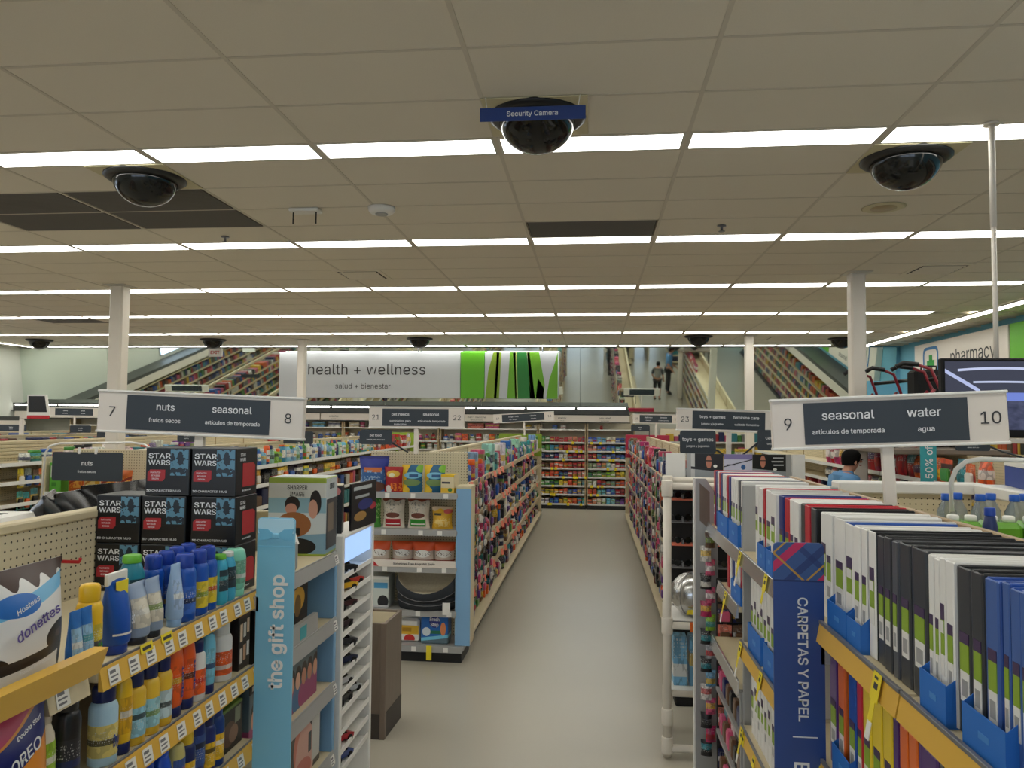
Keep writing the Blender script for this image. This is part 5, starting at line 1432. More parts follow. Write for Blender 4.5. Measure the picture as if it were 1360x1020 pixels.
ob('side_picture', MB().box(.501, .504, -.45, .45, .08, .72).mesh('side_picture', mat('gift_side', (60, 62, 66), .4)), o)
ob('side_photo', MB().box(.503, .506, -.35, .15, .3, .66).mesh('side_photo', 'wood_grey'), o)
t = thing('gift_tin', 'clear gift pack with white and green card before the massager carton', 'package', (-1.30, 3.12, 1.42), rad(60))
ob('base', MB().cbox(-.07, .07, -.05, .05, 0, .12, .01).mesh('gift_base', 'shelf_grey'), t)
ob('card', MB().prism([(-.07, 0), (.07, 0), (.07, .08), (-.07, .1)], -.056, -.051).mesh('gift_card', 'white'), t, (0, 0, .08), (rad(-30), 0, 0))
ob('tape', MB().cbox(-.03, .02, -.06, -.05, .02, .1, .004).mesh('gift_tape', 'teal'), t)
ob('ribbon', MB().tube([(.03 * cos(a), .0, .13 + .02 * sin(2 * a)) for a in [pi * k / 8 for k in range(17)]], .008, 6).mesh('gift_ribbon', 'white'), t)
art('hare_box', (18, 18, 20), [('ell', .5, .86, .4, .09, (206, 130, 130)), ('rect', 0, .08, 0, 1, (200, 190, 170)), ('rect', 0, 1, .97, 1, (200, 190, 170))])
o = placed('black_gift_carton', abox('hare_box'), 'black carton with a pink round mark and tall white letters', 'carton', (-1.275, 3.76, 1.488), rad(12), (.075, .08, .24))
text(o, 'SQUARE', .36, (0.05, -.506, .33), bold=.02, mtx=UPT)
art('fruit_sign', (22, 22, 26), [('rect', .08, .8, .84, .92, (190, 196, 196)), ('rect', .15, .7, .66, .72, (170, 176, 180)), ('ell', .35, .26, .24, .1, (170, 130, 70)), ('ell', .85, .42, .14, .08, (180, 50, 60)), ('ell', .55, .5, .3, .12, (40, 50, 120))])
placed('counter_sign', abox('fruit_sign', .005), 'black picture sign with fruit standing on the white car tower', 'sign', (-1.205, 4.0, 1.488), rad(86), (.36, .012, .235))
art('lamp_box', (20, 19, 18), [('ell', .6, .66, .26, .22, (210, 160, 50)), ('ell', .6, .55, .12, .2, (120, 90, 40)), ('rect', .25, .95, .05, .34, (40, 36, 34)), ('rect', 0, .2, .1, .9, (80, 60, 50))])
for i, (y, s) in enumerate(((2.93, .2), (3.22, .3))):
    placed('gift_carton', abox('lamp_box') if i == 0 else bpy.data.meshes['lamp_box'], ('dark lamp gift carton next to the blade sign on the second gift shelf', 'dark lamp gift carton with a glowing bulb picture, second gift shelf')[i], 'carton', (-1.36, y, 1.115), pi / 2, (s, .2, .24))
o = placed('gift_card_tray', MB().cbox(-.5, .5, -.5, .5, 0, 1, .02).mesh('gift_card_tray', 'shelf_grey'), 'grey display card with a teal sticker before the lamp cartons', 'card', (-1.215, 3.17, 1.115), pi / 2, (.36, .02, .085))
ob('teal_sticker', MB().box(-.08, .12, -.56, -.5, .2, .8).mesh('teal_sticker', 'teal'), o)
def face_art(name, base, seed, dark):
    r = random.Random(seed)
    sh = [('rect', 0, 1, .86, 1, (28, 28, 28)), ('rect', .06, .94, .895, .965, (206, 204, 196)), ('rect', .12, .4, .915, .945, (60, 60, 60)), ('rect', .5, .82, .915, .945, (60, 60, 60))]
    for k_ in range(5):
        cx = .1 + .2 * k_
        sk = r.choice([(206, 150, 122), (186, 126, 100), (220, 170, 144)])
        sh += [('ell', cx, .18, .16, .22, r.choice([(190, 60, 80), (70, 110, 150), sk, (60, 60, 66), (150, 70, 110)])), ('ell', cx + .03, .55, .10, .17, (46, 32, 28)), ('ell', cx + .02, .47, .075, .14, sk)]
    return art(name, base, sh)
face_art('photo_box_a', (90, 104, 110), 3, 0)
for i, y in enumerate((2.92, 3.28)):
    placed('photo_gift_carton', abox('photo_box_a', .01) if i == 0 else bpy.data.meshes['photo_box_a'], ('gift carton printed with smiling faces beside the blade sign', 'gift carton printed with smiling faces next to the blue board')[i], 'carton', (-1.34, y, .82), pi / 2, (.34, .2, .255))
art('photo_box_b', (70, 62, 58), [('rect', 0, 1, .84, 1, (40, 40, 40)), ('rect', .02, .98, .87, .955, (206, 204, 190)), ('rect', .25, .5, .895, .93, (70, 70, 70)), ('rect', .6, .8, .895, .93, (70, 70, 70)), ('ell', .28, .5, .14, .3, (200, 120, 100)), ('ell', .5, .3, .3, .5, (206, 160, 146)), ('rect', .72, .98, .1, .75, (196, 196, 190)), ('rect', .6, .7, .3, .6, (40, 50, 60)), ('ell', .4, .1, .3, .2, (190, 110, 100))])
for i, y in enumerate((2.93, 3.32)):
    placed('photo_gift_carton', abox('photo_box_b', .01) if i == 0 else bpy.data.meshes['photo_box_b'], ('tall gift carton printed with hands behind the blade sign, low shelf', 'tall gift carton printed with hands against the blue board, low shelf')[i], 'carton', (-1.34, y, .50), pi / 2, (.37, .2, .285))
# black packs and a white box lying on the other side of the spine
mat('black_film', (16, 16, 18), .25)
BF = pouch(10, 12).mesh('black_pouch', 'black_film')
for i, (x, y, r_) in enumerate(((-2.08, 2.93, 10), (-2.05, 3.12, -12), (-2.12, 2.84, 30), (-2.05, 3.4, 5))):
    placed('black_pack', BF, ('black plastic pack lying behind the pegboard spine beside the white box', 'black plastic pack behind the spine nearest the mug boxes', 'black plastic pack half under the white box', 'black plastic pack behind the mug boxes')[i], 'bag', (x, y, 1.43), rad(90 + r_), (.3, .2, .325 + .015 * (i % 2)))
o = placed('white_box', MB().cbox(-.5, .5, -.5, .5, 0, 1, .06).mesh('white_box', 'white'), 'white box with a dark mark lying by the black packs', 'box', (-2.17, 2.62, 1.43), rad(97), (.26, .2, .262))
ob('dark_mark', MB().box(-.1, .2, -.1, .05, 1.0, 1.004).mesh('dark_mark', 'ink'), o)
o = ob('peg_hook', MB().tube([(0, 0, 0), (.1, 0, 0), (.105, 0, .012)], .006, 6).mesh('peg_hook', 'red'), None, (-1.778, 2.40, 1.575), label='red peg hook sticking out of the pegboard by the mug boxes', category='hook')

# white lit tower of toy cars
TX, TY0, TY1 = -1.2, 3.66, 4.20
t = thing('toy_car_tower', 'white tower of slanted shelves for toy cars with a lit header', 'display', (TX, 0, 0))
ob('near_post', MB().cbox(-.16, 0, TY0, TY0 + .035, .02, 1.487, .004).mesh('tower_post', 'white'), t)
ob('far_post', MB().cbox(-.16, 0, TY1 - .03, TY1, .02, 1.487, .004).mesh('tower_post', 'white'), t)
ob('back_board', MB().box(-.16, -.15, TY0 + .035, TY1 - .03, .02, 1.48).mesh('tower_back', 'white'), t)
ob('top_board', MB().cbox(-.16, .0, TY0 + .035, TY1 - .03, 1.47, 1.487, .003).mesh('tower_top', 'white'), t)
ob('light_header', MB().box(-.06, -.012, TY0 + .036, TY1 - .031, 1.345, 1.468).mesh('light_header', 'lightbox'), t)
ob('foot', MB().cbox(-.2, .03, TY0 - .01, TY1 + .01, 0, .02, .004).mesh('tower_foot', 'white'), t)
tsh = MB().cbox(-.15, -.005, TY0 + .036, TY1 - .031, -.008, 0, .002).box(-.012, -.005, TY0 + .036, TY1 - .031, 0, .018).mesh('tower_shelf', 'white')
car_b = MB().prism([(-.05, .012), (.05, .012), (.052, .024), (.03, .03), (-.045, .032), (-.052, .024)], -.021, .021).mesh('toy_car_body', TG)
car_c = MB().prism([(-.036, .031), (.022, .031), (.008, .046), (-.026, .046)], -.018, .018).mesh('toy_car_cabin', 'dome_glass')
whl = MB().lathe([(.011, -.004), (.0115, 0), (.011, .004)], 12).mesh('toy_wheel', 'matte_black')
CARS = [(26, 26, 28), (226, 176, 40), (60, 20, 26), (40, 20, 30), (50, 52, 56), (30, 40, 70), (190, 190, 190), (30, 30, 34), (214, 170, 60), (180, 40, 50), (60, 80, 140)]
cn_ = ['black', 'yellow', 'dark red', 'black and red', 'charcoal', 'navy', 'silver', 'dark grey', 'gold', 'bright red', 'blue']
for i in range(11):
    z = 1.275 - .0935 * i
    s = ob('shelf', tsh, t, (0, 0, z))
    if i in (8,):
        continue
    c = thing('toy_car', f'{cn_[i]} toy car on the {ordinal(i)} shelf down of the white tower', 'toy car', (TX - .06, 3.84 + .02 * (i % 3), z), rad(55 + 9 * (i % 4)), 'toy cars on the white tower')
    c.scale = (1.45, 1.45, 1.45)
    ob('body', car_b, c, color=CARS[i])
    ob('cabin', car_c, c)
    for wx in (-.032, .032):
        for wy in (-.02, .02):
            ob('wheel', whl, c, (wx, wy, .0115), (pi / 2, 0, 0))
    if i in (1, 7):
        c2 = thing('toy_car', f'{("pale", "red")[i == 1]} toy car parked behind the {cn_[i]} one', 'toy car', (TX - .065, 4.02, z), rad(70), 'toy cars on the white tower')
        c2.scale = (1.3, 1.3, 1.3)
        ob('body', car_b, c2, color=(196, 60, 50) if i == 1 else (190, 194, 196))
        ob('cabin', car_c, c2)
        for wx in (-.032, .032):
            for wy in (-.02, .02):
                ob('wheel', whl, c2, (wx, wy, .0115), (pi / 2, 0, 0))
t = thing('endcap_shelf', 'white backed end display behind the toy car tower', 'shelving', (-1.8, 4.1, 0))
ob('back_panel', MB().cbox(-.5, .4, -.46, -.42, .05, 1.6, .004).mesh('endcap_back', 'cream'), t)
for z in (.14, .5, .86, 1.2):
    ob('shelf', MB().cbox(-.5, .4, -.42, 0, -.03, 0, .004).mesh('endcap_shelf_board', 'shelf_grey'), t, (0, 0, z))
# laminate dump bin in the cross aisle
t = thing('dump_bin', 'grey brown laminate dump bin with cream inside in the cross aisle', 'bin', (-1.52, 5.14, 0), rad(-2))
for nm_, a in (('front_board', (-.2, .2, -.19, -.17)), ('back_board', (-.2, .2, .17, .19)), ('side_board', (-.2, -.18, -.17, .17)), ('side_board', (.18, .2, -.17, .17))):
    ob(nm_, MB().cbox(a[0], a[1], a[2], a[3], .1 if nm_ == 'x' else .02, .735, .003).mesh('bin_board', 'laminate'), t)
ob('liner', MB().box(-.179, .179, -.169, .169, .45, .46).box(-.18, -.176, -.169, .169, .46, .72).box(.176, .18, -.169, .169, .46, .72).box(-.176, .176, .166, .17, .46, .72).mesh('bin_liner', 'cream_light'), t)
ob('kick_band', MB().box(-.203, .203, -.193, -.19, 0, .16).box(.2, .203, -.193, .193, 0, .16).box(-.203, -.2, -.193, .193, 0, .16).mesh('bin_kick', mat('kick_grey', (64, 58, 54), .6)), t)
ob('corner_trim', MB().cbox(.17, .206, -.196, -.16, .0, .737, .004).mesh('corner_trim', 'wood_grey'), t)
# ------------------------------------------------------------------ near gondola B: binders
BX, BE = 1.1, .645
gB = thing('gondola_shelving', 'near gondola of ring binders with yellow and chrome price strips', 'shelving', (BX, 0, 0))
BS = [(.85, 1.72), (1.72, 2.60), (2.60, 3.50), (3.50, 4.46)]
ob('kick_plate', MB().box(-.42, .5, .9, 4.45, 0, .09).mesh('kick_plate', 'black'), gB)
ob('base_deck', MB().cbox(-.46, .55, .85, 4.46, .09, .14, .006).mesh('base_deck', 'cream'), gB)
for a, b in BS:
    ob('back_panel', MB().cbox(-.02, .02, -(b - a) / 2 + .002, (b - a) / 2 - .002, .14, 1.72, .002).mesh('back_panel', 'peg_y'), gB, (0, (a + b) / 2, 0))
    ob('top_rail', MB().cbox(-.012, .012, -(b - a) / 2 + .001, (b - a) / 2 - .001, 1.72, 1.757, .003).mesh('top_rail', mat('rail_brown', (170, 146, 112), .5) if 'rail_brown' not in MATS else 'rail_brown'), gB, (0, (a + b) / 2, 0))
for y in (.87, 1.72, 2.60, 4.44):
    ob('upright', MB().box(-.03, .03, -.013, .013, .14, 1.72).mesh('upright', 'strip_tan'), gB, (0, y, 0))
ob('divider_panel', MB().cbox(-.44, -.03, -.012, .012, .14, 1.775, .004).mesh('divider_panel', 'shelf_grey'), gB, (0, 3.535, 0))
def shelfB(a, b, z, strip, lip='shelf_lip', tags=0, ty=tagy):
    w_ = BX - BE - .02
    s = ob('shelf', MB().cbox(-w_ / 2, w_ / 2, -(b - a) / 2 + .003, (b - a) / 2 - .003, -.025, 0, .004).mesh('shelf_board', 'cream'), gB, (-.02 - w_ / 2, (a + b) / 2, z))
    st = ob('price_strip', MB().prism([(-w_ / 2 - .014, -.05), (-w_ / 2, -.05), (-w_ / 2, .0), (-w_ / 2 - .004, .0)], -(b - a) / 2 + .004, (b - a) / 2 - .004).mesh('price_strip', strip), s)
    ob('strip_lip', MB().cbox(-w_ / 2 - .006, -w_ / 2 + .004, -(b - a) / 2 + .004, (b - a) / 2 - .004, .0, .010, .001).mesh('strip_lip', lip), s)
    for i in range(tags):
        ob('price_tag', ty, s, (-w_ / 2 - .0125, -(b - a) / 2 + .1 + i * (b - a - .2) / max(1, tags - 1) + RNG.uniform(-.03, .03), -.03), (-.19, 0, -pi / 2))
    return s, w_
BT, BM, BL_ = 1.485, 1.10, .745
def flagtag(s, w_, y, lab=None):
    """yellow tag folded over the strip with a white stub below"""
    ob('price_tag', MB().box(-.024, .024, 0, .0012, -.03, .032).box(-.012, .012, 0, .0012, -.075, -.03).box(-.012, .014, 0, .0012, -.115, -.075, 1).box(-.01, .012, -.0006, 0, -.004, .01, 2).box(-.012, .008, -.0006, 0, .018, .024, 2).mesh('flag_tag', 'tag_yellow', 'tag_white', 'ink'), s, (-w_ / 2 - .0155, y, -.022), (-.19, 0, -pi / 2))
for a, b in BS[:2]:
    s, w_ = shelfB(a, b, BT, 'strip_yellow')
    if a > 1:
        flagtag(s, w_, -.33)
        flagtag(s, w_, .40)
    shelfB(a, b, BM, 'strip_yellow', tags=5)
    shelfB(a, b, BL_, 'strip_yellow', tags=5)
s, w_ = shelfB(*BS[2], BT, 'strip_chrome', 'strip_chrome'); flagtag(s, w_, .40); flagtag(s, w_, -.1)
s, w_ = shelfB(*BS[2], BM, 'strip_yellow'); flagtag(s, w_, .40); flagtag(s, w_, .0)
s, w_ = shelfB(*BS[2], BL_, 'strip_yellow', tags=4)
flagtag(s, w_, .38)
s, w_ = shelfB(*BS[3], BT, 'strip_chrome', 'strip_chrome')
s, w_ = shelfB(3.55, 4.1, 1.235, 'strip_chrome', 'strip_chrome'); flagtag(s, w_, .0)
shelfB(3.55, 4.32, BM - .2, 'strip_chrome', 'strip_chrome')
for z in (.4,):
    for a, b in BS[:3]:
        shelfB(a, b, z, 'strip_yellow', tags=4)
# binder: spine is the thing; covers, label and finger ring are parts; built 1 wide so each takes its own thickness
bw = .04
spine = MB().cbox(-.5, .5, 0, .004, 0, .302, (.12, .0015, .002)).mesh('binder_spine', TG)
cover = MB().cbox(-.5, .5, .003, .285, 0, .302, (.06, .004, .004)).mesh('binder_body', TG)
board = MB().cbox(-.045, .045, .002, .288, -.001, .303, (.02, .003, .003)).mesh('binder_cover', TG)
labm = MB().box(-.3, .3, -.0012, 0, .165, .185, 0).box(-.3, .3, -.0012, 0, .115, .165, 1).box(-.3, .3, -.0012, 0, .06, .115, 2).box(-.2, .2, -.0016, -.0012, .07, .1, 3).mesh('binder_label', 'purple_ink', 'lime', 'white', 'shelf_grey')
labw = MB().box(-.3, .3, -.0012, 0, .185, .215, 0).box(-.3, .3, -.0012, 0, .12, .185, 1).box(-.26, .26, -.0016, 0, .16, .183, 2).box(-.3, .3, -.0012, 0, .08, .12, 2).mesh('binder_label', 'purple_ink', 'lime', 'white')
ringm = MB().lathe([(.26, -.001), (.26, .0), (.18, .0)], 12).mesh('finger_ring', 'chrome')
BCOL = {'white': (240, 238, 233), 'black': (30, 31, 34), 'grey': (84, 86, 92), 'blue': (50, 92, 176), 'navy': (34, 52, 124), 'red': (196, 36, 54), 'purple': (84, 44, 120), 'orange': (232, 112, 40), 'yellow': (236, 206, 40), 'green': (20, 130, 90), 'cobalt': (30, 80, 170)}
BSP = {'black': (60, 62, 66), 'blue': (70, 102, 168)}
def binder(y0, y1, z, col, label, edge=None, lab=labm, h=1.0, x=.672, dx=0.0, grp='ring binders'):
    wd = abs(y1 - y0) - .002
    t = ob('ring_binder', spine, None, (x + dx, (y0 + y1) / 2, z + .0015), (0, 0, -pi / 2), BSP.get(col, BCOL[col]), (wd, 1, h))
    t['label'], t['category'], t['group'] = label, 'binder', grp
    c2 = BCOL[edge or col]
    ob('page_block', MB().cbox(-.34, .34, .01, .27, .012, .292, .004).mesh('page_block', 'white') if 'page_block' not in bpy.data.meshes else bpy.data.meshes['page_block'], t)
    for sx in (-1, 1):
        k = min(.0035 / wd, .2)
        ob('cover', board, t, (sx * (.5 - .045 * k / .045), 0, 0), color=c2, scale=(k / .045, 1, 1))
    ob('rear_hinge', MB().cbox(-.5, .5, .270, .2715, .004, .298, .0005).mesh('rear_hinge', TG) if False else cover, t, color=c2, scale=(.93, .985, .985), loc=(0, .002, .001)) if col in ('black', 'grey', 'blue', 'navy', 'cobalt') and wd > .03 else None
    if lab and wd > .02:
        ob('spine_label', lab, t)
    return t
TOP = [('white', 3.34, 3.28), ('white', 3.27, 3.2), ('red', 3.188, 3.15), ('white', 3.14, 3.05), ('white', 3.045, 2.96), ('navy', 2.909, 2.845), ('red', 2.842, 2.77), ('white', 2.757, 2.70), ('white', 2.695, 2.635), ('black', 2.629, 2.575), ('red', 2.565, 2.50), ('black', 2.495, 2.44),
       ('white', 2.408, 2.345), ('white', 2.34, 2.28), ('white', 2.275, 2.18), ('white', 2.177, 2.105, 'blue'), ('white', 2.10, 2.05), ('white', 2.047, 2.004), ('white', 1.998, 1.948, 'black'), ('black', 1.946, 1.899), ('black', 1.893, 1.847), ('grey', 1.843, 1.808), ('black', 1.804, 1.742), ('black', 1.738, 1.658),
       ('white', 1.655, 1.629), ('white', 1.627, 1.605), ('white', 1.603, 1.577), ('white', 1.575, 1.538), ('black', 1.535, 1.478), ('black', 1.475, 1.429), ('blue', 1.427, 1.379), ('blue', 1.377, 1.353), ('blue', 1.351, 1.317), ('blue', 1.315, 1.285), ('blue', 1.283, 1.25), ('blue', 1.248, 1.21)]
cnt, tot = {}, {}
for b in TOP:
    tot[b[0]] = tot.get(b[0], 0) + 1
for b in TOP:
    i = cnt[b[0]] = cnt.get(b[0], -1) + 1
    wide = abs(b[2] - b[1]) > .05
    l = f'{ordinal(i)} {b[0]} ring binder from the grey divider on the top binder shelf' + (f', edged in {b[3]}' if len(b) > 3 else '')
    binder(b[1], b[2], BT, b[0], l, b[3] if len(b) > 3 else None, labw if b[0] == 'white' and i % 3 == 0 else labm, h=RNG.uniform(.99, 1.015), dx=RNG.uniform(0, .006), grp='binders on the top shelf')
FAR = [('red', 4.42), ('navy', 4.36), ('white', 4.30), ('red', 4.24), ('navy', 4.19), ('white', 4.13), ('white', 4.07), ('red', 4.01), ('navy', 3.95), ('white', 3.88), ('white', 3.82), ('white', 3.75), ('grey', 3.69), ('white', 3.63)]
cnt = {}
for c, y in FAR:
    i = cnt[c] = cnt.get(c, -1) + 1
    binder(y - .045, y, BT, c, f'{ordinal(i)} {c} binder from the shelf end beyond the grey divider panel', lab=None if c == 'navy' else labm, h=.99, grp='binders beyond the divider')
LOW = [('purple', 2.317, 2.245), ('orange', 2.242, 2.18), ('cobalt', 2.154, 2.092), ('red', 2.089, 2.046), ('yellow', 2.044, 1.983), ('yellow', 1.981, 1.913), ('yellow', 1.911, 1.85), ('purple', 1.848, 1.815), ('orange', 1.812, 1.765), ('orange', 1.763, 1.714), ('purple', 1.711, 1.616), ('black', 1.614, 1.594), ('green', 1.592, 1.551), ('purple', 1.54, 1.49), ('cobalt', 1.48, 1.42)]
cnt = {}
for c, a, b in LOW:
    i = cnt[c] = cnt.get(c, -1) + 1
    binder(a, b, BM, c, f'{ordinal(i)} {c} ring binder from the plaid blade sign on the second binder shelf', h=.97, grp='coloured binders on the second shelf')
for k, z in enumerate((BM, BL_)):
    for i in range(13):
        y = 3.42 - i * .062
        binder(y - .055, y, z, 'white', f'{ordinal(i)} white ring binder from the grey divider panel, {("second", "third")[k]} binder shelf', lab=labw if i % 2 else labm, h=.97, grp=f'white binders on the {("second", "third")[k]} shelf')
for i, (y, c) in enumerate(((4.0, 'red'), (3.93, 'white'), (3.86, 'navy'), (3.79, 'white'), (3.72, 'white'), (3.65, 'red'))):
    binder(y - .05, y, 1.235, c, f'{ordinal(i)} short folder from the accessory strip under the far binders, {c}', lab=None, h=.72, grp='short folders under the far binders')
# blue cardboard trays under the binders
mat('lip_ink', (70, 136, 206), .5)
def tray(y0, y1, z, label, h=.075):
    L = (y1 - y0) / 2
    t = thing('cardboard_tray', label, 'tray', (0, (y0 + y1) / 2, z), group='blue cardboard trays')
    ob('front_lip', MB().box(.655, .658, -L, L, 0, h).mesh('tray_lip', 'cardboard_blue'), t)
    side = MB().add([(.658, 0, 0), (.93, 0, 0), (.93, 0, .16), (.70, 0, .11), (.658, 0, h), (.658, .0015, 0), (.93, .0015, 0), (.93, .0015, .16), (.70, .0015, .11), (.658, .0015, h)], [(0, 1, 2, 3, 4), (9, 8, 7, 6, 5), (0, 5, 6, 1), (1, 6, 7, 2), (2, 7, 8, 3), (3, 8, 9, 4), (4, 9, 5, 0)]).mesh('tray_side', 'cardboard_blue')
    ob('side_wall', side, t, (0, -L, 0))
    ob('side_wall', side, t, (0, L - .0015, 0))
    ob('lip_print', MB().box(.6542, .655, -L * .3, L * .2, h * .45, h * .6).mesh('lip_print', 'lip_ink'), t)
tray(1.33, 1.476, BT, 'blue cardboard tray round the nearest blue binders', .075)
tray(1.54, 1.655, BT, 'blue cardboard tray round the four thin white binders', .078)
tray(2.0, 2.105, BT, 'blue cardboard tray at the black edged white binder', .07)
tray(2.11, 2.27, BT, 'blue cardboard tray beside the yellow strip end', .075)
tray(2.94, 3.05, BT, 'blue cardboard tray behind the plaid blade sign', .09)
tray(3.06, 3.2, BT, 'blue cardboard tray nearest the grey divider panel', .09)
tray(3.62, 3.85, BT, 'blue cardboard tray beyond the divider, near one', .1)
tray(3.9, 4.2, BT, 'blue cardboard tray beyond the divider, far one', .1)
tray(2.1, 2.24, BM, 'blue cardboard tray under the orange and purple binders', .08)
tray(2.9, 3.1, BM, 'blue cardboard tray among the white binders of the second shelf', .11)
tray(3.15, 3.4, BM, 'blue cardboard tray at the divider end of the second shelf', .11)
tray(3.56, 3.8, 1.235, 'blue cardboard tray holding the short folders', .08)

# the plaid topped blade sign
t = blade('blade_sign', 'tall dark blue blade sign with plaid top between the binder shelves', .585, 2.3, .70, 1.71, .14, 'navy_blade')
ob('plaid_top', MB().prism([(-.07, 1.603), (.07, 1.603), (.07, 1.698), (.066, 1.706), (.058, 1.71), (-.058, 1.71), (-.066, 1.706), (-.07, 1.698)], -.0042, -.0031).mesh('plaid_top', 'plaid'), t)
mat('fold_blue', (30, 50, 104), .5)
ob('fold_line', MB().box(-.07, .07, -.0044, -.003, 1.6, 1.605).mesh('fold_line', 'fold_blue'), t)
text(t, 'CARPETAS Y PAPEL', .052, (.010, -.0045, 1.383), bold=.012, mtx=DNT)
ob('divider_rule', MB().box(-.02, .048, -.0045, -.0031, 1.165, 1.168).mesh('divider_rule', 'white_ink'), t)
text(t, 'BINDERS + PAPER', .078, (.004, -.0045, .86), bold=.012, mtx=DNT)
ob('clip', MB().box(.06, .085, -.003, .003, 1.37, 1.44).mesh('blade_clip', 'shelf_grey'), t)

# end panel, hanging accessory strip and clear accessory panel at the far end of gondola B
t = thing('end_panel', 'light grey end panel closing the binder gondola by the white pipe rack', 'panel', (0, 4.475, 0))
ob('board', MB().prism([(.575, .02), (.70, .02), (.70, 1.63), (.635, 1.735), (.575, 1.735)], -.012, .012).mesh('end_board', 'shelf_grey'), t)
ob('edge_trim', MB().cbox(.565, .578, -.016, .016, .02, 1.74, .003).mesh('edge_trim', 'white'), t)
ob('wood_face', MB().prism([(.60, 1.50), (.655, 1.45), (.655, 1.66), (.60, 1.71)], -.014, -.0122).mesh('wood_face', 'laminate'), t)
cs = thing('clip_strip', 'hanging clip strip for small hair accessories on the grey end panel', 'strip', (.635, 4.43, 0))
ob('ribbon', MB().box(-.008, .008, -.002, .002, .25, 1.45).mesh('clip_ribbon', 'tag_white'), cs)
for k in range(16):
    ob('hook', MB().tube([(0, -.002, 0), (0, -.02, .004)], .002, 5).mesh('strip_hook', 'shelf_grey'), cs, (0, 0, 1.43 - k * .075))
R_ = Row('on the hanging clip strip', 'its top', 'hair accessories on the clip strip')
for k, cn in enumerate(['brown', 'white', 'pink', 'black', 'pink', 'magenta', 'lime', 'black', 'silver', 'black', 'sky blue', 'white', 'pink', 'black', 'magenta', 'black']):
    o = good('pouch', 'hair_accessory', (.635 + .012 * (-1) ** k, 4.395, 1.36 - k * .075), rad(12 * (-1) ** k), (.06, .04, .085), PAL[cn])
    R_.add(o, f'{cn} hair accessory pack')
R_.done()
t = thing('accessory_rack', 'low rack of dark and pink accessory packs below the chrome strips', 'rack', (.72, 3.80, 0))
ob('back_board', MB().cbox(.08, .1, -.26, .5, .15, .86, .003).mesh('rack_back', 'shelf_grey'), t)
ob('side_board', MB().cbox(-.07, .08, -.245, -.23, .15, .86, .003).mesh('rack_side', 'shelf_grey'), t)
for z in (.2, .42, .64):
    ob('rail', MB().box(-.06, .08, -.26, .5, z - .015, z).mesh('rack_rail', 'shelf_grey'), t)
R_ = Row('in the low accessory rack', 'the grey divider', 'accessory packs in the low rack')
for z in (.2, .42, .64):
    for k in range(7):
        cn = RNG.choice(['black', 'brown', 'pink', 'grey', 'magenta', 'black'])
        R_.add(good('hang pack', 'accessory_pack', (.69, 3.6 + k * .1, z), -pi / 2, (.09, .05, .18), PAL[cn], PAL[RNG.choice(['black', 'brown', 'pink', 'navy'])]), f'{cn} accessory pack')
R_.done()
# front accessory panel, a board covered with small packs turned to the aisle front
t = thing('accessory_board', 'clear fronted board of mottled hair accessories beside the clip strip', 'display', (.75, 4.36, 0))
ob('board', MB().cbox(-.075, .095, .0, .02, .16, 1.2, .004).mesh('accessory_back', 'black'), t)
R_ = Row('on the clear fronted board', 'its top', 'accessory cards on the clear fronted board')
for r in range(9):
    for c in range(2):
        cn = RNG.choice(['black', 'brown', 'salmon', 'grey', 'navy', 'magenta'])
        R_.add(good('hang pack', 'accessory_card', (.715 + c * .08, 4.335, 1.08 - r * .11), 0, (.075, .04, .1), PAL[cn], PAL[RNG.choice(['pink', 'grey', 'black', 'brown'])]), f'{cn} accessory card')
R_.done()

# white pipe rack with a silver ball
t = thing('pipe_rack', 'white plastic pipe rack standing in the cross aisle', 'rack', (0, 0, 0))
def pipe(pts, r=.026):
    ob('pipe', MB().tube(pts, r, 10).mesh('pipe', 'pvc'), t)
for y, zs in ((4.9, (1.655, .80, .06)), (5.32, (1.66, .80, .25))):
    px_ = .46 if y < 5 else .502
    pipe([(px_, y, 0.012), (px_, y, 1.68)])
    pipe([(1.02, y, 0.012), (1.02, y, 1.68)])
    for z in zs:
        pipe([(px_, y, z), (1.02, y, z)], .023)
for z in (1.6, .80):
    for x in (.46, 1.02):
        pipe([(x, 4.9, z - .02), (x + (.042 if x < 1 else 0), 5.32, z - .02)], .022)
jm = MB().lathe([(.033, -.05), (.035, -.045), (.035, .045), (.033, .05)], 14).mesh('pipe_joint', 'pvc')
for y in (4.9, 5.32):
    for z in (1.64, .80, .08, .25):
        ob('pipe_joint', jm, t, (.46 if y < 5 else .502, y, z))
ob('rack_shelf', MB().cbox(.48, 1.0, 4.92, 5.3, .822, .83, .002).mesh('rack_shelf', 'white'), t)
ob('lower_shelf', MB().cbox(.48, 1.0, 4.92, 5.3, .40, .408, .002).mesh('rack_shelf', 'white'), t)
o = ob('silver_ball', MB().lathe([(.001, 0)] + [(.135 * sin(rad(12 * k)), .135 - .135 * cos(rad(12 * k))) for k in range(1, 15)] + [(.001, .27)], 28).mesh('silver_ball', mat('ball_foil', (190, 190, 188), .22, .9)), None, (.63, 5.06, .83), label='shiny silver ball resting in the white pipe rack', category='ball')
ob('yellow_sticker', MB().prism([(-.05, .03), (.04, .035), (.05, .065), (-.04, .06)], -.128, -.124).mesh('ball_sticker', 'tag_yellow'), o)
for k in (-1, 0, 1):
    ob('seam', MB().tube([(.1355 * sin(a) * cos(rad(40 * k)), .1355 * sin(a) * sin(rad(40 * k)) - .0, .135 - .1355 * cos(a)) for a in [pi * q / 16 for q in range(17)]], .0022, 5).mesh('ball_seam', 'shelf_lip'), o, rot=(0, 0, rad(-90)))
ob('orange_tag', MB().cbox(-.025, .025, -.004, .004, -.03, .03, .003).mesh('orange_tag', 'orange'), None, (.62, 4.872, .80), label='orange tag on the lower crossbar of the pipe rack', category='tag')
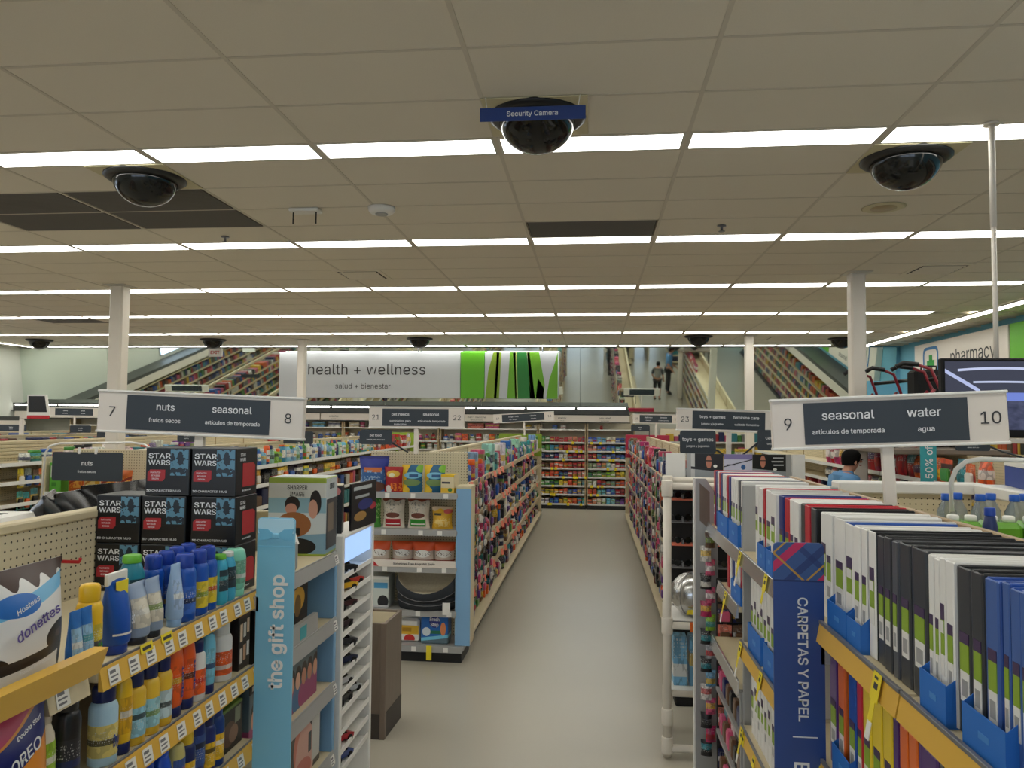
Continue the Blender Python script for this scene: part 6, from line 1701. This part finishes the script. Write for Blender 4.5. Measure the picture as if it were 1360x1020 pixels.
for k, (x, cn) in enumerate(((.55, 'sky blue'), (.65, 'sky blue'), (.76, 'teal'))):
    good('carton', 'rack_carton', (x, 5.05, .408), 0, (.085, .12, .3), PAL[cn], label=f'{("first", "second", "third")[k]} pale blue carton from the post, under the silver ball', group='pale cartons under the silver ball')
# glasses display at the near end of the toy gondola
t = thing('glasses_display', 'reading glasses display with a curved picture header', 'display', (1.0, 5.9, 0))
ob('back_board', MB().cbox(-.44, .44, .0, .03, .5, 1.65, .004).mesh('glasses_back', 'black'), t)
ob('pedestal', MB().cbox(-.40, .40, -.12, .2, 0, .5, .01).mesh('glasses_pedestal', 'matte_black'), t)
R_ = Row('on the rack behind the pipe rack', 'the top', 'glasses on the display rack')
lensm = MB().lathe([(.022, -.002), (.024, 0), (.022, .002)], 14).mesh('glasses_lens', 'dome_glass')
fr_ = MB().tube([(-.012, 0, 0), (0, 0, .006), (.012, 0, 0)], .003, 5).tube([(-.062, 0, .008), (-.066, .1, .008)], .0025, 5).tube([(.062, 0, .008), (.066, .1, .008)], .0025, 5).mesh('glasses_frame', 'black')
for r in range(6):
    rail = ob('rail', MB().cbox(-.42, .42, -.105, 0, -.012, 0, .003).mesh('glasses_rail', 'shelf_lip' if r % 2 else 'tag_salmon'), t, (0, 0, 1.52 - r * .165 - .03))
    for c in range(5):
        g = thing('glasses', '', 'glasses', (.66 + c * .165, 5.8, 1.52 - r * .165), group='glasses on the display rack')
        for sx in (-1, 1):
            ob('lens', lensm, g, (sx * .037, 0, 0), (pi / 2, 0, 0))
        ob('frame', fr_, g)
        g['label'] = f'{ordinal(c)} pair from the main aisle in the {ordinal(r)} row of the glasses rack'
        ob('nose_rest', MB().box(-.006, .006, -.0, .09, -.03, .0).mesh('nose_rest', 'shelf_lip'), g)
# header panels along a shallow arc
R0, cx_, cy_ = 1.15, 1.0, 6.62
def hp(a0, a1, m_, name='header_panel'):
    mb = MB()
    p = [(cx_ + R0 * sin(rad(a0 + (a1 - a0) * k / 4)), cy_ - R0 * cos(rad(a0 + (a1 - a0) * k / 4))) for k in range(5)]
    q = [(cx_ + (R0 - .012) * sin(rad(a0 + (a1 - a0) * k / 4)), cy_ - (R0 - .012) * cos(rad(a0 + (a1 - a0) * k / 4))) for k in range(5)]
    for k in range(4):
        mb.add([(p[k][0] - 1.0, p[k][1] - 5.9, 1.66), (p[k + 1][0] - 1.0, p[k + 1][1] - 5.9, 1.66), (p[k + 1][0] - 1.0, p[k + 1][1] - 5.9, 1.835), (p[k][0] - 1.0, p[k][1] - 5.9, 1.835),
                (q[k][0] - 1.0, q[k][1] - 5.9, 1.66), (q[k + 1][0] - 1.0, q[k + 1][1] - 5.9, 1.66), (q[k + 1][0] - 1.0, q[k + 1][1] - 5.9, 1.835), (q[k][0] - 1.0, q[k][1] - 5.9, 1.835)],
               [(0, 1, 2, 3), (7, 6, 5, 4), (3, 2, 6, 7), (0, 4, 5, 1), (0, 3, 7, 4), (1, 5, 6, 2)])
    ob(name, mb.mesh(name, m_), t)
SK = (186, 120, 96)
art('ad_left', (18, 18, 19), [('under', .42, -.1, (150, 156, 160)), ('rect', 0, .12, 0, 1, (200, 200, 198)), ('ell', .55, .68, .09, .26, SK), ('rect', .46, .64, .70, .75, (30, 20, 20)), ('diag', .44, -.1, .05, (30, 30, 32)), ('ell', .75, .52, .06, .06, W)])
art('ad_middle', (196, 196, 214), [('rect', 0, 1, .80, 1, (130, 120, 170)), ('rect', 0, 1, 0, .22, (60, 160, 200)), ('diag', .5, .3, .02, (40, 40, 50)), ('ell', .68, .5, .08, .1, (40, 90, 150)), ('rect', .1, .4, .56, .60, (60, 60, 80))])
art('ad_right', (18, 18, 19), [('under', .45, -.12, (150, 156, 160)), ('ell', .3, .72, .08, .24, SK), ('rect', .22, .38, .74, .78, (30, 20, 20)), ('rect', .6, .93, .84, .89, (190, 190, 190)), ('rect', .56, .92, .70, .75, (190, 190, 190)), ('rect', .62, .93, .56, .61, (190, 190, 190)), ('ell', .66, .42, .06, .05, W)])
hp(-25, -18, 'white'); hp(-17.6, -16, 'shelf_grey'); hp(-16, -5.2, 'ad_left'); hp(-5, 4.6, 'ad_middle'); hp(4.8, 16.5, 'ad_right'); hp(16.5, 18.5, 'shelf_grey'); hp(19, 24, 'white')
for sx in (-1, 1):
    ob('header_post', MB().box(-.02, .02, -.02, .02, 1.6, 1.7).mesh('header_post', 'shelf_grey'), t, (sx * .3, -.02 - .36 * 0, 0))
ob('header_base', MB().prism([(-.48, 1.64), (.48, 1.64), (.48, 1.662), (-.48, 1.662)], -.44, .03).mesh('header_base', 'black'), t)
for i, (x, c) in enumerate(((1.08, 'yellow'), (1.28, 'yellow'))):
    good('carton', 'yellow_pack', (x, 6.78, 1.75), 0, (.14, .05, .08), PAL[c], label=f'{("longer", "shorter")[i]} yellow pack lying on the toy gondola rail above the glasses header', group='yellow packs on the toy gondola rail')

# ------------------------------------------------------------------ water side of gondola B and the white topped bunker
for z in (1.50, 1.05, .6):
    ob('rear_shelf', MB().cbox(.025, .55, .88, 3.66, z - .03, z, .004).mesh('rear_shelf', 'cream'), gB)
t = thing('display_bunker', 'white topped cream pegboard bunker behind the water bottles', 'counter', (0, 0, 0))
ob('rear_wall', MB().box(1.13, 1.70, 3.70, 3.76, .16, 1.735).mesh('bunker_wall', 'peg_x'), t)
ob('rear_cap', MB().cbox(1.12, 1.76, 3.68, 3.80, 1.735, 1.785, .006).mesh('bunker_cap', 'white'), t)
ob('side_wall', MB().box(1.71, 1.77, 1.2, 3.70, .0, 1.735).mesh('bunker_wall', 'peg_y'), t)
ob('side_cap', MB().cbox(1.70, 2.40, 1.2, 3.679, 1.735, 1.785, .006).mesh('bunker_cap', 'white'), t)
ob('outer_wall', MB().box(2.33, 2.39, 1.2, 3.70, .0, 1.735).mesh('bunker_wall', 'peg_y'), t)
def wbottle(x, y, z, h, label, body=(196, 206, 214), cap=(30, 90, 190), grp=None):
    o = ob('water_bottle', MB().lathe([(.028, 0), (.034, .01), (.034, .5 * h), (.03, .55 * h), (.034, .6 * h), (.034, .72 * h), (.014, .9 * h), (.014, .93 * h)], 14).mesh('water_bottle', 'clear_plastic') if 'water_bottle' not in bpy.data.meshes else bpy.data.meshes['water_bottle'], None, (x, y, z), label=label, category='bottle', group=grp)
    ob('cap', MB().lathe([(.018, .9 * h), (.0185, .91 * h), (.0185, 1.0 * h), (.016, 1.01 * h)], 12).mesh('water_cap', TG), o, color=cap)
    ob('wrap', MB().lathe([(.0347, .28 * h), (.0347, .5 * h)], 14, caps=False).mesh('water_wrap', TG), o, color=(60, 100, 180))
mcp = mat('clear_plastic', (214, 224, 230), .08)
mcp.node_tree.nodes['Principled BSDF'].inputs['Transmission Weight'].default_value = .8
for i in range(6):
    wbottle(1.36 + .062 * i + (.0 if i % 2 else 0.0), 3.16 + .05 * (i % 2), 1.55, .232, f'{ordinal(i)} clear water bottle with blue cap from the white hoop', grp='water bottles with blue caps')
o = thing('bottle_riser', 'cream riser board under the clear water bottles', 'riser', (1.5, 3.2, 1.50))
ob('board', MB().cbox(-.19, .19, -.1, .12, .03, .05, .003).mesh('riser_board', 'cream'), o)
for sx in (-1, 1):
    ob('foot', MB().box(-.01, .01, -.09, .11, 0, .03).mesh('riser_foot', 'cream'), o, (sx * .17, 0, 0))
mat('shrink_green', (96, 156, 40), .25)
for i in range(3):
    x = 1.33 + .13 * i
    t = thing('drink_pack', f'{ordinal(i)} green shrink-wrapped drink pack from the white hoop', 'pack', (x, 2.98, 1.50), group='green drink packs')
    ob('wrap', MB().cbox(-.062, .062, -.06, .06, 0, .205, .02).mesh('shrink_wrap', 'shrink_green'), t)
    for sx in (-1, 1):
        ob('cap', MB().lathe([(.02, .2), (.02, .222), (.016, .225)], 12, c=(sx * .03, -.01)).mesh('drink_cap', 'white'), t)
for i, (x, y, c, b) in enumerate(((1.21, 2.66, (40, 130, 200), (120, 180, 210)), (1.285, 2.64, (40, 130, 200), (120, 180, 210)), (1.36, 2.62, (40, 130, 200), (120, 180, 210)), (1.27, 2.52, (190, 50, 50), (226, 226, 226)), (1.34, 2.5, (190, 50, 50), (226, 220, 226)), (1.40, 2.48, (226, 226, 226), (220, 190, 190)))):
    good('flat bottle', 'drink_bottle', (x, y, 1.50), 0, (.062, .062, .19 - .01 * (i > 2)), b, c, label=('first', 'second', 'third')[i % 3] + (' sky blue capped drink bottle before the green packs' if i < 3 else ' white drink bottle before the blue capped ones'), group='drink bottles before the green packs' if i < 3 else 'white drink bottles')
good('flat bottle', 'tall_drink_bottle', (1.345, 2.80, 1.50), 0, (.05, .05, .27), (34, 50, 100), (30, 70, 170), label='tall dark blue bottle standing before the green packs', parts=False)
o = placed('large_carton', MB().cbox(-.5, .5, -.5, .5, 0, .8, .01).mesh('large_carton', 'royal'), 'large blue carton with a white top on the bunker counter', 'carton', (2.02, 3.40, 1.785), rad(-12), (.5, .4, .11))
ob('white_lid', MB().cbox(-.505, .505, -.505, .505, .8, 1.0, .01).mesh('carton_lid', 'white'), o)
ob('grey_band', MB().box(-.4, -.1, -.503, -.5, .3, .45).mesh('grey_band', 'shelf_grey'), o)
hoop([(1.318, 3.02, 1.73), (1.318, 3.02, 1.84), (1.335, 3.02, 1.885), (1.37, 3.02, 1.915), (1.42, 3.02, 1.925), (1.75, 3.02, 1.92), (2.1, 3.02, 1.92), (2.14, 3.02, 1.90), (2.15, 3.02, 1.86), (2.15, 3.02, 1.785)], 'white tube hoop above the water bottles')

# half price blade and orange goods in the aisle beyond
t = blade('blade_sign', 'narrow teal blade sign offering half price beyond the water aisle', 3.24, 7.9, 1.40, 1.97, .15, 'teal')
text(t, '50% off', .13, (.005, -.0045, 1.70), bold=.01, mtx=UPT)
ob('clip', MB().box(.07, .1, -.003, .003, 1.45, 1.5).mesh('blade_clip', 'shelf_grey'), t)

# walking frames on top of the blue wall shelving
def rollator(x, y, z, rz, label):
    t = thing('rollator', label, 'walker', (x, y, z), rz, 'walking frames over the red pouches')
    t.scale = (1.0, 1.0, 1.0)
    for sx in (-1, 1):
        ob('side_frame', MB().tube([(sx * .25, -.28, .1), (sx * .25, -.12, .62), (sx * .25, -.05, .8), (sx * .25, .1, .86)], .016, 8).tube([(sx * .25, .3, .1), (sx * .25, -.08, .6)], .016, 8).mesh('side_frame', mat('walker_red', (130, 26, 40), .35) if 'walker_red' not in MATS else 'walker_red'), t)
        ob('hand_grip', MB().tube([(sx * .25, .06, .85), (sx * .25, .2, .87), (sx * .25, .27, .83)], .024, 8).mesh('hand_grip', 'black'), t)
        for yy in (-.29, .3):
            ob('wheel', MB().lathe([(.09, -.02), (.1, -.015), (.1, .015), (.09, .02)], 16).mesh('walker_wheel', 'black'), t, (sx * .25, yy, .1), (0, pi / 2, 0))
    ob('seat', MB().cbox(-.23, .23, -.15, .15, .5, .54, .015).mesh('walker_seat', 'black'), t)
    ob('back_strap', MB().tube([(-.25, -.1, .72), (-.12, -.28, .74), (.12, -.28, .74), (.25, -.1, .72)], .02, 8).mesh('back_strap', 'black'), t)
rollator(3.27, 9.3, 1.81, rad(100), 'black and red rollator nearest the cream column')
rollator(3.42, 8.45, 1.81, rad(75), 'black and red rollator beside the black case')
t = thing('wall_ledge', 'grey board over the red pouch gondola carrying rollators and a black case', 'shelf', (0, 0, 0))
ob('board', MB().cbox(2.95, 4.1, 8.1, 9.7, 1.75, 1.81, .01).mesh('ledge_board', 'wood_grey'), t)
ob('support', MB().box(4.0, 4.06, 8.2, 8.26, 0, 1.75).mesh('ledge_support', 'wood_grey'), t)
ob('support', MB().box(4.0, 4.06, 9.5, 9.56, 0, 1.75).mesh('ledge_support', 'wood_grey'), t)
t = thing('black_case', 'large black case standing beside the rollators', 'case', (3.67, 8.9, 1.81))
ob('body', MB().cbox(-.19, .19, -.12, .12, 0, .84, .03).mesh('case_body', 'matte_black'), t)
ob('handle', MB().tube([(-.08, 0, .83), (-.08, 0, .88), (.08, 0, .88), (.08, 0, .83)], .012, 6).mesh('case_handle', 'black'), t)

# further first-row gondolas that only the mirrors show
for x, who in ((-4.6, 'next to the sunscreen gondola'), (3.72, 'next to the water aisle')):
    g, *_ = gondola(f'near cream gondola {who}, seen only in the mirrors', x, 1.2, 4.3, (1, -1), long_shelves=True)
    stock('shelf_stock', f'mixed goods on the near gondola {who}', [(x + sx * .24 - .16, x + sx * .24 + .16, 1.3, 4.2, z, .22, 'y') for sx in (-1, 1) for z in (.14, .42, .72, 1.02, 1.28, 1.5)])
R_ = Row('on the gondola past the water aisle', 'its front', 'pale blue bath boxes')
for i in range(6):
    R_.add(good('carton', 'bath_box', (3.57 + .2 * (i % 2), 2.2 + .4 * (i // 2), 1.76), 0, (.18, .3, .3), PAL['sky blue']), 'pale blue bath box')
R_.done()
# ------------------------------------------------------------------ people
def skin_mesh(name, joints, edges, mats, sub=1, root=0):
    """one continuous surface grown round a jointed skeleton; joints: (x, y, z, rx, ry)"""
    me = bpy.data.meshes.new(name)
    me.from_pydata([j[:3] for j in joints], edges, [])
    o = bpy.data.objects.new(name, me)
    COL.objects.link(o)
    md = o.modifiers.new('skin', 'SKIN')
    md.use_smooth_shade = True
    for i, v in enumerate(me.skin_vertices[0].data):
        j = joints[i]
        v.radius = (j[3], j[4] if len(j) > 4 else j[3])
        v.use_root = i == root
    s = o.modifiers.new('sub', 'SUBSURF')
    s.levels = s.render_levels = sub
    dg = bpy.context.evaluated_depsgraph_get()
    m2 = bpy.data.meshes.new_from_object(o.evaluated_get(dg))
    bpy.data.objects.remove(o)
    m2.materials.clear()
    for m in mats:
        m2.materials.append(M(m))
    return m2
def person(x, y, rz, H, label, shirt, trousers, short=False, bent=0.0, raglan=None, glasses=True):
    """faces -y before turning by rz"""
    t = thing('person', label, 'person', (x, y, 0), rz)
    k = H / 1.75
    f = bent                                   # head drop forward
    J = [(0, 0, .95, .13, .10), (0, -.01, 1.12, .125, .09), (0, -.02, 1.3, .15, .10), (0, -.02, 1.42, .10, .08), (0, -.03 - f * .3, 1.475, .054, .057), (0, -.05 - f, 1.54, .062, .075), (0, -.055 - f * 1.3, 1.612, .076, .094), (0, -.05 - f * 1.4, 1.678, .055, .07),
         (.18, -.01, 1.405, .062), (.24, .02, 1.14, .046), (.235, -.10 - f, .93, .033), (.23, -.14 - f, .86, .036),
         (-.18, -.01, 1.405, .062), (-.24, .02, 1.14, .046), (-.23, -.16 - f, .98, .033), (-.22, -.22 - f, .93, .036),
         (.095, 0, .88, .092), (.10, -.02, .50, .062), (.10, .01, .10, .042), (.10, -.04, .05, .042), (.10, -.15, .035, .036),
         (-.095, 0, .88, .092), (-.10, .02, .50, .062), (-.10, .05, .10, .042), (-.10, 0, .05, .042), (-.10, -.11, .035, .036)]
    E = [(0, 1), (1, 2), (2, 3), (3, 4), (4, 5), (5, 6), (6, 7), (3, 8), (8, 9), (9, 10), (10, 11), (3, 12), (12, 13), (13, 14), (14, 15), (0, 16), (16, 17), (17, 18), (18, 19), (19, 20), (0, 21), (21, 22), (22, 23), (23, 24), (24, 25)]
    Jk = [(a[0] * k, a[1] * k, a[2] * k) + tuple(r * k for r in (a[3], a[4] if len(a) > 4 else a[3])) for a in J]
    hx, hy, hz = 0, (-.055 - f * 1.3) * k, 1.602 * k
    bm = skin_mesh('person_body', Jk, E, ['skin'])
    body = ob('body', bm, t)
    # five fingers and a thumb on each hand
    for side, hand in ((1, J[11]), (-1, J[15])):
        mb = MB()
        for q in range(4):
            ox = (-.026 + .0175 * q)
            ln = (.06, .07, .066, .05)[q]
            px, py, pz = hand[0], hand[1] - .02, hand[2] - .01
            mb.tube([(px + ox, py, pz), (px + ox, py - ln * .5, pz - ln * .45), (px + ox, py - ln * .6, pz - ln)], [.0095, .0085, .007], 6)
        mb.tube([(hand[0] - side * .028, hand[1] - .0, hand[2] + .005), (hand[0] - side * .05, hand[1] - .03, hand[2] - .015), (hand[0] - side * .05, hand[1] - .05, hand[2] - .04)], [.011, .0095, .008], 6)
        o = ob('fingers', mb.mesh('fingers', 'skin'), t, scale=(k, k, k))
    # nose, ears, eyes, mouth
    mb = MB()
    mb.add([(0, hy - .118 * k, hz - .012), (-.016, hy - .085 * k, hz - .02), (.016, hy - .085 * k, hz - .02), (0, hy - .088 * k, hz + .03)], [(0, 1, 2), (0, 3, 1), (0, 2, 3)], 0, False)
    for sx in (-1, 1):
        mb.lathe([(.004, -.03), (.016, -.015), (.017, .012), (.006, .028)], 8, c=(0, 0), sx=.5)
        n_ = len(mb.v)
        for q in range(n_ - 32, n_):
            vx, vy, vz = mb.v[q]
            mb.v[q] = (vx + sx * .079 * k, vy + hy + .005, vz + hz - .01)
    ob('nose_and_ears', mb.mesh('nose_and_ears', 'skin'), body)
    for sx in (-1, 1):
        ob('eye', MB().lathe([(.002, -.006), (.008, -.003), (.008, .003), (.002, .006)], 8).mesh('eye', 'hair'), body, (sx * .03 * k, hy - .087 * k, hz + .015), (pi / 2, 0, 0))
    ob('mouth', MB().cbox(-.02, .02, -.004, .004, -.004, .004, .002).mesh('mouth', 'badge_red'), body, (0, hy - .088 * k, hz - .05))
    # hair cap: a shell over crown and nape
    mb, vs, fs = MB(), [], []
    n = 18
    for r_, (rr, zz) in enumerate(((1.06, -.045), (1.13, .0), (1.14, .04), (1.06, .075), (.78, .105), (.35, .122), (.02, .126))):
        for i in range(n):
            a = 2 * pi * i / n
            fwd = max(0, -sin(a))
            z_ = zz + (.075 * fwd if r_ < 2 else .02 * fwd if r_ == 2 else 0)
            rr_ = rr * (1 - .09 * fwd) if r_ < 4 else rr
            vs.append((.077 * rr * cos(a) * k, hy + (.093 * rr_ * sin(a) + .008) * k, hz + z_ * k))
    for r_ in range(6):
        for i in range(n):
            j = (i + 1) % n
            fs.append((r_ * n + i, r_ * n + j, (r_ + 1) * n + j, (r_ + 1) * n + i))
    ob('hair', mb.add(vs, fs, 0, True).mesh('hair', 'hair'), t)
    # clothes follow the body
    c = .014 * k
    def cloth(name, idx, ed, m_, extra, cut=None):
        m = {q: i for i, q in enumerate(idx)}
        js = []
        for q in idx:
            a = Jk[q]
            if cut and q in cut:
                b_, fr = Jk[cut[q][0]], cut[q][1]
                a = tuple(a[w_] * (1 - fr) + b_[w_] * fr for w_ in range(5))
            js.append(a[:3] + (a[3] + extra, a[4] + extra))
        me = skin_mesh(name, js, [(m[a], m[b]) for a, b in ed], [m_])
        return ob(name, me, t)
    if not raglan:
        cloth('shirt', [2, 1, 0, 3, 8, 9, 12, 13, 4], [(0, 1), (1, 2), (2, 3), (3, 8), (8, 9), (3, 12), (12, 13), (3, 4)], shirt, .03 * k, {4: (3, .3)})
        ob('collar', MB().lathe([(.085 * k, 1.445 * k), (.082 * k, 1.465 * k), (.070 * k, 1.50 * k), (.064 * k, 1.495 * k)], 16, c=(0, -.03 * k), caps=False).mesh('collar', shirt), t)
    else:
        cloth('shirt', [2, 1, 0, 3, 4], [(0, 1), (1, 2), (2, 3), (3, 4)], shirt, .022 * k, {4: (3, .5)})
        for a, b in ((8, 9), (12, 13)):
            cloth('sleeve', [3, a, b], [(3, a), (a, b)], raglan, .017 * k)
    lg = [0, 16, 17, 18, 21, 22, 23]
    if short:
        cloth('shorts', [0, 16, 17, 21, 22], [(0, 16), (16, 17), (0, 21), (21, 22)], trousers, .02 * k)
    else:
        cloth('trousers', lg, [(0, 16), (16, 17), (17, 18), (0, 21), (21, 22), (22, 23)], trousers, .017 * k)
    for idx in ((18, 19, 20), (23, 24, 25)):
        cloth('shoe', list(idx), [(idx[0], idx[1]), (idx[1], idx[2])], 'matte_black', .012 * k)
    if glasses:
        ob('spectacles', MB().tube([(-.076 * k, hy + .0, hz + .02), (-.058 * k, hy - .085 * k, hz + .018), (-.03 * k, hy - .103 * k, hz + .01), (0, hy - .105 * k, hz + .02), (.03 * k, hy - .103 * k, hz + .01), (.058 * k, hy - .085 * k, hz + .018), (.076 * k, hy, hz + .02)], .003, 5).mesh('spectacles', 'black'), body)
    return t
mat('shirt_blue', (92, 142, 190), .8)
mat('trouser_dark', (44, 44, 50), .8)
mat('tee_grey', (150, 150, 148), .85)
mat('sleeve_dark', (64, 66, 70), .85)
person(2.72, 8.8, rad(98), 1.80, 'man in a blue shirt and glasses looking down, behind the binders', 'shirt_blue', 'trouser_dark', bent=.035)
person(2.27, 9.6, rad(20), 1.42, 'boy in grey raglan shirt and black shorts, seen in the mirror', 'tee_grey', 'matte_black', short=True, raglan='sleeve_dark', glasses=False)
